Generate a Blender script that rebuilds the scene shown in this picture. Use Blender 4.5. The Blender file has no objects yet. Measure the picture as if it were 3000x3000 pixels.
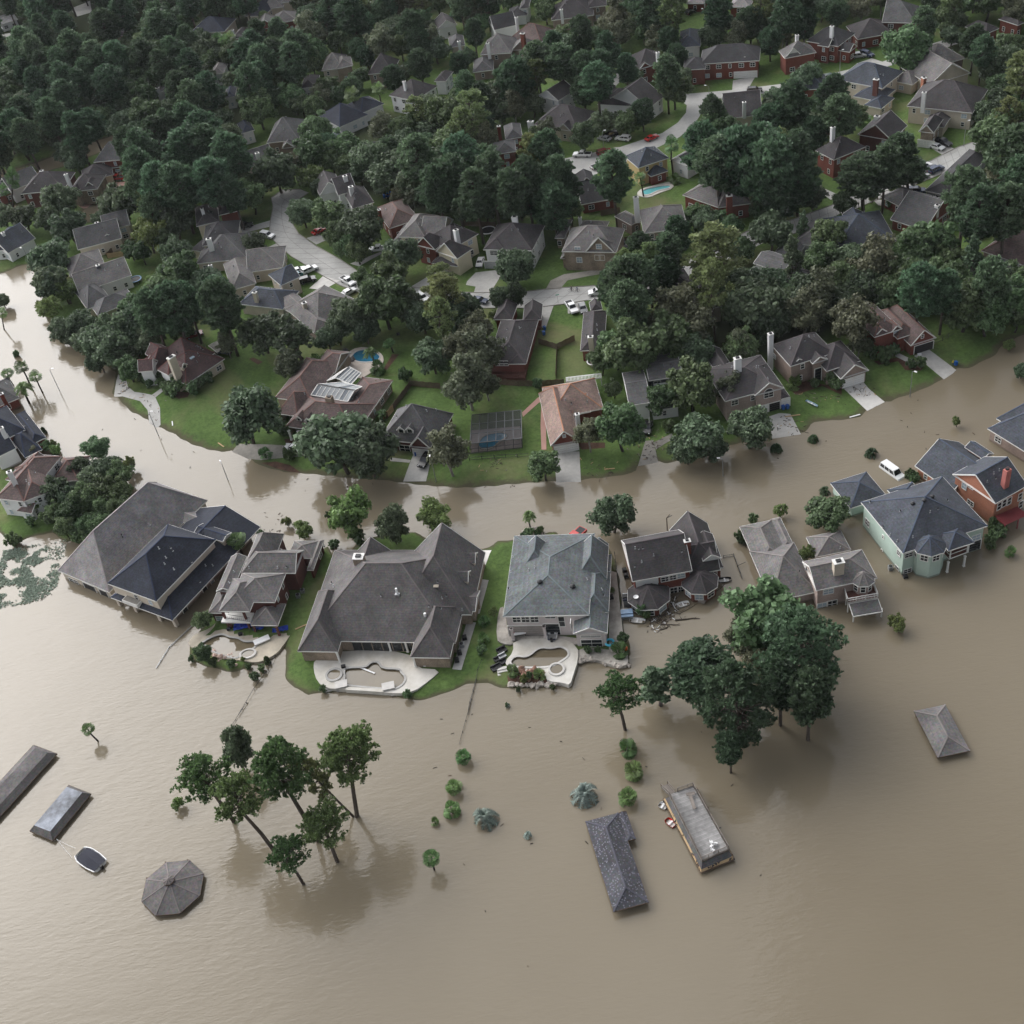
import bpy, bmesh, math, random
import numpy as np
from mathutils import Vector, Matrix, noise
R = math.radians
SC = bpy.context.scene
COL = SC.collection
random.seed(7)

# ------------------------------------------------------------------ camera
F, TH, RO, CH = 3645.7, 0.724818, -0.180827, 176.0      # focal (px of a 3000 px frame), pitch, roll, height
cr, sr = math.cos(RO), math.sin(RO)
_r = Vector((1, 0, 0)); FW = Vector((0, math.cos(TH), -math.sin(TH))); _d = Vector((0, -math.sin(TH), -math.cos(TH)))
RR = cr*_r - sr*_d; DD = sr*_r + cr*_d
cam_d = bpy.data.cameras.new("camera"); cam = bpy.data.objects.new("camera", cam_d); COL.objects.link(cam)
cam_d.sensor_width = 36; cam_d.lens = 36*F/3000; cam_d.clip_start = 1; cam_d.clip_end = 6000
M = Matrix((RR, -DD, -FW)).transposed().to_4x4(); M.translation = (0, 0, CH); cam.matrix_world = M
SC.camera = cam
CAMP = Vector((0, 0, CH))

# ------------------------------------------------------------------ sky, sun, exposure
SUN_EL, SUN_AZ = R(42), R(-38)          # azimuth measured from +Y towards +X (negative: to the left)
W = bpy.data.worlds.new("World"); SC.world = W; W.use_nodes = True
nt = W.node_tree; nt.nodes.clear()
def N(t, typ, **kw):
    n = t.nodes.new(typ)
    for k, v in kw.items():
        if k in n.inputs.keys() if not k.startswith('_') else False: n.inputs[k].default_value = v
        else: setattr(n, k.lstrip('_'), v)
    return n
wo = N(nt, 'ShaderNodeOutputWorld'); bg = N(nt, 'ShaderNodeBackground')
sky = N(nt, 'ShaderNodeTexSky', sky_type='NISHITA', sun_disc=False, sun_elevation=SUN_EL, sun_rotation=SUN_AZ)
sky.air_density = 1.0; sky.dust_density = 3.0; sky.ozone_density = 1.0
hs = N(nt, 'ShaderNodeHueSaturation', Saturation=0.30, Value=1.0)
tc = N(nt, 'ShaderNodeTexCoord')
cl = N(nt, 'ShaderNodeTexNoise', Scale=2.2, Detail=6.0, Roughness=0.55)
mp = N(nt, 'ShaderNodeMapping'); mp.inputs['Scale'].default_value = (1, 1, 2.2)
mr = N(nt, 'ShaderNodeMapRange'); mr.inputs['From Min'].default_value = .3; mr.inputs['From Max'].default_value = .7
mr.inputs['To Min'].default_value = .75; mr.inputs['To Max'].default_value = 1.3
mulc = N(nt, 'ShaderNodeMix', data_type='RGBA', blend_type='MULTIPLY'); mulc.inputs['Factor'].default_value = 1
nt.links.new(tc.outputs['Generated'], mp.inputs[0]); nt.links.new(mp.outputs[0], cl.inputs['Vector'])
nt.links.new(cl.outputs['Fac'], mr.inputs['Value']); nt.links.new(sky.outputs[0], hs.inputs['Color'])
nt.links.new(hs.outputs[0], mulc.inputs[6]); nt.links.new(mr.outputs[0], mulc.inputs[7])
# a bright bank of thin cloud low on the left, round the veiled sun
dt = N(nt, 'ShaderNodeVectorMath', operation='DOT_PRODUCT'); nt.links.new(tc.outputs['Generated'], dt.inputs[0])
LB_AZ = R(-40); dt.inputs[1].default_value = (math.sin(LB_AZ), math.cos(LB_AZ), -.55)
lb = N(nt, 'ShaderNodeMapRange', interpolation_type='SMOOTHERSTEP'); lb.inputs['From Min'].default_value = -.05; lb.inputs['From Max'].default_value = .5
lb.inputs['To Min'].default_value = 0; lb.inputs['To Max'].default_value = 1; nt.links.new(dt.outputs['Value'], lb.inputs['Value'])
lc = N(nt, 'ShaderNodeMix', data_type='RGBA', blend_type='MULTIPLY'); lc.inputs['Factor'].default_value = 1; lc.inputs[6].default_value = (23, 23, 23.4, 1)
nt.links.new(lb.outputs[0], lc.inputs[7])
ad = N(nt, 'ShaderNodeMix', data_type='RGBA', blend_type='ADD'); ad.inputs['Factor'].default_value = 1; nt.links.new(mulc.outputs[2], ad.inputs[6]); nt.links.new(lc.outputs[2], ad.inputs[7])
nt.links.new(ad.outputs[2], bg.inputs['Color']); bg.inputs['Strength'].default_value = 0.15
nt.links.new(bg.outputs[0], wo.inputs[0])
sd = bpy.data.lights.new("sun", 'SUN'); so = bpy.data.objects.new("sun", sd); COL.objects.link(so)
sd.energy = 1.2; sd.angle = R(75); sd.color = (1.0, .985, .96)
sdir = Vector((math.sin(SUN_AZ)*math.cos(SUN_EL), math.cos(SUN_AZ)*math.cos(SUN_EL), math.sin(SUN_EL)))
so.rotation_euler = sdir.to_track_quat('Z', 'Y').to_euler()
SC.view_settings.view_transform = 'Standard'; SC.view_settings.look = 'None'
SC.view_settings.exposure = -0.05; SC.view_settings.gamma = 1; SC.view_settings.use_curve_mapping = False
SC.render.engine = 'CYCLES'
SC.cycles.max_bounces = 6; SC.cycles.diffuse_bounces = 4; SC.cycles.glossy_bounces = 3; SC.cycles.transmission_bounces = 3
SC.cycles.transparent_max_bounces = 6; SC.cycles.use_denoising = True

HAZE = .00003
# ------------------------------------------------------------------ picture <-> place
def ray(p):
    return ((p[0]-1500)/F*RR + (p[1]-1500)/F*DD + FW)
def at(p, z=0.0):                       # the point of the place at height z seen at photo pixel p
    v = ray(p); t = (z-CH)/v.z
    return Vector((v.x*t, v.y*t, z))
def pix(P):
    v = Vector(P)-CAMP; w = v.dot(FW)
    return 1500+F*v.dot(RR)/w, 1500+F*v.dot(DD)/w
def zone(ox, oy, s): return lambda x, y: (ox+x/s, oy+y/s)
a_ = zone(150,1420,3.864); b_ = zone(550,1530,3.864); c_ = zone(400,1000,4.83); d_ = zone(0,1150,4.2925)
e_ = zone(770,1050,3.22); f_ = zone(1450,1550,3.8644); h_ = zone(1800,1480,4.83); i_ = zone(2100,1480,3.5127)
j_ = zone(2400,1180,3.22); k_ = zone(1780,1050,3.3895)
A0 = zone(0,0,1.932); A1 = zone(1000,0,1.932); A2 = zone(2000,0,1.932)
B0 = zone(0,400,1.932); B1 = zone(1000,400,1.932); B2 = zone(2000,400,1.932)
C0 = zone(0,800,1.932); C1 = zone(600,800,1.932); C2 = zone(1400,800,1.932); C3 = zone(2000,800,1.932)
m_ = zone(0,1400,1.932); n_ = zone(800,1450,2.415); o_ = zone(1400,1450,2.415); p_ = zone(2100,1250,2.1467)
r_ = zone(0,2050,2.76); s_ = zone(450,2050,2.76); t_ = zone(1150,2050,2.576); u_ = zone(1650,1750,2.273); w_ = zone(1650,2250,3.22)
V_ = zone(0,0,.644)

# ------------------------------------------------------------------ materials
MATS = {}
def mat(name, col, rough=.8, metal=0., var=.12, scale=3., bump=0., spec=.3, col2=None, kind=None, stretch=None, objvar=0., pert=None):
    """procedural material: base colour with two scales of noise"""
    if name in MATS: return MATS[name]
    m = bpy.data.materials.new(name); MATS[name] = m; m.use_nodes = True
    t = m.node_tree; b = t.nodes['Principled BSDF']
    b.inputs['Roughness'].default_value = rough; b.inputs['Metallic'].default_value = metal
    b.inputs['Specular IOR Level'].default_value = spec
    tcn = N(t, 'ShaderNodeTexCoord'); mpn = N(t, 'ShaderNodeMapping'); t.links.new(tcn.outputs['Object'], mpn.inputs[0])
    if stretch: mpn.inputs['Scale'].default_value = stretch
    n1 = N(t, 'ShaderNodeTexNoise', Scale=scale, Detail=5.0, Roughness=.65); t.links.new(mpn.outputs[0], n1.inputs['Vector'])
    n2 = N(t, 'ShaderNodeTexNoise', Scale=scale*.12, Detail=3.0); t.links.new(mpn.outputs[0], n2.inputs['Vector'])
    mr1 = N(t, 'ShaderNodeMath', operation='MULTIPLY_ADD'); t.links.new(n1.outputs['Fac'], mr1.inputs[0])
    mr1.inputs[1].default_value = .6; t.links.new(n2.outputs['Fac'], mr1.inputs[2])
    rp = N(t, 'ShaderNodeValToRGB'); e = rp.color_ramp.elements
    c = np.array(col); c2 = np.array(col2) if col2 is not None else None
    lo = c*(1-var*2) if c2 is None else c2
    e[0].position = .5; e[0].color = (*np.clip(lo, 0, 1), 1); e[1].position = 1.1 if False else 1.0; e[1].color = (*np.clip(c*(1+var), 0, 1), 1)
    t.links.new(mr1.outputs[0], rp.inputs[0]); out = rp.outputs[0]
    if objvar:
        oi = N(t, 'ShaderNodeObjectInfo'); hv = N(t, 'ShaderNodeHueSaturation')
        mm = N(t, 'ShaderNodeMapRange'); mm.inputs['To Min'].default_value = 1-objvar; mm.inputs['To Max'].default_value = 1+objvar
        t.links.new(oi.outputs['Random'], mm.inputs['Value']); t.links.new(mm.outputs[0], hv.inputs['Value']); t.links.new(out, hv.inputs['Color']); out = hv.outputs[0]
    if kind == 'roof':                 # shingle speckle, long weather streaks down the slope
        sp = N(t, 'ShaderNodeTexVoronoi', Scale=3.2); t.links.new(mpn.outputs[0], sp.inputs['Vector'])
        mx = N(t, 'ShaderNodeMix', data_type='RGBA', blend_type='OVERLAY'); mx.inputs['Factor'].default_value = pert or .22
        t.links.new(out, mx.inputs[6]); t.links.new(sp.outputs['Color'], mx.inputs[7])
        hv2 = N(t, 'ShaderNodeHueSaturation', Saturation=.55); t.links.new(mx.outputs[2], hv2.inputs['Color'])
        st = N(t, 'ShaderNodeTexNoise', Scale=.35, Detail=6.0, Roughness=.7, Distortion=.6); t.links.new(tcn.outputs['Object'], st.inputs['Vector'])
        sm = N(t, 'ShaderNodeMapRange'); sm.inputs['From Min'].default_value = .35; sm.inputs['From Max'].default_value = .7
        sm.inputs['To Min'].default_value = .8; sm.inputs['To Max'].default_value = 1.12; t.links.new(st.outputs['Fac'], sm.inputs['Value'])
        # rows of shingle tabs: fine bands in height
        sx = N(t, 'ShaderNodeSeparateXYZ'); t.links.new(tcn.outputs['Object'], sx.inputs[0])
        wv = N(t, 'ShaderNodeMath', operation='FRACT'); ml = N(t, 'ShaderNodeMath', operation='MULTIPLY'); ml.inputs[1].default_value = 3.6
        t.links.new(sx.outputs['Z'], ml.inputs[0]); t.links.new(ml.outputs[0], wv.inputs[0])
        wm = N(t, 'ShaderNodeMapRange'); wm.inputs['To Min'].default_value = .88; wm.inputs['To Max'].default_value = 1.04; t.links.new(wv.outputs[0], wm.inputs['Value'])
        m2 = N(t, 'ShaderNodeMath', operation='MULTIPLY'); t.links.new(sm.outputs[0], m2.inputs[0]); t.links.new(wm.outputs[0], m2.inputs[1])
        t.links.new(m2.outputs[0], hv2.inputs['Value']); out = hv2.outputs[0]
    if kind == 'brick':
        sx = N(t, 'ShaderNodeTexNoise', Scale=6., Detail=2.0); m3 = N(t, 'ShaderNodeMapping'); m3.inputs['Scale'].default_value = (1, 1, 3)
        t.links.new(tcn.outputs['Object'], m3.inputs[0]); t.links.new(m3.outputs[0], sx.inputs['Vector'])
        hv2 = N(t, 'ShaderNodeHueSaturation'); sm = N(t, 'ShaderNodeMapRange'); sm.inputs['To Min'].default_value = .45; sm.inputs['To Max'].default_value = 1.55
        t.links.new(sx.outputs['Fac'], sm.inputs['Value']); t.links.new(sm.outputs[0], hv2.inputs['Value']); t.links.new(out, hv2.inputs['Color']); out = hv2.outputs[0]
    if kind == 'boards':
        sx = N(t, 'ShaderNodeSeparateXYZ'); t.links.new(tcn.outputs['Object'], sx.inputs[0])
        hv2 = N(t, 'ShaderNodeHueSaturation'); fr = N(t, 'ShaderNodeMath', operation='FRACT'); ml = N(t, 'ShaderNodeMath', operation='MULTIPLY'); ml.inputs[1].default_value = 5.
        t.links.new(sx.outputs['Z'], ml.inputs[0]); t.links.new(ml.outputs[0], fr.inputs[0])
        sm = N(t, 'ShaderNodeMapRange'); sm.inputs['To Min'].default_value = .86; sm.inputs['To Max'].default_value = 1.03
        t.links.new(fr.outputs[0], sm.inputs['Value']); t.links.new(sm.outputs[0], hv2.inputs['Value']); t.links.new(out, hv2.inputs['Color']); out = hv2.outputs[0]
    if kind in ('brick', 'boards') or name.startswith('stucco'):      # tide mark: silt and damp up to half a metre above the flood
        zx = N(t, 'ShaderNodeSeparateXYZ'); t.links.new(tcn.outputs['Object'], zx.inputs[0]); za = N(t, 'ShaderNodeMath', operation='MULTIPLY_ADD'); za.inputs[1].default_value = -.5; t.links.new(n2.outputs['Fac'], za.inputs[0]); t.links.new(zx.outputs['Z'], za.inputs[2])
        zm = N(t, 'ShaderNodeMapRange'); zm.inputs['From Min'].default_value = .12; zm.inputs['From Max'].default_value = .28; zm.inputs['To Min'].default_value = .6; zm.inputs['To Max'].default_value = 0; t.links.new(za.outputs[0], zm.inputs['Value'])
        zc = N(t, 'ShaderNodeMix', data_type='RGBA'); zc.inputs[7].default_value = (.10, .082, .055, 1); t.links.new(zm.outputs[0], zc.inputs['Factor']); t.links.new(out, zc.inputs[6]); out = zc.outputs[2]
    t.links.new(out, b.inputs['Base Color'])
    if bump:
        bn = N(t, 'ShaderNodeBump', Strength=bump, Distance=.05); t.links.new(n1.outputs['Fac'], bn.inputs['Height']); t.links.new(bn.outputs[0], b.inputs['Normal'])
    return m
def roofm(name, col, **k): return mat('roof_'+name, tuple(c*.8 for c in col), rough=.9, var=.16, scale=2.2, kind='roof', **k)
RF = dict(
 taupe=roofm('taupe', (.34,.305,.30)), grey=roofm('grey', (.135,.13,.133)), dark=roofm('dark', (.07,.066,.072)),
 navy=roofm('navy', (.023,.033,.066)), slate=roofm('slate', (.060,.076,.110)), teal=roofm('teal', (.140,.168,.176), pert=.26),
 mansion=roofm('mansion', (.150,.131,.128)), plum=roofm('plum', (.085,.072,.076)), maroon=roofm('maroon', (.135,.052,.048)),
 brown=roofm('brown', (.170,.090,.075)), orange=roofm('orange', (.36,.175,.105)), tan=roofm('tan', (.205,.185,.176)),
 blotch=roofm('blotch', (.075,.075,.095)), pier=roofm('pier', (.16,.14,.135)))
WM = dict(
 brick=mat('brick_red', (.17,.055,.040), kind='brick', rough=.9), brickdark=mat('brick_dark', (.11,.045,.038), kind='brick', rough=.9),
 brickorange=mat('brick_orange', (.35,.15,.095), kind='brick', rough=.9), brickpink=mat('brick_pink', (.36,.285,.255), kind='brick', rough=.9),
 brickbrown=mat('brick_brown', (.26,.20,.17), kind='brick', rough=.9), stone=mat('stone_tan', (.27,.215,.165), kind='brick', rough=.9, var=.25),
 white=mat('siding_white', (.72,.72,.72), kind='boards', rough=.7, var=.04), cream=mat('siding_cream', (.62,.56,.42), kind='boards', rough=.7, var=.05),
 beige=mat('stucco_beige', (.50,.44,.36), rough=.85, var=.07), green=mat('stucco_green', (.40,.50,.435), rough=.85, var=.05),
 pink=mat('stucco_pink', (.56,.50,.49), rough=.85, var=.05), yellow=mat('siding_yellow', (.52,.40,.20), kind='boards', var=.05), grey=mat('siding_grey', (.30,.30,.31), kind='boards', var=.06),
 greydark=mat('siding_dark', (.10,.10,.12), kind='boards', var=.06))
TRIM = mat('white_trim', (.70,.69,.66), rough=.6, var=.05); TRIMB = mat('beige_trim', (.48,.42,.35), rough=.6, var=.05)
GLASS = mat('window_glass', (.020,.024,.028), rough=.06, spec=.6, var=.05); GLASSB = mat('window_blind', (.35,.42,.48), rough=.25, var=.1, scale=1.)
DOORW = mat('garage_white', (.75,.75,.74), rough=.5, var=.03, kind='boards'); DOORD = mat('door_dark', (.05,.035,.03), rough=.5)
CONC = mat('concrete', (.42,.41,.39), rough=.9, var=.14, scale=1.2); CONCL = mat('concrete_pale', (.60,.58,.55), rough=.9, var=.12, scale=1.0)
CONCD = mat('concrete_worn', (.25,.235,.21), rough=.9, var=.22, scale=1.2); PINKP = mat('path_pink', (.42,.25,.21), rough=.9, var=.08)
METAL = mat('metal_grey', (.32,.33,.34), rough=.45, metal=.6, var=.08); METALD = mat('metal_dark', (.03,.03,.032), rough=.5, metal=.3)
WOOD = mat('wood_grey', (.20,.175,.155), rough=.9, var=.22, scale=2, stretch=(1,1,.2)); WOODB = mat('wood_brown', (.115,.082,.06), rough=.9, var=.2); WOODR = mat('wood_red', (.12,.05,.038), rough=.8, var=.15)
WOODT = mat('wood_tan', (.42,.30,.17), rough=.9, var=.15)
MULCH = mat('mulch', (.085,.045,.032), rough=1, var=.3, scale=6); ROCK = mat('rock', (.40,.36,.32), rough=.95, var=.3, scale=1.4, bump=.4)
WHITEP = mat('white_plastic', (.78,.78,.78), rough=.35, var=.03); BLACKP = mat('black_plastic_or_shade', (.012,.012,.014), rough=.5, var=.1)
BLUEP = mat('blue_plastic', (.02,.10,.36), rough=.4, var=.06); REDP = mat('red_plastic', (.5,.03,.02), rough=.4, var=.06); ORANGEP = mat('orange_plastic', (.6,.12,.03), rough=.5)
TARP = mat('blue_tarp', (.02,.06,.42), rough=.5, var=.25, scale=1.5, bump=.6); NAVYF = mat('navy_fabric', (.012,.014,.028), rough=.7, var=.15)
SKIN = mat('skin', (.42,.25,.18), rough=.6); 

# ------------------------------------------------------------------ mesh helpers
class MB:
    def __init__(s): s.v = []; s.f = []; s.m = []; s.ms = []
    def mi(s, m):
        if m not in s.ms: s.ms.append(m)
        return s.ms.index(m)
    def poly(s, pts, m):
        i = len(s.v); s.v += [tuple(p) for p in pts]; s.f.append(tuple(range(i, i+len(pts)))); s.m.append(s.mi(m))
    def box(s, c, sz, m, u=(1, 0), tz=(0, 0, 0), taper=1.0):
        """box with base centre c, size (along u, along n, up)"""
        ux, uy = u; nx, ny = -uy, ux; c = Vector(c); i = len(s.v)
        for k, zz in ((1., 0), (taper, sz[2])):
            for sx, sy in ((-1, -1), (1, -1), (1, 1), (-1, 1)):
                s.v.append((c.x+ux*sx*sz[0]/2*k+nx*sy*sz[1]/2*k, c.y+uy*sx*sz[0]/2*k+ny*sy*sz[1]/2*k, c.z+zz))
        for q in ((0, 3, 2, 1), (4, 5, 6, 7), (0, 1, 5, 4), (1, 2, 6, 5), (2, 3, 7, 6), (3, 0, 4, 7)):
            s.f.append(tuple(i+k for k in q)); s.m.append(s.mi(m))
    def beam(s, p, q, w, h, m):
        p = Vector(p); q = Vector(q); d = (q-p)
        if d.length < 1e-6: return
        d.normalize(); x = d.cross(Vector((0, 0, 1)))
        x = Vector((1, 0, 0)) if x.length < 1e-4 else x.normalized()
        y = x.cross(d).normalized(); i = len(s.v)
        for P in (p, q):
            for sx, sy in ((-1, -1), (1, -1), (1, 1), (-1, 1)): s.v.append(tuple(P+x*(sx*w/2)+y*(sy*h/2)))
        for k in ((0, 1, 2, 3), (7, 6, 5, 4), (0, 4, 5, 1), (1, 5, 6, 2), (2, 6, 7, 3), (3, 7, 4, 0)):
            s.f.append(tuple(i+e for e in k)); s.m.append(s.mi(m))
    def tube(s, pts, rad, m, n=8, cap=True):
        pts = [Vector(p) for p in pts]; i0 = len(s.v)
        rs = rad if isinstance(rad, (list, tuple)) else [rad]*len(pts)
        for k, P in enumerate(pts):
            d = (pts[min(k+1, len(pts)-1)]-pts[max(k-1, 0)]).normalized()
            x = d.cross(Vector((0, 1, 0.01))); x = Vector((1, 0, 0)) if x.length < 1e-3 else x.normalized(); y = d.cross(x)
            for j in range(n):
                an = 2*math.pi*j/n; s.v.append(tuple(P+x*(math.cos(an)*rs[k])+y*(math.sin(an)*rs[k])))
        for k in range(len(pts)-1):
            for j in range(n):
                a = i0+k*n+j; b = i0+k*n+(j+1) % n; s.f.append((a, b, b+n, a+n)); s.m.append(s.mi(m))
        if cap:
            s.f.append(tuple(i0+j for j in reversed(range(n)))); s.m.append(s.mi(m))
            s.f.append(tuple(i0+(len(pts)-1)*n+j for j in range(n))); s.m.append(s.mi(m))
    def prism(s, pts, z0, z1, m, mside=None):
        """closed outline of 2-D points extruded from z0 to z1"""
        pts = [(p[0], p[1]) for p in pts]
        ar = sum(pts[k-1][0]*pts[k][1]-pts[k][0]*pts[k-1][1] for k in range(len(pts)))
        if ar < 0: pts = pts[::-1]
        s.poly([(x, y, z1) for x, y in pts], m)
        for k in range(len(pts)):
            (x, y), (X, Y) = pts[k-1], pts[k]
            s.poly([(x, y, z0), (X, Y, z0), (X, Y, z1), (x, y, z1)], mside or m)
    def lathe(s, c, prof, m, n=16):
        c = Vector(c); i0 = len(s.v)
        for rr, z in prof:
            for j in range(n): s.v.append((c.x+rr*math.cos(2*math.pi*j/n), c.y+rr*math.sin(2*math.pi*j/n), c.z+z))
        for k in range(len(prof)-1):
            for j in range(n):
                a = i0+k*n+j; b = i0+k*n+(j+1) % n; s.f.append((a, b, b+n, a+n)); s.m.append(s.mi(m))
    def mesh(s, name, off=(0, 0, 0), smooth=False):
        me = bpy.data.meshes.new(name); o = Vector(off)
        me.from_pydata([(x-o.x, y-o.y, z-o.z) for x, y, z in s.v], [], s.f)
        for m in s.ms: me.materials.append(m)
        me.polygons.foreach_set('material_index', s.m)
        if smooth: me.polygons.foreach_set('use_smooth', [True]*len(me.polygons))
        me.update(); return me
    def obj(s, name, parent=None, off=None, smooth=False):
        if off is None: off = parent_origin(parent)
        o = bpy.data.objects.new(name, s.mesh(name, off, smooth)); COL.objects.link(o)
        if parent is not None: o.parent = parent
        else: o.location = off
        return o
def parent_origin(p):
    o = Vector((0, 0, 0))
    while p is not None: o += p.location; p = p.parent
    return o
def tag(o, label=None, cat=None, group=None, kind=None):
    if label: o['label'] = label
    if cat: o['category'] = cat
    if group: o['group'] = group
    if kind: o['kind'] = kind
    return o
def thing(name, loc, label, cat, group=None, rz=0):
    o = bpy.data.objects.new(name, None); COL.objects.link(o); o.location = loc; o.rotation_euler = (0, 0, rz); o.empty_display_size = .5
    return tag(o, label, cat, group)
def inpoly(x, y, P):
    c = False; n = len(P)
    for k in range(n):
        x1, y1 = P[k-1]; x2, y2 = P[k]
        if (y1 > y) != (y2 > y) and x < (x2-x1)*(y-y1)/(y2-y1)+x1: c = not c
    return c
# ------------------------------------------------------------------ terrain: land outlines picked at water level
def wpoly(pts, z=0.): return [tuple(at(p, z)[:2]) for p in pts]
MAIN = [(0,800),(60,775),(85,772),(100,792),(124,867),(132,930),(200,1010),(290,1060),(338,1090),(331,1152),(388,1209),(430,1228),(458,1247),
 (507,1271),(559,1299),(605,1316),(647,1325),(678,1320),(740,1348),(766,1364),(830,1382),(931,1390),(1020,1400),(1118,1405),(1180,1413),(1242,1421),
 (1351,1428),(1450,1424),(1537,1416),(1632,1408),(1705,1406),(1790,1398),(1863,1382),(1871,1364),(1928,1350),(1949,1357),(2010,1345),(2070,1318),(2160,1300),(2254,1282),
 (2357,1267),(2364,1262),(2378,1240),(2404,1234),(2455,1232),(2517,1222),(2541,1198),(2593,1174),(2608,1176),(2657,1158),(2725,1131),(2766,1109),
 (2803,1078),(2828,1080),(2880,1060),(2921,1034),(2947,1002),(3000,982),(3200,930),(3400,-400),(-600,-400),(-600,800)]
HOLES = [[(0,600),(45,600),(75,622),(60,642),(0,650),(-80,650),(-80,600)], [(232,628),(262,600),(290,582),(312,588),(302,625),(272,648),(248,652)],
 [(-100,520),(0,505),(50,495),(130,470),(200,440),(250,425),(330,398),(352,408),(335,425),(270,455),(200,482),(130,502),(60,535),(0,545),(-100,560)]]
I_BRICK = [(554,1884),(556,1915),(565,1938),(621,1956),(688,1971),(735,1950),(768,1930),(800,1902),(822,1890),(841,1905),(833,1947),(837,1984),(862,2017),(904,2036),(941,2033),(990,2026),(1156,2033),(1185,2046),(1218,2051),
 (1276,2042),(1338,2018),(1371,2002),(1400,1999),(1433,2003),(1462,2011),(1489,2017),(1599,2013),(1665,2010),(1690,1949),(1706,1934),(1744,1924),(1793,1941),(1839,1949),(1846,1905),
 (1826,1823),(1818,1740),(1806,1650),(1789,1611),(1760,1590),(1723,1572),(1636,1572),(1632,1557),(1603,1560),(1575,1585),(1524,1588),(1516,1578),(1454,1587),(1446,1600),(1409,1607),(1330,1640),
 (1247,1575),(1214,1561),(1173,1558),(1098,1572),(1040,1600),(1025,1618),(985,1640),(960,1600),(880,1640),(700,1720),(640,1760),(600,1830)]
I_LEFT = [(-200,1325),(0,1335),(60,1385),(120,1400),(150,1372),(182,1352),(225,1350),(240,1385),(300,1410),(340,1450),(310,1510),(250,1560),(200,1590),(150,1560),(80,1575),(40,1600),(0,1560),(-60,1500),(-200,1480)]
I_FARLEFT = [(-200,700),(-50,690),(0,680),(60,700),(130,760),(60,778),(0,800),(-200,820)]
PIT = [wpoly([b_(*p) for p in ((90,1400),(190,1320),(330,1250),(430,1250),(600,1300),(790,1340),(830,1390),(740,1480),(640,1540),(540,1560),(300,1490))], .5), wpoly([n_(*p) for p in ((470,1240),(690,1180),(770,1190),(920,1230),(960,1300),(880,1380),(480,1365),(380,1320),(380,1250))], .6), wpoly([f_(*p) for p in ((150,1500),(230,1410),(370,1430),(500,1315),(740,1305),(860,1370),(850,1450),(780,1660),(620,1650),(590,1600),(270,1590))], .8)]
LAND = [wpoly(P) for P in (MAIN, I_BRICK, I_LEFT, I_FARLEFT)]; HOLE = [wpoly(P) for P in HOLES]
def sdf(P, X, Y):
    """signed distance, positive inside"""
    P = np.array(P); d = np.full(X.shape, 1e9); ins = np.zeros(X.shape, bool)
    for k in range(len(P)):
        x1, y1 = P[k-1]; x2, y2 = P[k]; ex, ey = x2-x1, y2-y1; L = ex*ex+ey*ey+1e-9
        t = np.clip(((X-x1)*ex+(Y-y1)*ey)/L, 0, 1); d = np.minimum(d, (X-x1-t*ex)**2+(Y-y1-t*ey)**2)
        c = ((y1 > Y) != (y2 > Y)) & (X < ex*(Y-y1)/(ey if abs(ey) > 1e-12 else 1e-12)+x1); ins ^= c
    d = np.sqrt(d); return np.where(ins, d, -d)
def land_h(X, Y):
    X = np.asarray(X, float); Y = np.asarray(Y, float); wob = .35*np.sin(X*.9+Y*.31)*np.cos(Y*.77-X*.4)
    h = np.full(X.shape, -1.3)
    for k, P in enumerate(LAND):
        d = sdf(P, X, Y)+wob*.8
        h = np.maximum(h, np.clip(d*(.10 if k == 0 else .22), -1.3, .6))
    for P in PIT: h = np.minimum(h, np.clip(-sdf(P, X, Y)*1.2+.3, -.9, .6))
    for P in HOLE:
        d = sdf(P, X, Y)+wob*.8; h = np.minimum(h, np.clip(-d*.12, -1.0, .6))
    return h
def gz(x, y): return float(land_h(np.array([x]), np.array([y]))[0])
def atg(p):                               # photo pixel -> point on the ground (or the flood water above it)
    z = .3
    for _ in range(3): P = at(p, z); z = max(0., gz(P.x, P.y))
    return Vector((P.x, P.y, z))
xs = np.concatenate([np.linspace(-1500, -230, 26)[:-1], np.arange(-230, -135, 3.), np.arange(-135, 125, 1.), np.arange(125, 230, 3.), np.linspace(230, 1500, 26)])
ys = np.concatenate([np.linspace(-200, 80, 12)[:-1], np.arange(80, 330, 1.), np.arange(330, 700, 4.), np.linspace(700, 3000, 30)])
X, Y = np.meshgrid(xs, ys); H = land_h(X, Y)
nx, ny = len(xs), len(ys)
me = bpy.data.meshes.new('ground'); vv = np.stack([X.ravel(), Y.ravel(), H.ravel()], 1)
ii = (np.arange(ny-1)[:, None]*nx+np.arange(nx-1)[None, :]).ravel(); ff = np.stack([ii, ii+1, ii+nx+1, ii+nx], 1)
me.from_pydata(vv.tolist(), [], ff.tolist()); me.polygons.foreach_set('use_smooth', [True]*len(me.polygons))
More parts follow.
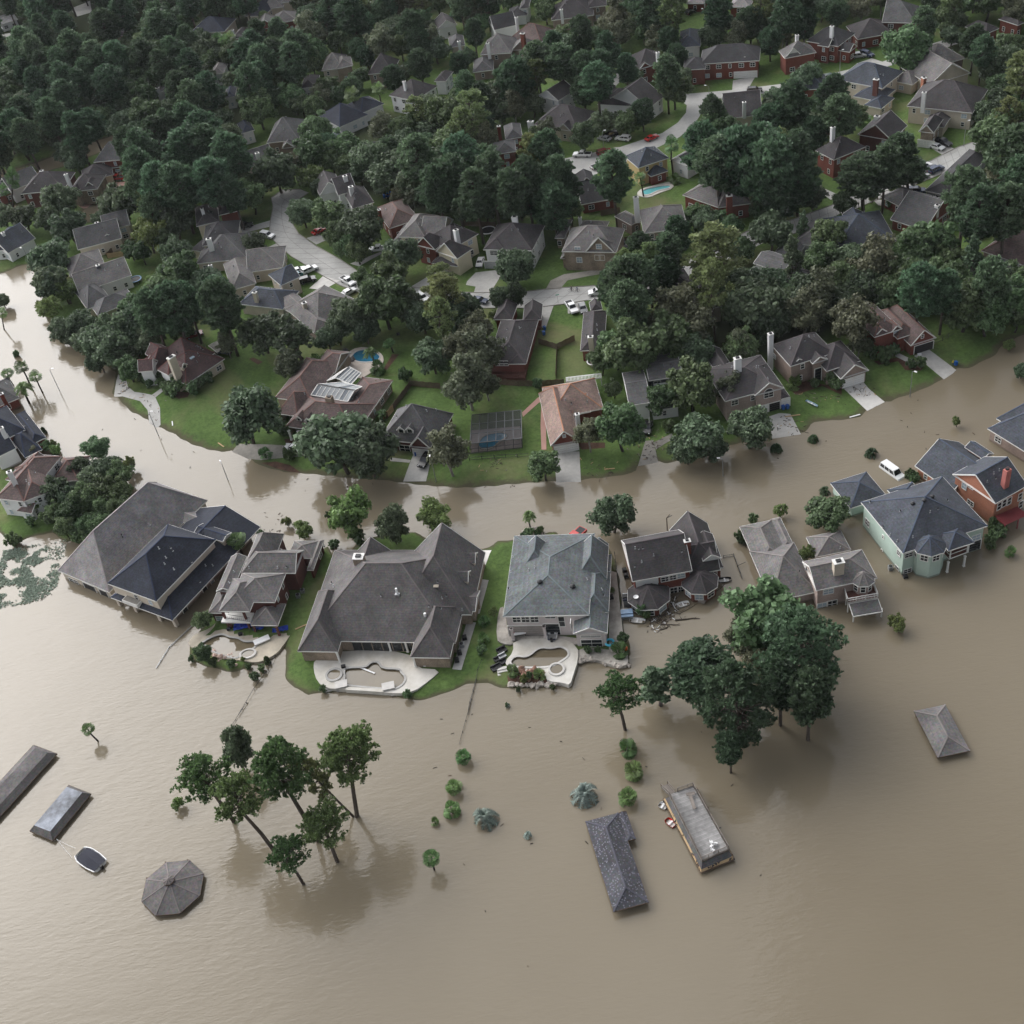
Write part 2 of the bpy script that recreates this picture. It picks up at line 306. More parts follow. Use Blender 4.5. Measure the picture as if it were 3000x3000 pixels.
# land cover (a class per place, not light): 1 = leaf litter under woods, 0 = mown grass
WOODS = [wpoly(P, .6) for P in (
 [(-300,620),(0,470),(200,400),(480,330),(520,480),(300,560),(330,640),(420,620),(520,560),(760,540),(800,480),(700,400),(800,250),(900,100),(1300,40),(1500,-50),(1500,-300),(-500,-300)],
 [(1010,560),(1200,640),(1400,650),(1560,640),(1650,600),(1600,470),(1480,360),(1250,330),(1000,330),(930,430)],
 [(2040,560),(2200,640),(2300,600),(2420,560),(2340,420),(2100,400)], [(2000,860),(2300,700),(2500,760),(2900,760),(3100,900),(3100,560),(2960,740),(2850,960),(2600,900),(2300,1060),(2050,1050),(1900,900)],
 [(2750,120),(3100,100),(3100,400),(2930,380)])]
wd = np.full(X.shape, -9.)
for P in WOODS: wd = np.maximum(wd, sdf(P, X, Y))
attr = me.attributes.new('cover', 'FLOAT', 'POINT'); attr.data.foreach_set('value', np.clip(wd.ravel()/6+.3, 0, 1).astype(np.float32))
g = bpy.data.objects.new('ground', me); COL.objects.link(g); tag(g, kind='structure')
gm = bpy.data.materials.new('grass'); gm.use_nodes = True; t = gm.node_tree; b = t.nodes['Principled BSDF']; b.inputs['Roughness'].default_value = 1; b.inputs['Specular IOR Level'].default_value = .1
tcn = N(t, 'ShaderNodeTexCoord'); n1 = N(t, 'ShaderNodeTexNoise', Scale=.09, Detail=7.0, Roughness=.65); n2 = N(t, 'ShaderNodeTexNoise', Scale=1.3, Detail=4.0, Roughness=.7)
n3 = N(t, 'ShaderNodeTexNoise', Scale=.045, Detail=4.0, Roughness=.6, Distortion=.8)
for n in (n1, n2, n3): t.links.new(tcn.outputs['Object'], n.inputs['Vector'])
r1 = N(t, 'ShaderNodeValToRGB'); e = r1.color_ramp.elements; e[0].position = .3; e[0].color = (.058, .098, .030, 1); e[1].position = .72; e[1].color = (.112, .175, .054, 1)
t.links.new(n1.outputs['Fac'], r1.inputs[0])
r2 = N(t, 'ShaderNodeValToRGB'); e = r2.color_ramp.elements; e[0].position = .2; e[0].color = (.55, .55, .55, 1); e[1].position = .8; e[1].color = (1.35, 1.35, 1.3, 1)
t.links.new(n2.outputs['Fac'], r2.inputs[0])
mx = N(t, 'ShaderNodeMix', data_type='RGBA', blend_type='MULTIPLY'); mx.inputs['Factor'].default_value = 1; t.links.new(r1.outputs[0], mx.inputs[6]); t.links.new(r2.outputs[0], mx.inputs[7])
dry = N(t, 'ShaderNodeMapRange'); dry.inputs['From Min'].default_value = .50; dry.inputs['From Max'].default_value = .70; dry.inputs['To Max'].default_value = .75; t.links.new(n3.outputs['Fac'], dry.inputs['Value'])
mx2 = N(t, 'ShaderNodeMix', data_type='RGBA'); mx2.inputs[7].default_value = (.17, .16, .085, 1); t.links.new(dry.outputs[0], mx2.inputs['Factor']); t.links.new(mx.outputs[2], mx2.inputs[6])
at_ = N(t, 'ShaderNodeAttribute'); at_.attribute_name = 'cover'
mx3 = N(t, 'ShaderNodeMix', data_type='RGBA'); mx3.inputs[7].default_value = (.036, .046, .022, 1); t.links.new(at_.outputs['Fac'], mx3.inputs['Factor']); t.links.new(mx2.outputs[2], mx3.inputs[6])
# wet mud below the water line
sx = N(t, 'ShaderNodeSeparateXYZ'); t.links.new(tcn.outputs['Object'], sx.inputs[0]); wet = N(t, 'ShaderNodeMapRange')
wet.inputs['From Min'].default_value = .16; wet.inputs['From Max'].default_value = .0; wz = N(t, 'ShaderNodeTexNoise', Scale=.35, Detail=6.0, Roughness=.7); t.links.new(tcn.outputs['Object'], wz.inputs['Vector']); wa = N(t, 'ShaderNodeMath', operation='MULTIPLY_ADD'); t.links.new(wz.outputs['Fac'], wa.inputs[0]); wa.inputs[1].default_value = -.55; wb = N(t, 'ShaderNodeMath', operation='ADD'); wb.inputs[1].default_value = .22; t.links.new(sx.outputs['Z'], wb.inputs[0]); t.links.new(wb.outputs[0], wa.inputs[2]); t.links.new(wa.outputs[0], wet.inputs['Value'])
mx4 = N(t, 'ShaderNodeMix', data_type='RGBA'); mx4.inputs[7].default_value = (.085, .080, .048, 1); t.links.new(wet.outputs[0], mx4.inputs['Factor']); t.links.new(mx3.outputs[2], mx4.inputs[6])
t.links.new(mx4.outputs[2], b.inputs['Base Color'])
bn = N(t, 'ShaderNodeBump', Strength=.5, Distance=.1); t.links.new(n2.outputs['Fac'], bn.inputs['Height']); t.links.new(bn.outputs[0], b.inputs['Normal'])
me.materials.append(gm)

# ------------------------------------------------------------------ flood water
wm_ = bpy.data.materials.new('flood_water'); wm_.use_nodes = True; t = wm_.node_tree; b = t.nodes['Principled BSDF']
b.inputs['Roughness'].default_value = .035; b.inputs['IOR'].default_value = 1.333; b.inputs['Specular IOR Level'].default_value = .8
tcn = N(t, 'ShaderNodeTexCoord'); n1 = N(t, 'ShaderNodeTexNoise', Scale=.018, Detail=4.0, Roughness=.5, Distortion=.4); t.links.new(tcn.outputs['Object'], n1.inputs['Vector'])
r1 = N(t, 'ShaderNodeValToRGB'); e = r1.color_ramp.elements; e[0].position = .3; e[0].color = (.170, .142, .099, 1); e[1].position = .7; e[1].color = (.198, .168, .121, 1)
t.links.new(n1.outputs['Fac'], r1.inputs[0]); t.links.new(r1.outputs[0], b.inputs['Base Color'])
def rip(rot, scl, det, dist):
    m1 = N(t, 'ShaderNodeMapping'); m1.inputs['Rotation'].default_value = (0, 0, R(rot)); m1.inputs['Scale'].default_value = scl
    nn = N(t, 'ShaderNodeTexNoise', Scale=1.0, Detail=det, Roughness=.55, Distortion=dist); t.links.new(tcn.outputs['Object'], m1.inputs[0]); t.links.new(m1.outputs[0], nn.inputs['Vector']); return nn
ra = rip(38, (.42, 1.5, 1), 3., .4); rb = rip(-20, (.10, .22, 1), 3., .6); rc = rip(55, (1.1, 2.6, 1), 2., .2)
# calm patches between the rippled ones
cm = N(t, 'ShaderNodeTexNoise', Scale=.022, Detail=2.0); t.links.new(tcn.outputs['Object'], cm.inputs['Vector'])
cr_ = N(t, 'ShaderNodeMapRange'); cr_.inputs['From Min'].default_value = .35; cr_.inputs['From Max'].default_value = .65; cr_.inputs['To Min'].default_value = .35; t.links.new(cm.outputs['Fac'], cr_.inputs['Value'])
s1 = N(t, 'ShaderNodeMath', operation='MULTIPLY_ADD'); t.links.new(rb.outputs['Fac'], s1.inputs[0]); s1.inputs[1].default_value = 1.2; t.links.new(ra.outputs['Fac'], s1.inputs[2])
s2 = N(t, 'ShaderNodeMath', operation='MULTIPLY_ADD'); t.links.new(rc.outputs['Fac'], s2.inputs[0]); s2.inputs[1].default_value = .35; t.links.new(s1.outputs[0], s2.inputs[2])
s3 = N(t, 'ShaderNodeMath', operation='MULTIPLY'); t.links.new(s2.outputs[0], s3.inputs[0]); t.links.new(cr_.outputs[0], s3.inputs[1])
bn = N(t, 'ShaderNodeBump', Strength=.40, Distance=.11); t.links.new(s3.outputs[0], bn.inputs['Height']); t.links.new(bn.outputs[0], b.inputs['Normal'])
mb = MB(); wx = np.linspace(-1500, 1500, 13); wy = np.linspace(-200, 3000, 15)
for k in range(12):
    for l in range(14): mb.poly([(wx[k], wy[l], 0), (wx[k+1], wy[l], 0), (wx[k+1], wy[l+1], 0), (wx[k], wy[l+1], 0)], wm_)
tag(mb.obj('water', off=(0, 0, 0)), kind='structure')

# ------------------------------------------------------------------ draped sheets: roads, driveways, paths, beds
def drape(name, pts, m, dz=.02, step=2.5, z=.6, kind='structure', world=False, thick=0, minz=None):
    P = pts if world else wpoly(pts, z)
    ar = sum(P[k-1][0]*P[k][1]-P[k][0]*P[k-1][1] for k in range(len(P)))
    if ar < 0: P = P[::-1]
    from mathutils.geometry import tessellate_polygon
    bm = bmesh.new(); vs = [bm.verts.new((x, y, 0)) for x, y in P]
    for tri in tessellate_polygon([[Vector((x, y, 0)) for x, y in P]]):
        try: bm.faces.new([vs[k] for k in tri])
        except ValueError: pass
    bm.normal_update()
    for f in bm.faces:
        if f.normal.z < 0: f.normal_flip()
    x0, x1 = min(p[0] for p in P), max(p[0] for p in P); y0, y1 = min(p[1] for p in P), max(p[1] for p in P)
    for ax, lo, hi in ((0, x0, x1), (1, y0, y1)):
        k = lo+step
        while k < hi:
            co = (k, 0, 0) if ax == 0 else (0, k, 0); no = (1, 0, 0) if ax == 0 else (0, 1, 0)
            bmesh.ops.bisect_plane(bm, geom=bm.verts[:]+bm.edges[:]+bm.faces[:], plane_co=co, plane_no=no); k += step
    vs = bm.verts[:]; hh = land_h(np.array([v.co.x for v in vs]), np.array([v.co.y for v in vs]))
    for v, q in zip(vs, hh): v.co.z = (max(q, minz) if minz is not None else q)+dz
    me = bpy.data.meshes.new(name); bm.to_mesh(me); bm.free(); me.materials.append(m)
    o = bpy.data.objects.new(name, me); COL.objects.link(o); tag(o, kind=kind); return o
ROADM = mat('road_concrete', (.40,.395,.38), rough=.9, var=.13, scale=.8)
ROAD1L = [(880,555),(828,556),(795,580),(800,607),(792,648),(789,690),(813,716),(854,752),(906,783),(947,809),(1000,838),(1060,860),(1130,875),(1206,884),(1300,896),(1392,903),(1557,903),(1622,895),(1659,890),(1721,880),(1773,874),(1900,850),(2050,800),(2180,740),(2260,700)]
ROAD1R = [(905,565),(864,592),(853,612),(849,643),(875,685),(926,721),(999,762),(1052,798),(1104,819),(1197,840),(1311,855),(1393,858),(1533,855),(1621,845),(1776,835),(1880,808),(2020,760),(2140,700),(2240,655)]
ROAD2L = [(2240,655),(2316,646),(2435,602),(2580,535),(2725,472),(2807,431),(2911,396),(3060,325),(3200,260)]
ROAD2R = [(2260,705),(2362,674),(2466,630),(2549,594),(2673,545),(2838,478),(2911,440),(3060,370),(3200,305)]
ROAD3 = [(1957,282),(2000,276),(2145,264),(2331,241),(2430,217),(2585,181),(2699,138),(2850,90),(2850,112),(2710,162),(2590,198),(2543,208),(2430,243),(2331,262),(2192,280),(2100,290),(2060,305),(2050,340),(2030,370),(1990,402),(1905,442),(1840,472),(1790,495),(1760,500),(1725,528),(1690,548),(1660,525),(1640,492),(1628,470),(1700,455),(1807,434),(1880,410),(1940,390),(1985,360),(2010,330),(2012,308),(1990,292),(1960,292)]
drape('road', ROAD1L+ROAD1R[::-1], ROADM, .03, 4); drape('road', ROAD2L+ROAD2R[::-1], ROADM, .034, 4); drape('road', ROAD3, ROADM, .03, 4)
def kerb(pts):
    mb = MB(); P = [atg(p) for p in pts]
    for p, q in zip(P, P[1:]): mb.beam(p+Vector((0, 0, .08)), q+Vector((0, 0, .08)), .22, .16, CONCD)
    tag(mb.obj('kerb'), kind='structure')
for k in (ROAD1L[:20], ROAD1R, ROAD2L, ROAD2R): kerb(k)
# slab joints of the concrete streets: thin dark lines laid on the road
mb = MB(); JM = mat('joint', (.22,.215,.2), var=.1)
for LL, RR_ in ((ROAD1L, ROAD1R), (ROAD2L, ROAD2R)):
    def samp(P, n):
        Q = [at(p, .6) for p in P]; L = [0]
        for k in range(1, len(Q)): L.append(L[-1]+(Q[k]-Q[k-1]).length)
        out = []
        for s in np.linspace(0, L[-1], n):
            k = min(max(1, int(np.searchsorted(L, s))), len(Q)-1); f = (s-L[k-1])/max(1e-6, L[k]-L[k-1]); out.append(Q[k-1].lerp(Q[k], f))
        return out
    n = 46; a, c = samp(LL, n), samp(RR_, n)
    for k in range(n):
        mb.beam((a[k].x, a[k].y, .645), (c[k].x, c[k].y, .645), .10, .012, JM)
        if k: 
            m0 = a[k-1].lerp(c[k-1], .5); m1 = a[k].lerp(c[k], .5); mb.beam((m0.x, m0.y, .645), (m1.x, m1.y, .645), .10, .012, JM)
tag(mb.obj('road_joint'), kind='structure')
# driveways, paths
for pts, m in (
 ([C0(665,565),C0(715,605),C0(722,640),C0(760,670),C0(860,690),C0(930,640),C0(940,655),C0(880,705),C0(905,760),C0(905,850),C0(885,868),C0(840,835),C0(833,770),C0(790,720),C0(690,690),C0(640,690),C0(655,600)], CONC),
 ([C0(1310,1000),C0(1345,960),C0(1600,975),C0(1720,980),C0(1720,1035),C0(1470,1050),C0(1400,1040)], CONCD),
 ([C1(1180,1030),C1(1290,1025),C1(1270,1100),C1(1250,1170),C1(1120,1170)], CONC), ([e_(1205,935),e_(1395,960),e_(1385,985),e_(1200,970)], CONC),
 ([C2(430,1010),C2(575,1010),C2(582,1172),C2(442,1172)], CONC),
 ([C2(250,790),C2(340,705),C2(400,685),C2(402,712),C2(345,735),C2(255,815)], PINKP), ([C2(360,720),C2(400,712),C2(385,830),C2(388,1000),C2(360,1000),C2(355,860)], PINKP),
 ([k_(375,820),k_(455,815),k_(500,1010),k_(300,1050)], CONCD), ([k_(460,835),k_(640,745),k_(655,800),k_(480,895)], CONCD),
 ([k_(1600,580),k_(1700,545),k_(1815,550),k_(1925,740),k_(1640,800)], CONC),
 ([C3(912,655),C3(1020,615),C3(1050,650),C3(1145,718),C3(1045,768),C3(950,690)], CONCL), ([C3(1310,470),C3(1390,430),C3(1430,460),C3(1555,540),C3(1480,590)], CONC), ([C3(1215,450),C3(1320,500),C3(1300,520),C3(1200,470)], CONC),
 ([B0(1340,530),B0(1530,475),B0(1530,510),B0(1345,555)], CONC), ([B0(1380,690),B0(1565,605),B0(1610,640),B0(1430,700)], CONC), ([B0(1750,860),B0(1830,790),B0(1925,815),B0(1830,870)], CONCL), ([B0(1735,575),B0(1800,555),B0(1860,580),B0(1790,612)], CONC),
 ([B1(0,705),B1(50,720),B1(230,650),B1(290,600),B1(330,610),B1(180,690),B1(100,735)], CONC), ([B1(395,850),B1(560,750),B1(640,760),B1(490,875)], CONC),
 ([B1(760,770),B1(890,755),B1(902,790),B1(840,890),B1(750,885),B1(760,850),B1(705,840),B1(712,820)], CONC),
 ([B1(1155,868),B1(1185,815),B1(1260,780),B1(1550,740),B1(1560,765),B1(1400,790),B1(1280,815),B1(1250,850),B1(1245,865)], CONCD), ([B1(1560,745),B1(1590,590),B1(1650,660),B1(1690,750),B1(1650,800),B1(1560,790)], CONCD),
 ([C2(300,195),C2(430,180),C2(385,310),C2(365,310)], CONC), ([C2(505,170),C2(600,160),C2(625,215),C2(510,230)], CONC),
 ([A2(285,455),A2(370,440),A2(425,410),A2(370,505),A2(280,512)], CONC), ([A2(985,360),A2(1070,330),A2(1130,350),A2(1010,375)], CONC), ([A2(1375,820),A2(1440,790),A2(1560,855),A2(1490,890)], CONC), ([A2(760,400),A2(800,430),A2(900,415),A2(850,440),A2(790,440)], CONC),
 ([B2(760,230),B2(790,290),B2(870,325),B2(840,360),B2(760,300)], CONC), ([B2(1070,355),B2(1180,365),B2(1190,400),B2(1110,390)], CONC), ([A1(1540,835),A1(1640,830),A1(1650,845),A1(1590,850)], CONC),
 ([A1(1370,500),A1(1430,470),A1(1560,430),A1(1545,400),A1(1600,440),A1(1520,520),A1(1450,530)], CONC), ([A0(1810,800),A0(1900,770),A0(1932,850),A0(1850,880)], CONC),
 ([A0(400,50),A0(510,5),A0(520,70),A0(430,95)], CONC), ([A0(0,195),A0(165,175),A0(160,190),A0(0,215)], CONC), ([B0(440,390),B0(520,350),B0(640,260),B0(740,255),B0(720,290),B0(650,300),B0(560,300),B0(510,345),B0(590,365),B0(470,400)], PINKP)):
    drape('driveway' if m is not PINKP else 'path', pts, m, .045)
for pts in ([e_(200,760),e_(330,760),e_(360,800),e_(220,810)], [C0(1475,1065),C0(1560,1060),C0(1640,1080),C0(1700,1120),C0(1640,1115),C0(1560,1095)], [c_(500,770),c_(560,700),c_(760,730),c_(720,790),c_(600,815)],
 [c_(1590,250),c_(1650,230),c_(1790,290),c_(1720,330)], [C1(1060,460),C1(1100,460),C1(1030,550),C1(1010,545)], [C1(930,850),C1(1010,840),C1(960,900),C1(920,890)], [C3(1080,500),C3(1210,480),C3(1380,510),C3(1350,550),C3(1260,550),C3(1220,500),C3(1110,520)],
 [C3(610,660),C3(640,600),C3(900,650),C3(900,690),C3(790,640),C3(640,690)], [C2(560,960),C2(720,960),C2(720,990),C2(590,1000)]):
    drape('mulch_bed', pts, MULCH, .03)
# ------------------------------------------------------------------ houses
HOUSES = []
class House:
    def __init__(s, label, p0, roof='grey', wall='brick', trim=TRIM, name='house', cat='house', z0=.3, seed=None, group=None):
        c = at(p0, 0); s.o = Vector((c.x, c.y, 0)); s.root = thing(name, s.o, label, cat, group); s.rm = RF[roof] if isinstance(roof, str) else roof
        s.wm = WM[wall] if isinstance(wall, str) else wall; s.trim = trim; s.z0 = z0; s.u = None; s.bl = []; s.buf = {}
        s.rng = random.Random(seed if seed is not None else label); HOUSES.append(s); s.wins = 0
    def B(s, part, m=None):
        return s.buf.setdefault(part, MB())
    # ---- a block: rectangular volume under one roof, picked by the eave corners in the photograph
    def block(s, A, Bp, C=None, ez=3.6, z0=None, axis=None, ends='hh', rp=None, pitch=32, ov=.45, CA=None, rm=None, wm=None, hi=1.0, win=True, free=False, walls=True, wz=None, skip='', th=.2, W=None):
        a = at(A, ez); z0 = s.z0 if z0 is None else z0
        if Bp is not None:
            b = at(Bp, ez); u = (b-a).to_2d()
        else: b = None; u = s.u*W
        L = u.length; u = u/L
        if s.u is None: s.u = u
        elif not free:
            v = Vector((-s.u.y, s.u.x)); u = max((s.u, -s.u, v, -v), key=lambda q: q.dot(u))
        Wd = L if b is None else max(1., (b-a).to_2d().dot(u)); mid = a.to_2d()+u*Wd/2 if b is None else ((a+b)/2).to_2d()
        n = Vector((-u.y, u.x)); away = (mid-Vector((0, 0))).normalized()
        if CA is not None: D = (at(CA, ez)-a).to_2d().dot(n)
        elif isinstance(C, (int, float)):
            if n.dot(away) < 0: n = -n
            D = float(C)
            if D < 0: n = -n; D = -D
        else: D = (at(C, ez)-b).to_2d().dot(n)
        if D < 0: n = -n; D = -D
        D = max(D, 1.2); o = mid-u*Wd/2
        axis = axis or ('u' if Wd >= D else 'v'); half = (D if axis == 'u' else Wd)/2
        i0 = half*hi if ends[0] == 'h' else 0.; i1 = half*hi if ends[1] == 'h' else 0.
        lim = Wd if axis == 'u' else D
        if i0+i1 > lim: k = lim/(i0+i1); i0 *= k; i1 *= k
        rh = half*math.tan(R(pitch))
        if rp is not None:
            rv = ray(rp)
            if axis == 'u': pn, pp = n, o+n*half
            else: pn, pp = n, o+n*(i0 if i0 else 0)
            t = pp.dot(pn)/max(1e-6, rv.to_2d().dot(pn)) if abs(rv.to_2d().dot(pn)) > 1e-6 else 0
            z = CH+rv.z*t; q = (z-ez)/half
            if q < .25 or q > 1.25: print('PITCH?', s.root.get('label'), 'ez', ez, 'q %.2f' % q, 'W %.1f D %.1f' % (Wd, D), axis); q = min(max(q, .3), 1.1)
            rh = q*half
        bl = dict(o=o, u=u, n=n, W=Wd, D=D, ez=ez, rh=rh, axis=axis, i0=i0, i1=i1, half=half, ov=ov, z0=z0); s.bl.append(bl)
        def P(x, y, z): q = o+u*x+n*y; return Vector((q.x, q.y, z))
        bl['P'] = P
        flip = u.x*n.y-u.y*n.x < 0
        def add(mb, pts, m): mb.poly(pts[::-1] if flip else pts, m)
        rm = RF[rm] if isinstance(rm, str) else (rm or s.rm); wm = WM[wm] if isinstance(wm, str) else (wm or s.wm)
        E = [P(0, 0, ez), P(Wd, 0, ez), P(Wd, D, ez), P(0, D, ez)]; zr = ez+rh
        r0, r1 = (P(i0, D/2, zr), P(Wd-i1, D/2, zr)) if axis == 'u' else (P(Wd/2, i0, zr), P(Wd/2, D-i1, zr))
        mb = s.B('roof')
        if axis == 'u':
            add(mb, [E[0], E[1], r1, r0], rm); add(mb, [E[2], E[3], r0, r1], rm)
            if i0: add(mb, [E[3], E[0], r0], rm)
            if i1: add(mb, [E[1], E[2], r1], rm)
            gab = [(3, 0, r0)]*(not i0)+[(1, 2, r1)]*(not i1)
        else:
            add(mb, [E[1], E[2], r1, r0], rm); add(mb, [E[3], E[0], r0, r1], rm)
            if i0: add(mb, [E[0], E[1], r0], rm)
            if i1: add(mb, [E[2], E[3], r1], rm)
            gab = [(0, 1, r0)]*(not i0)+[(2, 3, r1)]*(not i1)
        # ridge and hip caps
        for p, q in [(r0, r1)]+([(E[3], r0), (E[0], r0)] if i0 and axis == 'u' else [])+([(E[1], r1), (E[2], r1)] if i1 and axis == 'u' else [])+([(E[0], r0), (E[1], r0)] if i0 and axis == 'v' else [])+([(E[2], r1), (E[3], r1)] if i1 and axis == 'v' else []):
            if (q-p).length > .3: mb.beam(p, q, .26, .09, CAPS.get(rm.name, rm))
        # fascia band and soffit
        fb = s.B('fascia'); dz = Vector((0, 0, th))
        for k in range(4):
            p, q = E[k], E[(k+1) % 4]
            if not any((g[0], g[1]) == (k, (k+1) % 4) for g in gab): fb.beam(p-dz*.55, q-dz*.55, .09, th*1.1, s.trim)
        for g in gab:
            for k in (g[0], g[1]): fb.beam(E[k]-dz*.55, g[2]-dz*.55, .09, th*1.3, s.trim)
        sof = s.B('soffit'); add(sof, [E[k]-dz*1.05 for k in (3, 2, 1, 0)], s.trim)
        # walls
        if walls:
            wb = s.B('wall'); x0, x1, y0, y1 = ov, Wd-ov, ov, D-ov; zt = ez-.12 if wz is None else wz
            Q = [(x0, y0), (x1, y0), (x1, y1), (x0, y1)]; slope = rh/half
            for k in range(4):
                (ax, ay), (bx, by) = Q[k], Q[(k+1) % 4]
                if 'frbl'[k] in skip: continue
                pts = [P(ax, ay, z0), P(bx, by, z0), P(bx, by, zt), P(ax, ay, zt)]
                if any((g[0], g[1]) == (k, (k+1) % 4) for g in gab):
                    hz = ez+slope*ov-.16; pk = P((ax+bx)/2, (ay+by)/2, ez+rh-.22)
                    pts = [P(ax, ay, z0), P(bx, by, z0), P(bx, by, hz), pk, P(ax, ay, hz)]
                add(wb, pts, wm)
                # windows on the sides one can see
                nrm = [-n, u, n, -u][k]; mid3 = P((ax+bx)/2, (ay+by)/2, 0); ln = (P(bx, by, 0)-P(ax, ay, 0)).length
                if win and nrm.dot((Vector((0, 0))-mid3.to_2d()).normalized()) > .2 and (win is True or 'frbl'[k] in win): s.autowin(P(ax, ay, 0), P(bx, by, 0), nrm, z0, ez, ln)
        return bl
    def autowin(s, p, q, nrm, z0, ez, ln):
        g = max(z0, .0); hgt = ez-g; rows = [g+.9] if hgt < 4.6 else [g+.8, ez-2.1]
        if hgt < 2.2: return
        cnt = max(1, int(ln/3.4)); d = (q-p).normalized()
        for ri, sz in enumerate(rows):
            for k in range(cnt):
                if s.rng.random() < .22 or s.wins > 26: continue
                x = ln*(k+.5)/cnt+s.rng.uniform(-.3, .3); w = s.rng.choice((.9, 1.0, 1.6)); h = 1.35 if hgt > 2.6 else 1.0
                s.window(p+d*x+Vector((0, 0, sz)), d, nrm, min(w, ln*.6), h)
    def window(s, c, d, nrm, w, h, blind=None, frame=None, door=False, arch=False):
        """c: middle of the sill on the wall plane, d: along the wall"""
        s.wins += 1; nrm = Vector((nrm.x, nrm.y, 0)); d = Vector((d.x, d.y, 0)).normalized(); fm = frame or TRIM; mb = MB(); f = .13; up = Vector((0, 0, 1)); o = c+nrm*.045
        mb.beam(o-d*(w/2), o+d*(w/2), .11, f, fm); 
        for sx in (-1, 1): mb.beam(o+d*(sx*w/2), o+d*(sx*w/2)+up*h, f, .11, fm)
        if arch:
            pts = [o+up*h+Vector((d.x*math.cos(an)*w/2, d.y*math.cos(an)*w/2, math.sin(an)*w/2)) for an in np.linspace(0, math.pi, 9)]
            for p, q in zip(pts, pts[1:]): mb.beam(p, q, .13, .13, fm)
        mb.beam(o+up*h-d*(w/2), o+up*h+d*(w/2), .11, f, fm)
        if not door:
            mb.beam(o+up*h*.5-d*(w/2), o+up*h*.5+d*(w/2), .07, .07, fm)
            if w > 1.25: mb.beam(o, o+up*h, .07, .07, fm)
        wo_ = mb.obj('door' if door else 'window', s.root, s.o)
        pb = MB(); o2 = c+nrm*.02
        pts = [o2-d*(w/2), o2+d*(w/2)]+([o2+d*(w/2)+up*h, o2-d*(w/2)+up*h] if not arch else [o2+up*h+Vector((d.x*math.cos(an)*w/2, d.y*math.cos(an)*w/2, math.sin(an)*w/2)) for an in np.linspace(0, math.pi, 9)])
        if (d.cross(up)).dot(nrm) < 0: pts = pts[::-1]
        bl = s.rng.random() < .25 if blind is None else blind
        pb.poly(pts, GLASSB if bl else GLASS); pb.obj('pane', wo_, s.o)
    def face(s, bl, f):
        """wall plane of a block: start point, direction, outward normal, length"""
        o, u, n, W_, D, ov, P = bl['o'], bl['u'], bl['n'], bl['W'], bl['D'], bl['ov'], bl['P']
        return {'f': (P(ov, ov, 0), u, -n, W_-2*ov), 'b': (P(W_-ov, D-ov, 0), -u, n, W_-2*ov), 'l': (P(ov, D-ov, 0), -n, -u, D-2*ov), 'r': (P(W_-ov, ov, 0), n, u, D-2*ov)}[f]
    def winp(s, bl, f, px, w=1.2, h=1.5, **k):
        """window centred on photo pixel px on wall f of the block"""
        p, d, nr, ln = s.face(bl, f); rv = ray(px); den = rv.to_2d().dot(nr); t = p.to_2d().dot(nr)/den
        c = CAMP+rv*t; s.window(Vector((c.x, c.y, c.z-h/2)), d, nr, w, h, **k)
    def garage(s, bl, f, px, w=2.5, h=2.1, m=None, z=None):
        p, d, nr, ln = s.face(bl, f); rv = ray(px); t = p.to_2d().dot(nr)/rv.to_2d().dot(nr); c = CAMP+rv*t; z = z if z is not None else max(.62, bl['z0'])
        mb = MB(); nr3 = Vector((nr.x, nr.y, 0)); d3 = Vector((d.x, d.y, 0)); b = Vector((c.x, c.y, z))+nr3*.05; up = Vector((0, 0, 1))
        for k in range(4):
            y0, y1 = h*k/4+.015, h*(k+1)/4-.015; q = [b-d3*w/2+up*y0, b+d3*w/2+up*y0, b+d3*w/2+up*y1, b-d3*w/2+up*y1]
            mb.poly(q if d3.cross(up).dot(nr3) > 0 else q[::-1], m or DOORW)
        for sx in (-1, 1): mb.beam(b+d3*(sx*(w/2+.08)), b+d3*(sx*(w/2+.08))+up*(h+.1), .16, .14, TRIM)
        mb.beam(b-d3*(w/2+.1)+up*(h+.08), b+d3*(w/2+.1)+up*(h+.08), .14, .16, TRIM); mb.obj('door_or_dark_opening', s.root, s.o)
    def opening(s, bl, f, px, w, h, m=BLACKP, z=None): s.garage(bl, f, px, w, h, m, z)  # flat panel on the wall; unless glass, its dark colour paints the shade inside
    def roofz(s, x, y):
        z = -1
        for b in s.bl:
            q = Vector((x, y))-b['o']; X_, Y_ = q.dot(b['u']), q.dot(b['n'])
            if not (0 <= X_ <= b['W'] and 0 <= Y_ <= b['D']): continue
            m = b['rh']/b['half']
            if b['axis'] == 'u': a, c, l = min(Y_, b['D']-Y_), X_, b['W']
            else: a, c, l = min(X_, b['W']-X_), Y_, b['D']
            zz = m*a
            if b['i0']: zz = min(zz, b['rh']*c/b['i0'])
            if b['i1']: zz = min(zz, b['rh']*(l-c)/b['i1'])
            z = max(z, b['ez']+zz)
        return z
    def hit(s, px):
        rv = ray(px)
        for z in np.arange(16, .2, -.05):
            t = (z-CH)/rv.z; x, y = rv.x*t, rv.y*t
            if s.roofz(x, y) >= z: return Vector((x, y, z))
        return None
    def chimney(s, px, ztop, w=1.1, d=.8, m=None, zb=None, cap=True):
        P = at(px, ztop); zb = zb if zb is not None else max(.3, s.roofz(P.x, P.y)-1.5); mb = MB(); m = WM[m] if isinstance(m, str) else (m or WM['white'])
        mb.box((P.x, P.y, zb), (w, d, ztop-zb), m, s.u)
        if cap: mb.box((P.x, P.y, ztop), (w+.18, d+.18, .14), s.trim, s.u)
        mb.box((P.x, P.y, ztop+(.14 if cap else 0)), (w*.5, d*.5, .3), METALD, s.u)
        mb.obj('chimney', s.root, s.o)
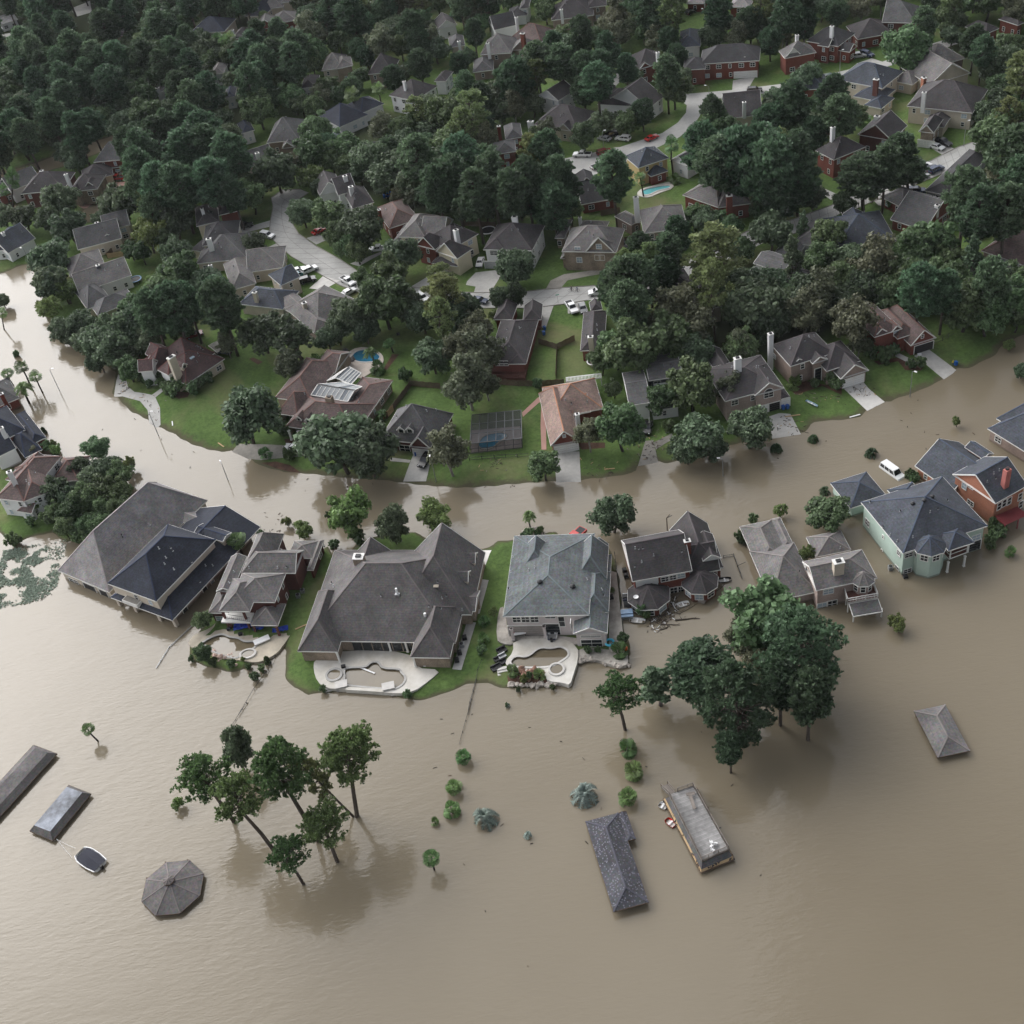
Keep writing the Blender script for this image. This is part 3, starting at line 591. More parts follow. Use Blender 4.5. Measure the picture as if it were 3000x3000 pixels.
    def vents(s, pts=None, n=4):
        k = 0
        if pts is None:
            pts = []
            for b in s.bl:
                for _ in range(n*2):
                    q = b['P'](s.rng.uniform(.15, .85)*b['W'], s.rng.uniform(.2, .7)*b['D'], 0); z = s.roofz(q.x, q.y)
                    if z > 0 and z-b['ez'] < b['rh']*.85 and len(pts) < n: pts.append(Vector((q.x, q.y, z)))
        else: pts = [p for p in (s.hit(p) for p in pts) if p]
        for P in pts:
            mb = MB(); mb.box(P-Vector((0, 0, .15)), (.34, .34, .22), METAL, s.u); mb.tube([P, P+Vector((0, 0, .55))], .10, METAL if s.rng.random() < .7 else METALD, 6)
            mb.obj('roof_vent', s.root, s.o)
    def dormer(s, px, facing, w=1.5, h=1.3, depth=3.0, wm=None, win=True, rh=.8):
        P = s.hit(px)
        if P is None: return
        f = Vector((facing.x, facing.y)).normalized(); d = Vector((-f.y, f.x)); f3 = Vector((f.x, f.y, 0)); d3 = Vector((d.x, d.y, 0)); up = Vector((0, 0, 1)); mb = MB(); wm = wm or TRIM
        A, B_ = P-d3*w/2, P+d3*w/2; Pk = P+up*(h+rh)
        mb.poly([A-up*.4, B_-up*.4, B_+up*h, Pk, A+up*h], wm)
        for sgn in (-1, 1):
            e = P+d3*(sgn*(w/2+.2))+up*(h-.12)+f3*.2; pk = Pk+f3*.2+up*.05; bk = -f3*(depth+.2)
            q = [e, e+bk, pk+bk, pk]; mb.poly(q if sgn > 0 else q[::-1], s.rm); mb.poly([P+d3*(sgn*w/2)-up*.4, P+d3*(sgn*w/2)+up*h, P+d3*(sgn*w/2)+up*h-f3*depth, P+d3*(sgn*w/2)-up*.4-f3*depth], wm)
            mb.beam(e, pk, .12, .2, s.trim)
        o = mb.obj('dormer', s.root, s.o)
        if win:
            c = P+f3*.03; pb = MB(); q = [c-d3*w*.3+up*.15, c+d3*w*.3+up*.15, c+d3*w*.3+up*(h+.1), c-d3*w*.3+up*(h+.1)]; pb.poly(q, GLASS); pb.obj('pane', o, s.o)
    def column(s, px, z0, z1, w=.3, m=None, base=True):
        P = at(px, z0); mb = MB(); mb.box(P, (w, w, z1-z0), m or s.trim, s.u)
        if base: mb.box(P, (w*1.35, w*1.35, .3), m or s.trim, s.u); mb.box(P+Vector((0, 0, z1-z0-.25)), (w*1.3, w*1.3, .25), m or s.trim, s.u)
        mb.obj('column', s.root, s.o)
    def octo(s, px, rad, ez, az, z0=None, rot=0., sides=8, wm=None, rm=None, win=True, part='turret'):
        c = at(px, ez); rm = rm or s.rm; wm = WM[wm] if isinstance(wm, str) else (wm or s.wm); z0 = s.z0 if z0 is None else z0
        ang = [rot+2*math.pi*k/sides for k in range(sides)]; mb = s.B('roof'); fb = s.B('fascia'); wb = s.B('wall')
        E = [Vector((c.x+rad*math.cos(q), c.y+rad*math.sin(q), ez)) for q in ang]; ap = Vector((c.x, c.y, az)); I = [Vector((c.x+(rad-.4)*math.cos(q), c.y+(rad-.4)*math.sin(q), 0)) for q in ang]
        sof = s.B('soffit'); sof.poly([e-Vector((0, 0, .2)) for e in E[::-1]], s.trim)
        for k in range(sides):
            p, q = E[k], E[(k+1) % sides]; mb.poly([p, q, ap], rm); mb.beam(p, ap, .2, .07, CAPS.get(rm.name, rm)); fb.beam(p-Vector((0, 0, .11)), q-Vector((0, 0, .11)), .09, .22, s.trim)
            i, j = I[k], I[(k+1) % sides]; wb.poly([(i.x, i.y, z0), (j.x, j.y, z0), (j.x, j.y, ez-.1), (i.x, i.y, ez-.1)], wm)
            md = (i+j)/2; nr = (md-Vector((c.x, c.y, 0))); nr.normalize()
            if win and nr.to_2d().dot(-md.to_2d().normalized()) > .15 and ez-max(z0, 0) > 1.5:
                h = min(1.5, ez-max(z0, 0)-.7); s.window(Vector((md.x, md.y, ez-.45-h)), (j-i), nr, (j-i).length*.62, h)
    def done(s, vents=3):
        if vents: s.vents(n=vents)
        for part, mb in s.buf.items():
            if mb.f: mb.obj(part, s.root, s.o)
        s.buf = {}
CAPS = {}
for k, v in list(RF.items()):
    e = [n for n in v.node_tree.nodes if n.type == 'VALTORGB'][0].color_ramp.elements[1].color
    CAPS[v.name] = mat('ridge_'+k, tuple(min(1, c*1.12+.004) for c in e[:3]), rough=.9)
# ================= front row in the flood =================
def z3(v, s): return Vector(v)
# long taupe house
H = House('long house with a huge taupe hip roof, left of the navy-roofed house', a_(400,1000), 'taupe', 'beige', z0=-1.2)
b = H.block(a_(75,970), a_(655,1215), 31, 2.9, axis='v', ends='hh', rp=a_(600,572), win=False, hi=.9)
for p in ((255,1090),): H.winp(b, 'f', a_(*p), 2.9, 1.3, blind=False)
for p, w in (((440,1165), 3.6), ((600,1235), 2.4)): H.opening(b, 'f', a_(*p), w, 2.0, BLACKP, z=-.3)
H.block(a_(1320,360), a_(1455,240), -14, 3.0, ends='hh', rp=None, pitch=26)
H.block(a_(1250,215), a_(1335,140), -7, 3.4, ends='gg', pitch=26, win=False)
H.chimney(a_(635,520), 8.6, 1.5, 1.2, 'beige'); H.octo(a_(1035,410), 2.6, 6.2, 8.2, 4.0, wm='beige', win=False); H.vents([a_(800,575), a_(930,490), a_(815,605)]); 
for p in ((345,1130), (535,1200), (660,1255)): H.column(a_(*p), -.8, 2.7, .45)
H.done(0)
# navy roofed two storey house
H = House('two storey house with a navy shingle roof and white porch columns standing in the flood', a_(1100,1100), 'navy', 'beige', z0=-1.2)
lo = H.block(a_(670,1275), a_(1370,1535), b_(812,48), 3.1, axis='v', ends='hg', pitch=22, wm='brickpink', win=False, ov=1.9)
up = H.block(a_(635,1120), a_(1190,1318), a_(1900,632), 6.6, z0=3.2, axis='v', ends='hh', rp=a_(1130,800), win='f')
H.block(a_(1620,540), a_(1715,437), -8, 6.0, ends='gg', pitch=20, win=False)
H.block(a_(1745,590), a_(1790,560), -5, 5.0, ends='gg', pitch=20, win=False)
for p in ((985,1470), (1255,1570), (1430,1635), (795,1400)): H.column(a_(p[0], p[1]-25), -.4, 2.9, .75, TRIMB)
H.winp(lo, 'r', a_(1830,1110), 1.0, 1.4, blind=True); H.winp(lo, 'r', b_(285,690), 1.0, 1.5, blind=True)
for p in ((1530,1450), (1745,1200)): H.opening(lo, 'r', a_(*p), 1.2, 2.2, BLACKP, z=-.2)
mb = MB(); P = at(a_(940,1330), 3.2); mb.box(P, (4.2, 2.2, .9), TRIM, H.u); mb.box(P+Vector((0, 0, .92)), (3.8, 1.9, .05), CONCD, H.u); mb.obj('balcony', H.root, H.o)
H.vents([a_(1220,725), a_(1350,720), a_(1375,750), a_(1300,830), a_(1285,900), a_(1590,880), a_(1390,960), a_(1750,920), a_(1830,920), a_(1685,1105)]); H.done(0)
# red brick house with the blue tarps
H = House('red brick house with grey hip roofs, blue tarps under its rear porch', b_(800,800), 'tan', 'brickdark', z0=.2)
H.block(b_(480,900), b_(985,905), b_(1182,580), 6.2, axis='v', ends='hh', rp=b_(690,635), win='r')
H.block(b_(362,985), b_(692,1032), 9, 6.2, axis='v', ends='hh', pitch=34, walls=False)
H.block(b_(725,1142), b_(1010,1190), b_(1168,945), 3.3, axis='v', ends='hh', pitch=34, walls=False)
b = H.block(b_(248,985), b_(450,1070), 10, 3.3, axis='v', ends='hh', pitch=30, win=False); H.winp(b, 'f', b_(375,1090), 2.0, 1.3, blind=True)
H.block(b_(325,775), b_(500,790), 10, 5.8, axis='v', ends='gg', pitch=30, win=False)
H.block(b_(640,495), b_(1190,655), b_(1370,392), 6.0, axis='u', ends='hg', pitch=38, win=False)
H.block(b_(640,490), b_(962,458), 9, 5.6, axis='v', ends='hh', pitch=48, win=False); H.block(b_(955,462), b_(1065,300), 4, 5.2, ends='hh', pitch=32, win=False, free=True)
H.block(b_(1350,540), b_(1420,540), b_(1648,203), 3.4, W=None, axis='v', ends='hh', pitch=30, win='r'); H.block(b_(1130,410), b_(1420,400), b_(1640,205), 3.4, axis='v', ends='hh', pitch=24)
for p in ((505,1190), (770,1235), (1040,1280)): H.column(b_(*p), .6, 3.1, .42, WM['brickdark'], False)
for p, z in (((470,1190), 6.0), ((705,1200), 6.0)): H.column(b_(*p), .6, z, .42, WM['brickdark'], False)
mb = MB(); q = at(b_(570,1090), 3.0); mb.box(q, (6.2, 2.6, .35), TRIM, H.u); mb.obj('balcony', H.root, H.o)
mb = MB()
for k in range(2):
    p, q = at(b_(455,1085-k*40), 3.4+k*.55), at(b_(705,1125-k*40), 3.4+k*.55); mb.beam(p, q, .06, .06, METALD)
for k in range(12): p = at(b_(455,1085), 3.4).lerp(at(b_(705,1125), 3.4), k/11); mb.beam(p, p+Vector((0, 0, .6)), .04, .04, METALD)
mb.obj('railing', H.root, H.o)
H.vents([b_(525,565), b_(470,690), b_(700,520), b_(1020,520), b_(1120,510), b_(1545,270)]); H.done(0)
# mansion
H = House('very large mansion with a dark grey hip roof over a white pool terrace', n_(800,800), 'mansion', 'stone', z0=.3)
mz = 3.9
main = H.block(n_(215,1030), n_(1290,1046), 25, mz, axis='u', ends='hh', rp=n_(850,482), win=False, hi=.92)
H.block(n_(175,1100), n_(455,1115), 16, mz, axis='v', ends='hh', rp=n_(330,885), win=False)
rw = H.block(n_(972,1142), n_(1250,1160), 13, mz, axis='v', ends='hh', rp=n_(1128,935), win=False)
H.block(n_(1500,415), n_(990,402), -17, mz, axis='v', ends='gh', rp=n_(1185,207), win=False)
H.block(n_(845,392), n_(592,405), -12, mz, axis='v', ends='gh', rp=n_(686,282), win=False)
H.block(n_(1300,706), n_(1430,706), n_(1440,700) if False else -5.5, mz+.05, axis='u', ends='gg', pitch=25, win=False) if False else H.block(n_(1362,822), n_(1432,822), 5.5, mz, axis='u', ends='gg', pitch=22, win=False)
for p in ((1438,470), (1388,600)): H.dormer(n_(*p), H.bl[0]['u'], 2.6, 1.1, 4.5, WM['beige'], rh=1.1)
H.chimney(n_(603,437), 12.0, 2.0, 1.6, 'stone', zb=4)
for p in ((580,1090), (835,1105), (955,1110), (475,1185), (290,1140), (1010,1215), (1075,1210)): H.column(n_(*p), .7, mz-.15, .35)
for p in ((1490,510), (1455,800), (1430,880)): H.column(n_(*p), .6, mz-.15, .5, WM['stone'])
mb = MB()                                                     # recessed back porch seen through its openings
q = [H.face(main, 'f')]; P0, dd, nr, ln = q[0]; P0 = Vector(P0); d3 = Vector((dd.x, dd.y, 0)); n3 = Vector((nr.x, nr.y, 0))
for k in range(7):
    c = P0+d3*(9+k*2.0)+n3*.03; mb.poly([c+Vector((0, 0, .8)), c+d3*1.8+Vector((0, 0, .8)), c+d3*1.8+Vector((0, 0, 3.3)), c+Vector((0, 0, 3.3))], GLASS)
mb.obj('patio_door', H.root, H.o)
H.vents([n_(765,715), n_(1165,615), n_(1195,735), n_(1228,715), n_(1185,805), n_(1105,790), n_(1340,815), n_(1330,860), n_(415,625), n_(430,650)])
P = H.hit(n_(880,700)); mb = MB(); mb.box(P-Vector((0, 0, .2)), (.9, .9, .35), METAL, H.u); mb.tube([P, P+Vector((0, 0, 1.5))], .22, WHITEP, 8); mb.obj('roof_vent', H.root, H.o)
P = H.hit(n_(1078,858)); mb = MB(); mb.tube([P, P+Vector((0, 0, .8))], .25, WHITEP, 8); mb.obj('roof_vent', H.root, H.o)
P = H.hit(n_(1155,640)); mb = MB(); mb.box(P-Vector((0, 0, .1)), (1.0, 1.2, .25), WM['beige'], H.u); mb.obj('skylight', H.root, H.o)
H.done(0)
# teal shingle house
H = House('pale pink stucco house with a blue-grey mottled roof and a boat on its patio', f_(600,800), 'teal', 'pink', z0=.6)
b = H.block(f_(92,992), f_(1065,972), 22, 6.6, axis='v', ends='hh', rp=f_(530,520), win=False, hi=1.05)
b2 = H.block(f_(885,1190), f_(1272,1172), f_(1252,285), 4.6, axis='v', ends='gh', rp=f_(1065,1117), win=False)
H.block(f_(960,950), f_(1286,940), f_(1286,480), 4.9, axis='v', ends='hh', pitch=40, win=False)
H.block(f_(640,178), f_(330,208), -7, 6.2, axis='v', ends='gh', rp=f_(490,85), win=False); H.block(f_(680,172), f_(520,100), -3, 5.0, axis='v', ends='gh', pitch=30, win=False)
H.block(f_(1285,225), f_(940,180), -9, 5.6, axis='v', ends='gh', rp=f_(1052,75), win=False); H.block(f_(1285,190), f_(1090,150), -6, 4.6, axis='v', ends='gh', rp=f_(1125,82), win=False)
for x in (245, 345, 448): H.winp(b, 'f', f_(x, 1022), 1.55, 1.6, blind=False)
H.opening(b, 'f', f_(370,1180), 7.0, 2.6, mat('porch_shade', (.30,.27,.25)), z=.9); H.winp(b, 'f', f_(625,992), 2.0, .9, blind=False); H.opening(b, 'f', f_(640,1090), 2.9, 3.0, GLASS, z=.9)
H.winp(b, 'f', f_(755,1045), 1.2, 2.8, blind=False); H.winp(b2, 'f', f_(1095,1290), 4.0, 2.0, blind=False); H.winp(b2, 'f', f_(1085,1213), 3.8, .55, blind=False); H.winp(b2, 'l', f_(865,1085), 1.2, 2.0, blind=False)
H.column(f_(575,1225), .9, 4.0, .5, WM['pink']); H.column(f_(210,1250), .9, 4.0, .5, WM['pink'])
P = H.hit(f_(508,605)); Q = H.hit(f_(882,655))
for P in (P, Q): mb = MB(); mb.lathe(P-Vector((0, 0, .2)), [(.42, 0), (.42, .3), (.55, .35), (.5, .6), (.2, .75), (0, .78)], METALD, 12); mb.obj('turbine_vent', H.root, H.o)
H.vents([f_(455,440), f_(385,470), f_(205,320), f_(185,490), f_(1042,575), f_(1230,755), f_(1210,690), f_(155,680)]); H.done(0)
# red brick house with the turrets
H = House('red brick and white house with a dark roof and two octagonal turret roofs', h_(700,800), 'plum', 'brick', z0=-1.0)
mb_ = H.block(h_(255,1080), h_(1100,925), h_(905,347), 5.6, axis='u', ends='gg', rp=h_(560,477), win=False)
for x, y, w in ((720,1045,1.7), (828,1022,1.7), (938,998,1.7)): H.winp(mb_, 'f', h_(x, y), w, 1.25, blind=(x > 900))
for x, y, w in ((742,1228,1.3), (842,1205,1.7), (938,1190,1.3)): H.winp(mb_, 'f', h_(x, y), w, 1.7, blind=False)
P0, dd, nr, ln = H.face(mb_, 'f'); mb = MB(); d3 = Vector((dd.x, dd.y, 0)); o3 = P0-Vector((nr.x, nr.y, 0))*-.04+Vector((0, 0, 2.9))
mb.poly([o3+d3*.2, o3+d3*ln*.42, o3+d3*ln*.42+Vector((0, 0, 2.4)), o3+d3*.2+Vector((0, 0, 2.4))], WM['white']); mb.obj('siding_panel', H.root, H.o)
for x, y in ((342,1105), (585,1065)): H.winp(mb_, 'f', h_(x, y), .9, 1.4, blind=True)
wg = H.block(h_(1075,985), h_(1500,915), h_(1470,500), 3.2, axis='u', ends='gg', rp=h_(1270,535), win=False)
H.block(h_(1385,440), h_(1310,245), 9.5, 3.2, axis='u', ends='gg', pitch=38, win=False) if False else H.block(h_(1310,245), h_(785,355), -13, 3.3, axis='v', ends='gh', rp=h_(1040,162), win=False)
dm = H.block(h_(1255,790), h_(1510,745), 7, 5.2, axis='v', ends='gg', rp=h_(1385,700), wm='white', win=False, z0=3.0); H.winp(dm, 'f', h_(1378,800), 1.7, 1.6, blind=True)
H.winp(wg, 'f', h_(1395,965), 1.6, .9, blind=False)
H.octo(h_(485,1265), 4.35, 2.3, 4.6, -1, rot=.2); H.octo(h_(1210,1075), 3.7, 2.7, 5.0, -1, rot=.1)
H.chimney(h_(1028,505), 9.2, 1.2, .9, 'brick', zb=4)
for p in ((345,620), (405,612), (295,615), (555,715), (290,870), (388,805), (955,660)): H.vents([h_(*p)])
mb = MB(); P = at(h_(1275,1300), .5); mb.box(P, (1.4, 3.4, .18), WOOD, (.8, -.6)); mb.obj('deck_steps', H.root, H.o)
P = at(h_(305,1305), 3.2); mb = MB(); mb.lathe(P, [(0, 0), (.3, .06), (.52, .2)], WHITEP, 12); mb.obj('satellite_dish', H.root, H.o); H.done(0)
# brown roof house with a balcony
H = House('brown-roofed pink brick house with a railed balcony over a patio cover', i_(1000,800), 'tan', 'brickpink', z0=-1.0)
mn = H.block(i_(1022,878), i_(1650,748), i_(1480,457), 5.4, axis='u', ends='gh', rp=i_(1300,562), win=False)
H.winp(mn, 'f', i_(1148,888), 2.0, 1.3, blind=True); H.winp(mn, 'f', i_(1085,1040), 2.0, 1.9, blind=True); H.winp(mn, 'f', i_(1185,1015), 2.0, 1.9, blind=False)
bay = H.octo(i_(1500,752), 2.3, 5.4, 7.0, 2.9, rot=.15)
lw = H.block(i_(545,905), i_(1040,1000), 14, 2.6, axis='u', ends='hh', pitch=30, win=False) if False else H.block(i_(560,985), i_(1040,895), 14, 2.6, axis='u', ends='hh', pitch=30, win=False)
lg = H.block(i_(410,622), i_(772,606), i_(560,180), 2.6, axis='v', ends='hh', pitch=28, win=False); H.block(i_(686,432), i_(790,412), i_(640,127), 2.6, axis='v', ends='hh', pitch=22, win=False, wm='white')
H.block(i_(1015,522), i_(1386,470), i_(1270,270), 2.6, axis='v', ends='hh', rp=None, pitch=28, win=False)
H.chimney(i_(1252,580), 9.4, 1.9, 1.3, 'beige', zb=5)
mb = MB(); Q = [at(i_(*p), 2.9) for p in ((1345,1000), (1655,945), (1600,800), (1305,862))]
mb.prism([q[:2] for q in Q], 2.6, 2.86, WOODR, TRIM); mb.obj('balcony', H.root, H.o); mb = MB()
for p, q in zip((Q[3], Q[0], Q[1]), (Q[0], Q[1], Q[2])):
    for z in (.45, 1.0): mb.beam(p+Vector((0, 0, z)), q+Vector((0, 0, z)), .12, .10, TRIM)
    n = int((q-p).length/.28)
    for k in range(n+1): s_p = p.lerp(q, k/n); mb.beam(s_p, s_p+Vector((0, 0, 1.0)), .045 if k % 6 else .14, .045 if k % 6 else .14, TRIM)
mb.obj('railing', H.root, H.o); mb = MB(); Q = [at(i_(*p), z) for p, z in (((1405,1145), 2.3), ((1705,1095), 2.3), ((1660,962), 2.75), ((1360,1015), 2.75))]
mb.poly(Q, RF['grey']); mb.poly([q-Vector((0, 0, .16)) for q in Q[::-1]], TRIM)
for k in range(4): mb.beam(Q[k]-Vector((0, 0, .09)), Q[(k+1) % 4]-Vector((0, 0, .09)), .1, .2, TRIM)
mb.obj('patio_cover', H.root, H.o)
for p in ((1402,1185), (1692,1135), (1345,1085), (1325,1010)): H.column(i_(p[0], p[1]+30), -.4, 2.25, .2)
for p in ((850,690), (920,660), (1190,610), (1310,590), (1270,445)): H.vents([i_(*p)])
H.done(0)
# green house
H = House('mint green stucco two storey house with a slate hip roof', j_(900,1100), 'slate', 'green', z0=-1.0)
g1 = H.block(j_(790,1420), j_(1590,1160), j_(1095,715), 6.3, axis='v', ends='hh', rp=None, pitch=27, win=False)
for x, y, w, h in ((455,1130,1.5,1.6), (447,1255,1.7,2.0), (605,1265,.6,.9), (592,1400,.6,1.0), (752,1418,1.2,1.2), (735,1565,1.3,1.4)): H.winp(g1, 'l', j_(x, y), w, h, blind=False)
for x, y in ((845,1435), (832,1585)): H.winp(g1, 'f', j_(x, y), 1.7, 1.15, blind=False)
H.winp(g1, 'f', j_(1478,1272), 1.9, 1.5, blind=True); H.opening(g1, 'f', j_(1455,1420), 2.4, 2.5, GLASS, z=.2)
H.octo(j_(1035,1330), 3.4, 6.25, 8.0, -1, rot=.55)
gb = H.block(j_(1225,1402), j_(1460,1312), 5, 6.2, axis='v', ends='hh', rp=j_(1255,1225), walls=False, win=False)
mb = MB(); Q = [at(j_(*p), 3.1) for p in ((1225,1470), (1400,1405), (1390,1330), (1150,1390))]
mb.prism([q[:2] for q in Q], 2.8, 3.1, WOODR, TRIM)
for p, q in zip((Q[3], Q[0]), (Q[0], Q[1])):
    mb.beam(p+Vector((0, 0, 1)), q+Vector((0, 0, 1)), .1, .1, TRIM)
mb.obj('balcony', H.root, H.o)
for p in ((1205,1600), (1362,1545)): H.column(j_(*p), -.1, 2.8, .32)
for p in ((1232,1430), (1395,1370)): H.column(j_(p[0], p[1]+30), 3.1, 6.0, .22)
H.block(j_(300,1000), j_(640,880), j_(405,657), 2.9, axis='v', ends='hh', pitch=27, win='l')
H.block(j_(890,760), j_(630,805), -5, 5.6, axis='v', ends='hh', pitch=27, win=False)
for p in ((880,958), (990,928), (1068,892)):
    P = H.hit(j_(*p))
    if P: mb = MB(); mb.lathe(P-Vector((0, 0, .2)), [(.3, 0), (.3, .35), (.42, .4), (.4, .6), (0, .75)], METALD, 12); mb.obj('turbine_vent', H.root, H.o)
H.vents([j_(*p) for p in ((483,940), (765,1025), (1045,1035), (1122,1005), (1208,925), (600,1175), (670,1250), (735,1310), (882,1270))]); H.done(0)
# orange brick house
H = House('orange brick house with a dark slate gable roof and a maroon pergola', j_(1650,900), 'slate', 'brickorange', z0=-1.0)
og = H.block(j_(1662,950), j_(1965,778), 30, 6.2, CA=j_(1262,672), axis='u', ends='gg', rp=j_(1690,560), win=False)
for x, y, w, h in ((1370,785,1.2,1.6), (1430,795,1.3,.7), (1428,945,1.6,1.2)): H.winp(og, 'l', j_(x, y), w, h, blind=(x == 1370))
for x, y in ((1697,975), (1745,945), (1792,925), (1895,885), (1900,960)): H.winp(og, 'f', j_(x, y), 1.1, 1.9, blind=False)
H.block(j_(890,602), j_(1270,832), 12, 2.9, axis='u', ends='gg', pitch=34, win='f'); H.block(j_(1530,520), j_(1665,490), 5, 5.0, axis='v', ends='gg', pitch=30, win=False)
H.chimney(j_(1776,628), 11.5, 1.3, 1.0, mat('chimney_rose', (.42,.15,.13), rough=.9), zb=6.5, cap=False)
mb = MB(); Q = [at(j_(*p), 2.6) for p in ((1755,1150), (1965,1055), (1870,980), (1655,1075))]; MR = mat('pergola_maroon', (.22,.045,.05), rough=.7)
for k in range(15):
    p, q = Q[3].lerp(Q[0], k/14), Q[2].lerp(Q[1], k/14); mb.beam(p, q, .10, .16, MR)
for k in range(4): p, q = Q[3].lerp(Q[2], k/3), Q[0].lerp(Q[1], k/3); mb.beam(p-Vector((0, 0, .14)), q-Vector((0, 0, .14)), .12, .16, MR)
for q in (Q[0], Q[0].lerp(Q[1], .6)): mb.beam(q, q-Vector((0, 0, 3)), .2, .2, MR)
mb.obj('pergola', H.root, H.o); H.vents([j_(*p) for p in ((1645,670), (1697,640), (1665,715), (1583,750))]); H.done(0)
H = House('dark slate hip roof on brown brick walls at the right edge, partly cut off', j_(1800,300), 'slate', 'brickbrown', z0=-1.0)
H.block(j_(1590,243), j_(1965,475), 14, 3.2, axis='u', ends='hh', pitch=34, win='f'); H.block(j_(1670,150), j_(1930,300), 12, 3.4, axis='u', ends='hh', pitch=36, win=False); H.done(2)
# ================= left edge, in the flood =================
H = House('navy-roofed red brick house with white gable panels at the left edge of the picture', d_(250,450), 'navy', 'brick', z0=-1.0)
H.block(d_(400,650), d_(580,562), d_(350,212), 3.3, axis='v', ends='hh', pitch=32, win=False); H.block(d_(-200,700), d_(400,650) if False else d_(330,480), 14, 4.6, axis='u', ends='hh', pitch=30, win=False)
H.block(d_(-150,790), d_(225,770), 8, 4.0, axis='u', ends='gg', pitch=22, wm='white', win=False) if False else H.block(d_(-60,830), d_(200,695), 8, 4.4, axis='u', ends='gg', pitch=30, wm='white', win=False, ov=.2)
H.block(d_(300,800), d_(545,735), 12, 3.0, axis='u', ends='hh', pitch=26, win=False); H.chimney(d_(15,450), 9.0, 1.0, .9, 'white', zb=3.5); H.done(2)
H = House('brown-roofed white house with a tall white chimney beside the left grove', d_(250,1100), 'brown', 'white', z0=.2)
H.block(d_(300,1370), d_(990,1110) if False else d_(640,1240), 14, 6.0, axis='v', ends='hh', pitch=34, win='fl'); H.block(d_(-60,1330), d_(300,1370), 16, 6.0, free=True, axis='v', ends='hh', pitch=32, win=True)
H.block(d_(650,850), d_(390,790), -9, 5.6, axis='v', ends='gh', pitch=30, win=False, free=True); H.block(d_(640,1130), d_(990,1105), 9, 3.4, axis='u', ends='hh', pitch=30, win=False, free=True)
H.chimney(d_(115,1000), 11.5, 1.1, .9, 'white', zb=4); bb = H.block(d_(215,1490), d_(400,1520), 4, 3.2, axis='u', ends='hg', pitch=30, free=True, wm='white'); H.done(3)
H = House('red brick house with a grey roof behind the date palms at the left edge', d_(60,120), 'grey', 'brick', z0=-1.0)
H.block(d_(-120,220), d_(243,68), 12, 3.0, axis='u', ends='hh', pitch=26); H.chimney(d_(15,20), 6, 1.0, .8, 'brick', zb=2); H.done(1)
# ================= north bank, first row =================
H = House('maroon-roofed house with a tall white chimney above the curved driveway', c_(600,350), 'maroon', 'beige', z0=.4)
bm_ = H.block(c_(700,610), c_(1245,245), CA=c_(330,400), ez=3.7, axis='u', ends='hh', rp=None, pitch=36, win='f')
H.block(c_(640,340), c_(1225,215), -11 if False else 13, 4.6, axis='u', ends='hh', pitch=38, win=False)
t1 = H.block(c_(310,390), c_(430,488), 6, 5.4, axis='u', ends='hh', pitch=36, win=False, wm='white'); H.winp(t1, 'f', c_(400,500), 1.0, 1.4) if False else None
H.block(c_(55,400), c_(180,482), 12, 3.6, axis='u', ends='hh', pitch=34, win='fr'); H.block(c_(35,315), c_(100,360), 6, 3.8, axis='u', ends='hg', pitch=34, win=False); H.block(c_(130,175), c_(245,245), 5, 5.0, axis='u', ends='gg', pitch=40, win=False)
H.block(c_(235,415), c_(300,270), 4, 5.4, free=True, axis='v', ends='gg', pitch=44, wm='white', win=False)
H.chimney(c_(487,225), 10.5, 2.0, 1.1, 'beige', zb=.5); H.dormer(c_(690,385), bm_['n']*-1, 1.4, .9, 3, WM['beige'])
H.vents([c_(*p) for p in ((690,170), (870,180), (880,205), (858,295), (570,165), (840,62), (870,75), (905,97), (935,115))]); P = H.hit(c_(780,230))
if P: mb = MB(); mb.box(P-Vector((0, 0, .1)), (1.2, 1.2, .3), GLASSB, H.u); mb.obj('skylight', H.root, H.o)
H.done(0)
# carport behind it
H = House('weathered corrugated carport roof behind the maroon-roofed house', C0(1245,410), mat('corrugated', (.16,.15,.13), rough=.7, var=.3), 'grey', name='carport', cat='carport', z0=.5)
H.block(C0(1225,447), C0(1312,402), C0(1262,367), 2.8, axis='u', ends='gg', pitch=6, walls=False); 
for p in ((1225,455), (1308,410), (1170,412), (1260,376)): H.column(C0(p[0], p[1]+22), .5, 2.6, .15, WOOD, False)
H.done(0)
H = House('long brown-roofed house with a white striped glass roof over its court', e_(600,450), 'brown', 'stone', z0=.4)
fb_ = H.block(e_(215,640), e_(860,725), 12, 3.7, axis='u', ends='hh', rp=e_(600,415), win=False, skip='f')
rb_ = H.block(e_(660,560), e_(952,606), e_(1256,213), 3.7, axis='v', ends='hh', rp=e_(805,445), win='r')
H.block(e_(100,385), e_(470,400), 17, 3.8, axis='v', ends='hh', pitch=32, win=False); H.block(e_(130,525), e_(330,540), 10, 3.6, axis='u', ends='hh', pitch=32, win=False, skip='f')
H.block(e_(450,120), e_(690,130), 9, 3.9, axis='u', ends='hg', pitch=30, win=False)
for p in ((345,590), (430,608)): H.dormer(e_(*p), fb_['n']*-1, 1.3, .7, 2.4)
for p in ((265,745), (350,750), (110,455), (160,590)): H.column(e_(p[0]+8, p[1]+25) if p[1] > 700 else e_(*p), .6, 3.5, .4)
gl = mat('glass_roof', (.40,.42,.43), rough=.25, var=.25, scale=.5, spec=.5); gld = mat('glass_roof_dark', (.20,.22,.24), rough=.2, var=.2, scale=.5)
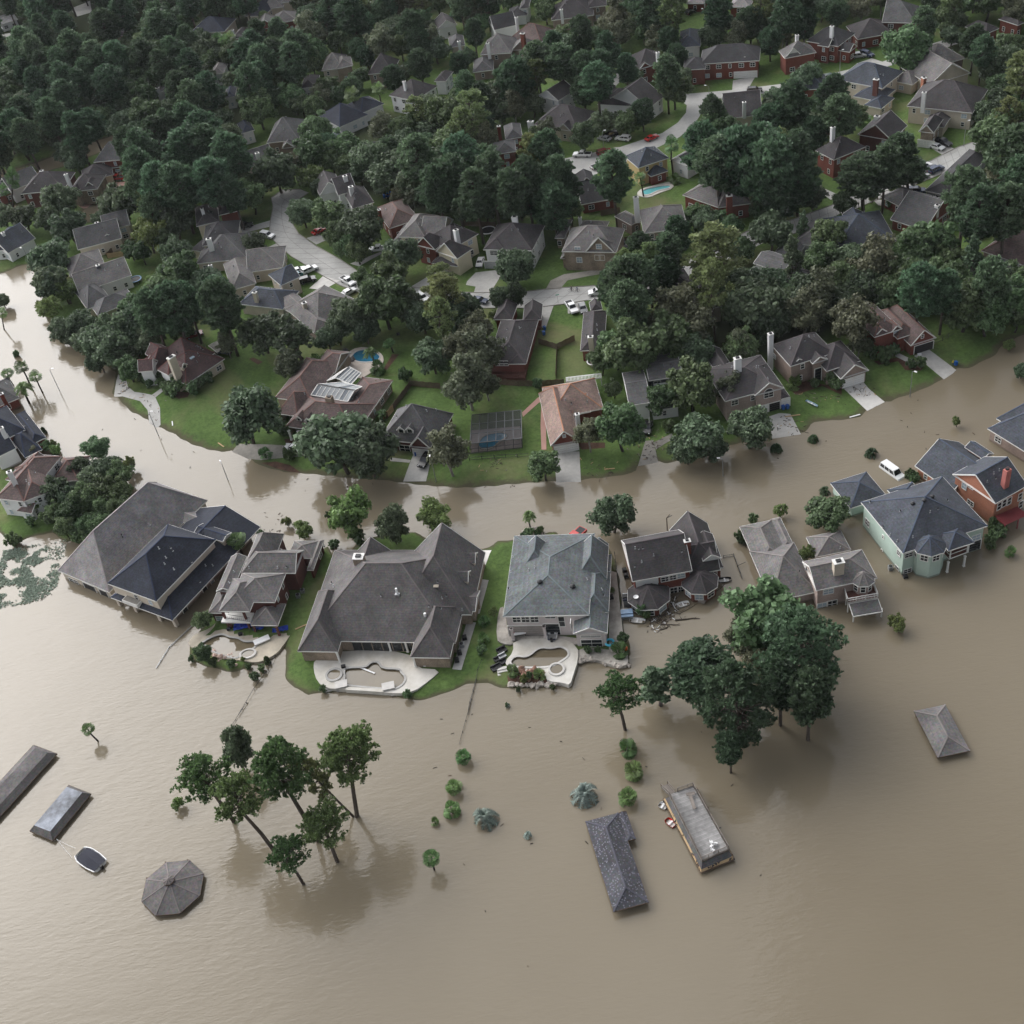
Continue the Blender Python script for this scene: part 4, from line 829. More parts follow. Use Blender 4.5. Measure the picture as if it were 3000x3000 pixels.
for Q, zs, nst in (((( 455,345),(800,410),(865,300),(520,245)), (4.6,4.6,6.6,6.6), 8), (((690,185),(830,248),(928,140),(812,78)), (5.6,4.6,4.6,5.6), 5), (((690,185),(605,212),(740,120),(812,78)), (5.6,4.6,4.6,5.6), 4), (((520,245),(865,300),(935,268),(750,225)), (6.6,6.6,5.4,5.4), 4)):
    q = [at(e_(*p), z) for p, z in zip(Q, zs)]; mb = MB()
    for k in range(nst):
        a0, a1, b0, b1 = q[0].lerp(q[1], k/nst), q[0].lerp(q[1], (k+1)/nst), q[3].lerp(q[2], k/nst), q[3].lerp(q[2], (k+1)/nst)
        pl = [a0, a1, b1, b0]; nn = (a1-a0).cross(b0-a0); mb.poly(pl if nn.z > 0 else pl[::-1], gl if k % 2 or nst > 5 and k in (2, 4) else gld); mb.beam(a0, b0, .14, .14, TRIM)
    for k in range(4): mb.beam(q[k], q[(k+1) % 4], .22, .2, TRIM)
    mb.obj('glass_roof', H.root, H.o)
mb = MB()                                                       # glazed wall band under the glass roof
for p, q in (((455,345),(800,410)), ((800,410),(935,268))):
    a, b = at(e_(*p), 4.6), at(e_(*q), 4.6); mb.poly([a, b, b-Vector((0, 0, 2)), a-Vector((0, 0, 2))], gld)
mb.obj('glass_wall', H.root, H.o)
H.chimney(e_(622,362), 8.6, 1.6, 1.3, 'stone', zb=4, cap=False); H.vents([e_(*p) for p in ((395,340), (890,375), (905,415), (640,295))]); H.done(0)
H = House('grey-roofed brick house with two white dormers and twin white garage doors', e_(1450,600), 'grey', 'brickdark', z0=.5)
b = H.block(e_(1105,765), e_(1640,815), e_(1810,520), 3.7, axis='v', ends='hh', rp=e_(1480,432), win=False, hi=.9)
g = H.block(e_(1382,832), e_(1580,845), 8, 3.7, axis='v', ends='gh', rp=e_(1475,745), win=False); H.garage(g, 'f', e_(1463,862), 2.6, 2.1); H.garage(g, 'f', e_(1552,868), 2.6, 2.1)
for p in ((1310,705), (1392,705)): H.dormer(e_(*p), b['n']*-1, 1.7, 1.0, 4.5, TRIM)
H.winp(b, 'f', e_(1340,850), 2.6, 2.0, blind=False); H.column(e_(1225,860), .6, 3.5, .25)
H.vents([e_(*p) for p in ((1545,500), (1635,490), (1355,455), (1265,555), (1450,400), (1490,395))]); H.done(0)
H = House('orange-brown shingle house with a brick garage gable and twin white doors', C2(560,800), 'orange', 'brick', z0=.5)
g = H.block(C2(412,978), C2(578,948), 20, 3.6, axis='v', ends='gh', rp=C2(490,895), win=False); H.garage(g, 'f', C2(466,995), 2.5, 2.2); H.garage(g, 'f', C2(537,988), 2.5, 2.2); H.winp(g, 'f', C2(488,922), .7, .8, blind=True)
H.block(C2(398,800), C2(718,790), C2(722,605), 3.7, axis='v', ends='hh', rp=None, pitch=33, win=False); H.block(C2(520,800), C2(640,790), 8, 3.6, axis='u', ends='hg', pitch=30, win=False)
H.chimney(C2(562,800), 7.2, .9, .8, 'white', zb=4); H.vents([C2(*p) for p in ((685,690), (495,720), (530,740), (620,730))]); H.done(0)
# white pergola
t = thing('pergola', at(C2(598,590), .5), 'white slatted pergola behind the orange-brown shingle house', 'pergola'); mb = MB(); Q = [at(C2(*p), 3.0) for p in ((500,612), (697,590), (695,567), (500,590))]
for k in range(26): p, q = Q[0].lerp(Q[1], k/25), Q[3].lerp(Q[2], k/25); mb.beam(p, q, .10, .14, WHITEP)
for p, q in ((Q[0], Q[1]), (Q[3], Q[2])): mb.beam(p-Vector((0, 0, .15)), q-Vector((0, 0, .15)), .12, .2, WHITEP)
mb.obj('slat_roof', t); 
for q in Q: mb = MB(); mb.beam(q-Vector((0, 0, 2.5)), q, .18, .18, WHITEP); mb.obj('post', t)
H = House('two tier grey house with a white clerestory strip, half hidden by oaks', k_(300,280), 'grey', 'greydark', z0=.5)
b = H.block(k_(212,468), k_(430,437), k_(388,108), 5.4, axis='u', ends='gg', pitch=14, win=False, wm='white'); H.block(k_(410,222), k_(748,172), 10, 6.2, axis='u', ends='gg', pitch=10, win='f')
mb = MB(); p, q = at(k_(455,265), 4.6), at(k_(700,235), 4.6); mb.beam(p, q, .5, .35, WHITEP); mb.obj('clerestory', H.root, H.o); H.block(k_(430,520), k_(720,480), 9, 3.6, axis='u', ends='gg', pitch=16, wm='white')
for p in ((295,535), (420,690)): H.column(k_(*p), .6, 3.4, .25)
H.vents([k_(*p) for p in ((555,75), (410,85), (630,75))]); H.done(0)
H = House('brick house with a big arched window and open garage behind the bank oaks', k_(1500,250), 'plum', 'brickpink', z0=.7)
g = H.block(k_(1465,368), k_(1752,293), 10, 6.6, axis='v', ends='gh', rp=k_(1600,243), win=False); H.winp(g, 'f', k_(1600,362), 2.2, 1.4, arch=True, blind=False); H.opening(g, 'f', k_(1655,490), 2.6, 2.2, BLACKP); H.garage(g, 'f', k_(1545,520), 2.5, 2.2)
H.block(k_(1150,400), k_(1760,300), 13, 6.6, axis='u', ends='hh', rp=k_(1400,75), win='f'); H.block(k_(1080,140), k_(1260,110), 9, 5.6, axis='v', ends='gg', pitch=34, win=False)
s2 = H.block(k_(1725,400), k_(1812,380), 8, 3.6, axis='v', ends='hg', pitch=26, win=False); H.garage(s2, 'f', k_(1760,440), 2.3, 2.1); e2 = H.block(k_(1340,365), k_(1462,345), 3, 6.2, axis='v', ends='gg', pitch=20, win=False); H.winp(e2, 'f', k_(1410,420), 1.6, 2.6, arch=True, blind=False)
H.chimney(k_(1290,0), 12.5, 1.5, 1.0, 'white', zb=5); H.vents([k_(*p) for p in ((1235,90), (1195,45), (1180,140), (1590,205), (1480,90), (1500,90), (1550,90))]); H.done(0)
H = House('large brick two storey house with an arched entry and white double garage doors', C3(750,450), 'plum', 'brickbrown', z0=.7)
mnb = H.block(C3(610,527), C3(860,450), CA=C3(472,418), ez=6.6, axis='v', ends='hh', rp=None, pitch=36, win='f'); H.winp(mnb, 'l', C3(520,470), 1.4, 1.2, blind=True)
g = H.block(C3(898,602), C3(1050,546), 13, 4.0, axis='v', ends='gh', rp=C3(970,520), win=False); H.garage(g, 'f', C3(936,622), 2.5, 2.3); H.garage(g, 'f', C3(996,596), 2.5, 2.3)
H.block(C3(820,560), C3(1000,490), 9, 5.0, axis='v', ends='hh', pitch=38, win=False)
e1 = H.block(C3(735,512), C3(822,488), 4, 6.4, axis='v', ends='gh', rp=C3(776,474), win=False); H.opening(e1, 'f', C3(765,580), 1.6, 3.6, GLASS); e1 = H.block(C3(625,520), C3(695,495), 4, 6.4, axis='v', ends='gh', rp=C3(668,482), win=False); H.winp(e1, 'f', C3(664,520), 1.3, 1.6, blind=True); H.winp(e1, 'f', C3(664,590), 1.3, 1.8, blind=True)
H.chimney(C3(497,345), 10.6, 1.1, .9, 'white', zb=.7); H.vents(n=5); H.done(0)
H = House('red brick house with a brown roof and an open garage at the right bank', C3(1200,330), 'brown', 'brick', z0=.7)
mnb = H.block(C3(1085,362), C3(1235,315), 12, 6.4, axis='v', ends='hh', rp=None, pitch=34, win=False)
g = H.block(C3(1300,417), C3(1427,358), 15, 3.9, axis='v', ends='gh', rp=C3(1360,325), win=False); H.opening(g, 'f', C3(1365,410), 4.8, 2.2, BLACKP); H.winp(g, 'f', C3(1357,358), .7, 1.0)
for A_, B2_, pk, w1 in (((1095,358), (1160,328), (1133,313), (1127,355)), ((1185,335), (1240,312), (1216,297), (1207,338))):
    e1 = H.block(C3(*A_), C3(*B2_), 4, 6.4, axis='v', ends='gh', rp=C3(*pk), win=False); H.winp(e1, 'f', C3(*w1), 1.2, 1.5, blind=True)
    if w1[0] < 1150: H.winp(e1, 'f', C3(1125,427), 2.2, 2.2, blind=True)
H.block(C3(1220,375), C3(1330,330), 12, 5.0, axis='v', ends='hh', pitch=33, win=False); H.vents(n=3); H.done(0)
# ================= behind the first row =================
H = House('dark-roofed brick house with a red timber deck behind the pool cage', C1(1750,400), 'plum', 'brick', z0=.5)
b = H.block(C1(1600,512), C1(1820,510), C1(1917,262), 4.0, axis='v', ends='hh', rp=None, pitch=32, win=False); H.block(C1(1715,520), C1(1817,507), 6, 4.0, axis='v', ends='hh', pitch=30, win=False)
for x in (1655, 1680, 1705): H.winp(b, 'f', C1(x, 510), 1.1, 1.4, blind=False)
H.block(C1(1635,262), C1(1740,262), -8 if False else 7, 4.0, axis='v', ends='hg', pitch=36, win=False, free=True); H.block(C1(1800,270), C1(1905,262), 7, 4.0, axis='v', ends='hg', pitch=36, win=False, free=True); H.vents(n=8)
mb = MB(); Q = [at(C1(*p), 1.3) for p in ((1625,595), (1815,595), (1822,555), (1625,555))]; mb.prism([q[:2] for q in Q], .5, 1.3, WOODR)
for p, q in ((Q[0], Q[1]), (Q[1], Q[2]), (Q[3], Q[0])):
    for k in range(16): s_p = p.lerp(q, k/15); mb.beam(s_p, s_p+Vector((0, 0, .9)), .07, .07, WOODR)
    mb.beam(p+Vector((0, 0, .9)), q+Vector((0, 0, .9)), .12, .08, WOODR)
mb.obj('deck', H.root, H.o); H.done(0)
H = House('dark-roofed house with a tall tan chimney and a trampoline in its yard', C2(620,320), 'plum', 'brick', z0=.5)
b = H.block(C2(580,440), C2(715,432), C2(692,215), 4.0, axis='v', ends='hh', rp=None, pitch=34, win='f'); H.block(C2(640,215), C2(705,205), 4, 4.2, axis='v', ends='hg', pitch=36, free=True, win=False); H.chimney(C2(637,362), 9.0, 1.2, .9, 'beige', zb=.5); H.vents(n=5); H.done(0)
H = House('white sided house with a dark hip roof and a grey garage door', B1(1000,570), 'plum', 'white', z0=.6)
b = H.block(B1(805,637), B1(1080,645), B1(1160,503), 6.8, axis='v', ends='hh', rp=None, pitch=33, win='r'); g = H.block(B1(803,640), B1(928,642), 5, 6.8, axis='v', ends='hh', pitch=33, win=False); H.winp(g, 'f', B1(864,662), 2.2, 1.0, arch=True); H.garage(g, 'f', B1(857,725), 4.6, 2.2, mat('garage_grey', (.42,.43,.44), kind='boards'))
H.chimney(B1(980,457), 12.0, 1.5, .9, 'white', zb=6); H.vents(n=2); H.done(0)
H = House('stone-faced two storey house with a gabled entry and a curved drive', B1(1400,600), 'tan', 'stone', z0=.6)
b = H.block(B1(1248,650), B1(1555,655), B1(1500,520), 6.6, axis='u', ends='hh', rp=None, pitch=36, win=False); g = H.block(B1(1380,655), B1(1545,650), 4, 6.6, axis='v', ends='gh', rp=B1(1450,570), win=False)
for x, y in ((1337,638), (1458,622)): H.winp(b if x < 1400 else g, 'f', B1(x, y), 1.5, 1.4, blind=True)
for x, y in ((1347,698), (1450,685), (1475,685)): H.winp(b if x < 1400 else g, 'f', B1(x, y), 1.5, 1.6, blind=True)
H.block(B1(1240,690), B1(1330,690), 6, 3.8, axis='v', ends='gh', pitch=44); e1 = H.block(B1(1370,650), B1(1425,650), 3, 4.6, axis='v', ends='gh', pitch=46, win=False); H.opening(e1, 'f', B1(1402,690), 1.6, 2.8, GLASS); H.block(B1(1210,570), B1(1260,580), 10, 4.0, pitch=30); H.vents(n=2); H.done(0)
H = House('grey hip-roofed garage behind the stone-faced house', B1(1430,480), 'tan', 'stone', z0=.6); H.block(B1(1350,505), B1(1500,512), B1(1510,480), 3.6, ends='hh', pitch=30); H.chimney(B1(1350,460), 5.5, .8, .7, 'white', zb=3); H.done(1)
H = House('large tan brick two storey house with a broad taupe roof beside the driveway boat', B1(1780,480), 'tan', 'brickbrown', z0=.6)
b = H.block(B1(1712,548), B1(1960,515), CA=B1(1572,432), ez=6.8, axis='v', ends='hh', rp=None, pitch=33, win='fl'); g = H.block(B1(1800,535), B1(1935,505), 4, 6.8, axis='v', ends='hh', pitch=36); H.opening(b, 'f', B1(1770,570), 1.4, 3.6, GLASS); H.block(B1(1545,450), B1(1640,500), 4, 4.2, free=True, pitch=30); H.chimney(B1(1667,345), 11.5, 1.4, 1, 'white', zb=4); H.done(3)
H = House('brick and cream two storey house with paired front gables on the street bend', B1(600,600), 'plum', 'brick', z0=.6)
b = H.block(B1(618,642), B1(775,550), CA=B1(440,600), ez=6.6, axis='v', ends='hh', pitch=34, wm='cream', win='f', rp=None)
for A_, B2_, z in (((420,612), (530,640), 6.4), ((535,648), (655,692), 6.2)):
    g = H.block(B1(*A_), B1(*B2_), 6, z, axis='v', ends='gh', pitch=42, free=True, wm='brick' if A_[0] < 500 else 'cream'); 
H.block(B1(510,715), B1(655,735), 4, 3.6, axis='u', free=True, ends='hh', pitch=26, walls=False); H.chimney(B1(647,530), 11.0, 1.2, 1, 'white', zb=5); H.vents(n=4); H.done(0)
H = House('long grey-roofed house with a cream gable, right of the plain brown roof', B1(430,530), 'tan', 'cream', z0=.6)
H.block(B1(285,605), B1(440,640) if False else B1(420,610), 16, 4.2, axis='v', ends='hh', pitch=34); H.block(B1(330,560), B1(470,580), 12, 6.4, axis='v', ends='hh', pitch=36); H.block(B1(440,560), B1(590,540), 8, 6.6, axis='u', ends='gg', pitch=38); H.done(3)
H = House('plain brown-roofed house beside the wood on the bend', B1(290,440), 'brown', 'brick', z0=.6); H.block(B1(185,408), B1(272,520), C=B1(420,440), ez=5.0, axis='u', ends='hh', pitch=30); H.chimney(B1(213,415), 7.5, .9, .8, 'brick', zb=4); H.done(2)
H = House('dark-roofed house with white trim and a white chimney at the head of the bend', B1(80,350), 'plum', 'white', z0=.6); H.block(B1(65,408), B1(185,372), 12, 5.4, axis='u', ends='hh', pitch=32); H.block(B1(-20,330), B1(140,330) if False else B1(90,305), 10, 6.4, axis='u', ends='gg', pitch=34); H.chimney(B1(53,285), 9.5, 1.3, 1, 'white', zb=5); H.chimney(B1(20,225), 10, 1.2, 1, 'white', zb=5); H.done(2)
H = House('steep dark-roofed cottage with white window trim by the street end', B0(1870,300), 'plum', 'white', z0=.6); H.block(B0(1810,335), B0(1940,300), 12, 5.6, axis='v', ends='gh', pitch=45); H.done(1)
H = House('dark slate house with white windows behind the pool-side pines', B1(1440,340), 'dark', 'brick', z0=.6); H.block(B1(1358,385), B1(1560,348), 12, 3.8, axis='u', ends='gg', pitch=34); H.block(B1(1340,285), B1(1440,270) if False else B1(1445,275), 8, 6.0, axis='v', ends='gh', pitch=46, win=False); H.done(1)
H = House('yellow sided house with a slate hip roof behind the turquoise pool', A1(1740,880), 'slate', 'yellow', z0=.6)
H.block(A1(1680,950), A1(1855,893), CA=A1(1572,895), ez=6.6, axis='v', ends='hh', pitch=32, win='f'); an = H.block(B1(1745,220), B1(1855,200), 6, 3.8, axis='v', ends='hh', pitch=34, wm='brick', win='f'); H.vents(n=5); H.done(0)
H = House('white walled house with a grey roof just right of the yellow house', A1(1880,900), 'grey', 'white', z0=.6); H.block(A1(1860,905), A1(1960,940), 12, 5.0, axis='v', ends='gh', pitch=30); H.done(1)
H = House('white-trimmed grey house among collapsed roofing under the leaning dead trunk', B2(480,780), 'grey', 'white', z0=.6)
H.block(B2(370,765), B2(640,860), 9, 3.6, axis='u', ends='hh', pitch=22); H.block(B2(395,720), B2(570,770), 7, 6.0, axis='u', ends='gg', pitch=24); H.done(2)
H = House('slate grey house roofs with white vents in the middle of the right wood', B2(1000,540), 'slate', 'grey', z0=.6); H.block(B2(860,640), B2(1210,590), 16, 4.0, axis='u', ends='hh', pitch=30); H.block(B2(945,520), B2(1050,490), 7, 5.2, axis='v', ends='gg', pitch=32); H.done(5)
H = House('grey-roofed house with a white garage corner left of the slate roofs', B2(680,620), 'grey', 'white', z0=.6); H.block(B2(512,668), B2(640,690), 9, 3.8, axis='v', ends='hh', pitch=30); H.block(B2(600,640), B2(880,600), 12, 4.2, axis='u', ends='hh', pitch=30); H.done(3)
H = House('long grey gable-roofed brick house with a white chimney beside the diagonal street', B2(1330,420), 'grey', 'brick', z0=.6)
H.block(B2(1175,468), B2(1370,530), 16, 3.6, axis='u', ends='gg', pitch=30); H.block(B2(1240,400), B2(1370,340), 8, 3.6, axis='v', ends='hh', pitch=30, free=True); H.chimney(B2(1440,390), 7.5, 1, .9, 'white', zb=4); H.done(3)
H = House('dark-roofed low house with a row of white vents across the diagonal street', B2(1600,250), 'dark', 'grey', z0=.6); H.block(B2(1370,305), B2(1500,335), 26, 3.6, axis='v', ends='hh', pitch=26, free=True); H.chimney(B2(1715,225), 7, 1, .9, 'white', zb=4); H.done(6)
H = House('brown hip-roofed house with a white chimney at the right edge', B2(1820,620), 'brown', 'brickbrown', z0=.6); H.block(B2(1690,645), B2(1960,740), 18, 3.8, axis='u', ends='hh', pitch=28); H.chimney(B2(1833,525), 8.5, 1, .9, 'white', zb=4); H.done(2)
H = House('grey shingle-roofed low wing in front of the brown hip-roofed house', B2(1720,780), 'grey', 'brickbrown', z0=.6); H.block(B2(1560,790), B2(1690,850), 14, 3.2, axis='v', ends='hh', pitch=20); H.done(0)
H = House('taupe-roofed house with a big brick chimney left of the diagonal street', B2(200,330), 'tan', 'brick', z0=.6)
H.block(B2(200,402), B2(385,378), 12, 5.0, axis='u', ends='hh', pitch=32); H.block(B2(0,330), B2(200,400), 13, 5.0, axis='u', ends='hh', pitch=30, free=True); H.chimney(B2(263,335), 9.0, 1.6, 1.1, 'brick', zb=.6); H.done(1)
H = House('dark-roofed house deep in the trees left of the leaning dead trunk', C2(1200,120), 'plum', 'beige', z0=.6); H.block(C2(1265,215), C2(1385,185), 16, 5.2, axis='v', ends='hh', pitch=32); H.block(C2(1040,120), C2(1280,140), 12, 5.2, axis='u', ends='hh', pitch=30); H.done(6)
# ================= left neighbourhood =================
H = House('navy slate house with a tan chimney in the row left of the curved street', C0(1520,120), 'slate', 'beige', z0=.6); H.block(C0(1350,175), C0(1600,205), C0(1730,105), 4.0, axis='u', ends='hh', pitch=30, win=False); H.block(C0(1590,70), C0(1700,20), 8, 5.6, axis='u', ends='hg', pitch=30, free=True); H.chimney(C0(1440,110), 7.5, 1.1, .9, 'beige', zb=4); H.done(2)
H = House('grey-brown hip-roofed house with a tan chimney at the lower end of the left row', C1(610,210), 'tan', 'brickbrown', z0=.6); H.block(C1(620,340), C1(725,290), C1(690,100) if False else 22, 4.0, axis='v', ends='hh', pitch=32); H.block(C1(450,205), C1(640,300), 14, 4.0, axis='u', ends='hh', pitch=30, free=True); H.chimney(C1(562,170), 7.0, 1.2, .9, 'beige', zb=4); H.done(4)
H = House('taupe house with steep hips above the navy slate house', B0(1400,790), 'tan', 'beige', z0=.6); H.block(B0(1310,870), B0(1450,830), 16, 4.2, axis='v', ends='hh', pitch=36); H.block(B0(1400,770), B0(1600,740), 12, 4.4, axis='u', ends='gh', pitch=32, free=True); H.done(3)
H = House('grey-brown house with a small white chimney third down the left row', B0(1220,690), 'grey', 'beige', z0=.6); H.block(B0(1110,720), B0(1400,690), 15, 4.0, axis='u', ends='hh', pitch=30); H.chimney(B0(1190,730), 7, .9, .8, 'white', zb=4); H.done(5)
H = House('cream sided house with a white chimney second down the left row', B0(1220,590), 'dark', 'cream', z0=.6); H.block(B0(1145,620), B0(1345,585), 12, 6.0, axis='u', ends='hh', pitch=32); H.block(B0(1080,640), B0(1180,660), 9, 3.8, axis='u', ends='hh', pitch=30, free=True); H.chimney(B0(1180,580), 9.5, 1.4, 1, 'white', zb=.6); H.done(3)
H = House('dark plum hip-roofed house with brick and cream walls at the top of the left row', B0(1230,450), 'plum', 'cream', z0=.6); b = H.block(B0(1112,508), B0(1240,478), 12, 6.6, axis='v', ends='hh', pitch=32); H.block(B0(1240,455), B0(1345,410), 10, 6.6, axis='v', ends='hh', pitch=30, wm='brick'); H.chimney(B0(1143,410), 10, .9, .8, 'white', zb=5); H.done(3)
H = House('grey house with arched white window and a long gable roof beside the flooded cul-de-sac', B0(600,560), 'grey', 'beige', z0=.5)
b = H.block(B0(440,640), B0(690,575), 11, 4.6, axis='u', ends='gg', pitch=36); H.block(B0(590,545), B0(735,490), 9, 5.4, axis='u', ends='gg', pitch=34); g = H.block(B0(580,580), B0(640,560), 3, 5.2, axis='v', ends='gh', pitch=34, win='f'); H.chimney(B0(547,490), 8, 1, .8, 'white', zb=4); H.done(1)
H = House('taupe house with a white gable and arched window by the white flood water', B0(560,760), 'tan', 'white', z0=.5)
H.block(B0(445,885), B0(745,785), 12, 4.6, axis='u', ends='gg', pitch=28, win='f'); H.block(B0(395,790), B0(600,740), 12, 4.8, axis='u', ends='hh', pitch=28, win=False); H.chimney(B0(553,730), 8, 1.0, .9, 'greydark', zb=5); H.done(2)
H = House('grey hip-roofed house tucked below the white gable house', B0(570,900), 'grey', 'beige', z0=.5); H.block(C0(465,200) if False else C0(495,205), C0(630,150), 12, 3.8, axis='u', ends='hh', pitch=32); H.block(C0(560,250), C0(760,140), 8, 3.6, axis='u', ends='hh', pitch=28); H.done(1)
H = House('white and red brick house with a slate roof above the flooded cul-de-sac', B0(90,560), 'slate', 'white', z0=.3); H.block(B0(45,660), B0(200,575), 12, 4.0, axis='u', ends='gg', pitch=32); H.block(B0(-60,650), B0(60,640), 14, 4.0, axis='v', ends='hh', pitch=32, free=True); H.chimney(B0(15,545), 8, .9, .8, 'white', zb=4); H.done(1)
H = House('long two storey brick house with front gables behind the turning drive', B0(330,270), 'plum', 'brickdark', z0=.5); H.block(B0(120,325), B0(360,300), 12, 6.0, axis='u', ends='hh', pitch=34, win='f')
for A_, B2_ in (((175,298), (240,292)), ((400,320), (450,300)), ((470,300), (545,270))): g = H.block(B0(*A_), B0(*B2_), 5, 6.0, axis='v', ends='gh', pitch=45, win='f', wm='stone' if A_[0] > 380 else None)
H.block(B0(380,330), B0(560,280), 10, 5.6, axis='u', ends='hh', pitch=34, win='f', wm='stone'); H.chimney(B0(372,215), 10, 1, .9, 'white', zb=5); H.chimney(B0(235,195), 10, 1, .9, 'white', zb=5); H.done(0)
H = House('grey hip-roofed garage house beside the red pickup', B0(560,220), 'plum', 'cream', z0=.5); H.block(B0(470,260), B0(640,215), 10, 3.8, axis='u', ends='hh', pitch=32, win='f'); H.done(0)
H = House('grey-roofed brick and white two storey house under the far left pines', B0(620,120), 'grey', 'brick', z0=.5); H.block(B0(530,145), B0(690,130), 12, 6.2, axis='u', ends='hh', pitch=34, win='f'); H.block(B0(600,185), B0(700,165), 5, 3.6, axis='u', ends='hh', pitch=26, win='f'); H.done(0)
H = House('white walled grey-roofed house behind the leaning palms at the far left', B0(130,250), 'grey', 'white', z0=.3); H.block(B0(60,310), B0(230,240), 10, 5.0, axis='u', ends='gg', pitch=32); H.done(0)
H = House('red brick house with white garage doors at the far left edge', B0(20,340), 'grey', 'brick', z0=.3); H.block(B0(-60,360), B0(90,300), 12, 3.8, axis='u', ends='hh', pitch=32, win='f'); H.done(0)
# ================= far rows =================
def far(label, roof, wall, *bl, ch=None, v=0):
    H = House(label, bl[0][0], roof, wall, z0=.6)
    for k in bl:
        A, B_, C, ez = k[:4]; kw = dict(k[4]) if len(k) > 4 else {}
        H.block(A, B_, C, ez, **kw)
    if ch: H.chimney(*ch)
    H.done(v); return H
G = dict(ends='gg'); GV = dict(axis='v', ends='gh', pitch=40); FR = dict(free=True)
far('long red brick two storey house with a white double garage at the upper street', 'dark', 'brick', (A2(100,362), A2(435,342), 11, 6.4, dict(axis='u', ends='hh', pitch=34, win='f')), (A2(245,345), A2(295,343), 3, 6.2, GV), (A2(325,342), A2(378,340), 3, 6.2, GV), (A2(0,400), A2(130,385), 8, 6.0, dict(win='f')))
H = HOUSES[-1]; H.garage(H.bl[0], 'f', A2(333,390), 4.8, 2.2); H.garage(H.bl[0], 'f', A2(397,388), 2.6, 2.2)
far('brick two storey house with a wide white front gable and tan roof', 'tan', 'brick', (A2(578,330), A2(757,296), None, 6.4, dict(CA=A2(463,302), axis='v', ends='hh', pitch=34, win='f')), (A2(582,328), A2(672,308), 2.5, 6.4, dict(axis='v', ends='gh', pitch=46, wm='white', win=False)), ch=(A2(647,200), 11, 1, .9, 'white', 5), v=2)
H = HOUSES[-1]; H.garage(H.bl[0], 'f', A2(705,365), 4.6, 2.1)
far('brick two storey house with white gables and a lower garage wing on the upper street', 'dark', 'brick', (A2(700,232), A2(880,262), 11, 6.4, dict(axis='u', ends='hh', pitch=34)), (A2(805,262), A2(885,240), 4, 6.4, GV), (A2(920,290), A2(1015,265), 12, 4.6, dict(axis='v', ends='gh', pitch=36)), ch=(A2(845,150), 11.5, 1.1, .9, 'white', 5), v=2)
far('dark hip-roofed brick house with white doors behind the round street tree', 'plum', 'brick', (A2(990,222), A2(1195,185), 12, 4.4, dict(axis='u', ends='hh', pitch=32)))
far('tall red brick house with a grey roof under the right hand pines', 'grey', 'brickdark', (A2(1128,125), A2(1320,130), 13, 6.6, dict(axis='u', ends='gh', pitch=36)))
far('blue-grey slate two storey house with a brick chimney beside the upper street', 'slate', 'beige', (A2(870,450), A2(1130,500), 13, 6.0, dict(axis='u', ends='hh', pitch=32)), (A2(965,545), A2(1120,575), 9, 3.8, dict(axis='u', pitch=30)), (A2(1020,600), A2(1130,610), 8, 3.6, dict(pitch=28)), ch=(A2(1095,450), 9.5, 1.5, 1, 'brickdark', .6), v=3)
far('taupe gable-roofed house with a brick chimney right of the blue-grey slate house', 'tan', 'beige', (A2(1235,380), A2(1400,480), 14, 5.0, dict(axis='u', ends='gg', pitch=34)), (A2(1180,455), A2(1300,480), 8, 4.0, dict(free=True, pitch=30)), ch=(A2(1365,440), 8, 1.4, 1, 'brickorange', 1), v=2)
far('long taupe roof running up to the right hand pines', 'tan', 'brickbrown', (A2(1400,385), A2(1600,330), 13, 5.0, dict(axis='u', ends='hh', pitch=32)), v=3)
far('very large dark hip-roofed house with a white double garage gable on the diagonal street', 'plum', 'beige', (A2(1270,600), A2(1640,640), 16, 6.0, dict(axis='u', ends='hh', pitch=34)), (A2(1325,760), A2(1432,735), 9, 5.6, dict(axis='v', ends='gh', pitch=46, wm='stone')), (A2(1430,715), A2(1580,650), 6, 3.8, dict(pitch=28)), ch=(A2(1367,525), 11, 1.1, .9, 'white', 5))
H = HOUSES[-1]; H.garage(H.bl[1], 'f', A2(1380,790), 4.6, 2.2)
far('red brick two storey house with a dark roof and white chimney above the diagonal street', 'plum', 'brick', (A2(855,905), A2(1035,830), None, 6.6, dict(CA=A2(728,862), axis='v', ends='hh', pitch=34)), (A2(945,850), A2(1010,825), 3, 6.4, GV), ch=(A2(850,722), 13, 1.1, .9, 'white', 5), v=2)
far('brick gable house with one arched white window behind the red brick house', 'plum', 'brickdark', (A2(990,760), A2(1185,795), 10, 6.0, dict(axis='v', ends='gg', pitch=36)), ch=(A2(1100,660), 9, 1.5, 1, 'white', 5))
far('dark house with a slim white chimney inside the upper street loop', 'plum', 'beige', (A2(235,672), A2(450,650), 13, 4.6, dict(axis='u', ends='gg', pitch=38)), ch=(A2(348,580), 9.0, 1.0, .8, 'white', 4), v=4)
far('blue-grey roof peeping over the dark trees at the upper street', 'slate', 'brick', (A2(650,510), A2(810,500), 10, 4.6, dict(pitch=32)))
far('blue-grey house with an arched white dormer at the top middle', 'slate', 'white', (A2(-20,270), A2(100,260), 14, 5.0, dict(pitch=32)), (A2(0,220), A2(50,215), 4, 5.6, GV))
far('brick house with cars parked before it at the top middle edge', 'taupe', 'brick', (A2(20,20), A2(120,20), 9, 3.8, dict(pitch=30)), (A2(250,60), A2(390,20), 9, 6, dict(pitch=30)))
far('brick house with a white gable window right of the pool at the loop', 'plum', 'brick', (A1(1685,390), A1(1845,345), 11, 6.2, dict(axis='u', ends='hh', pitch=34)), (A1(1685,390), A1(1755,375), 3, 6.2, GV), ch=(A1(1790,298), 10, 1, .9, 'white', 5), v=2)
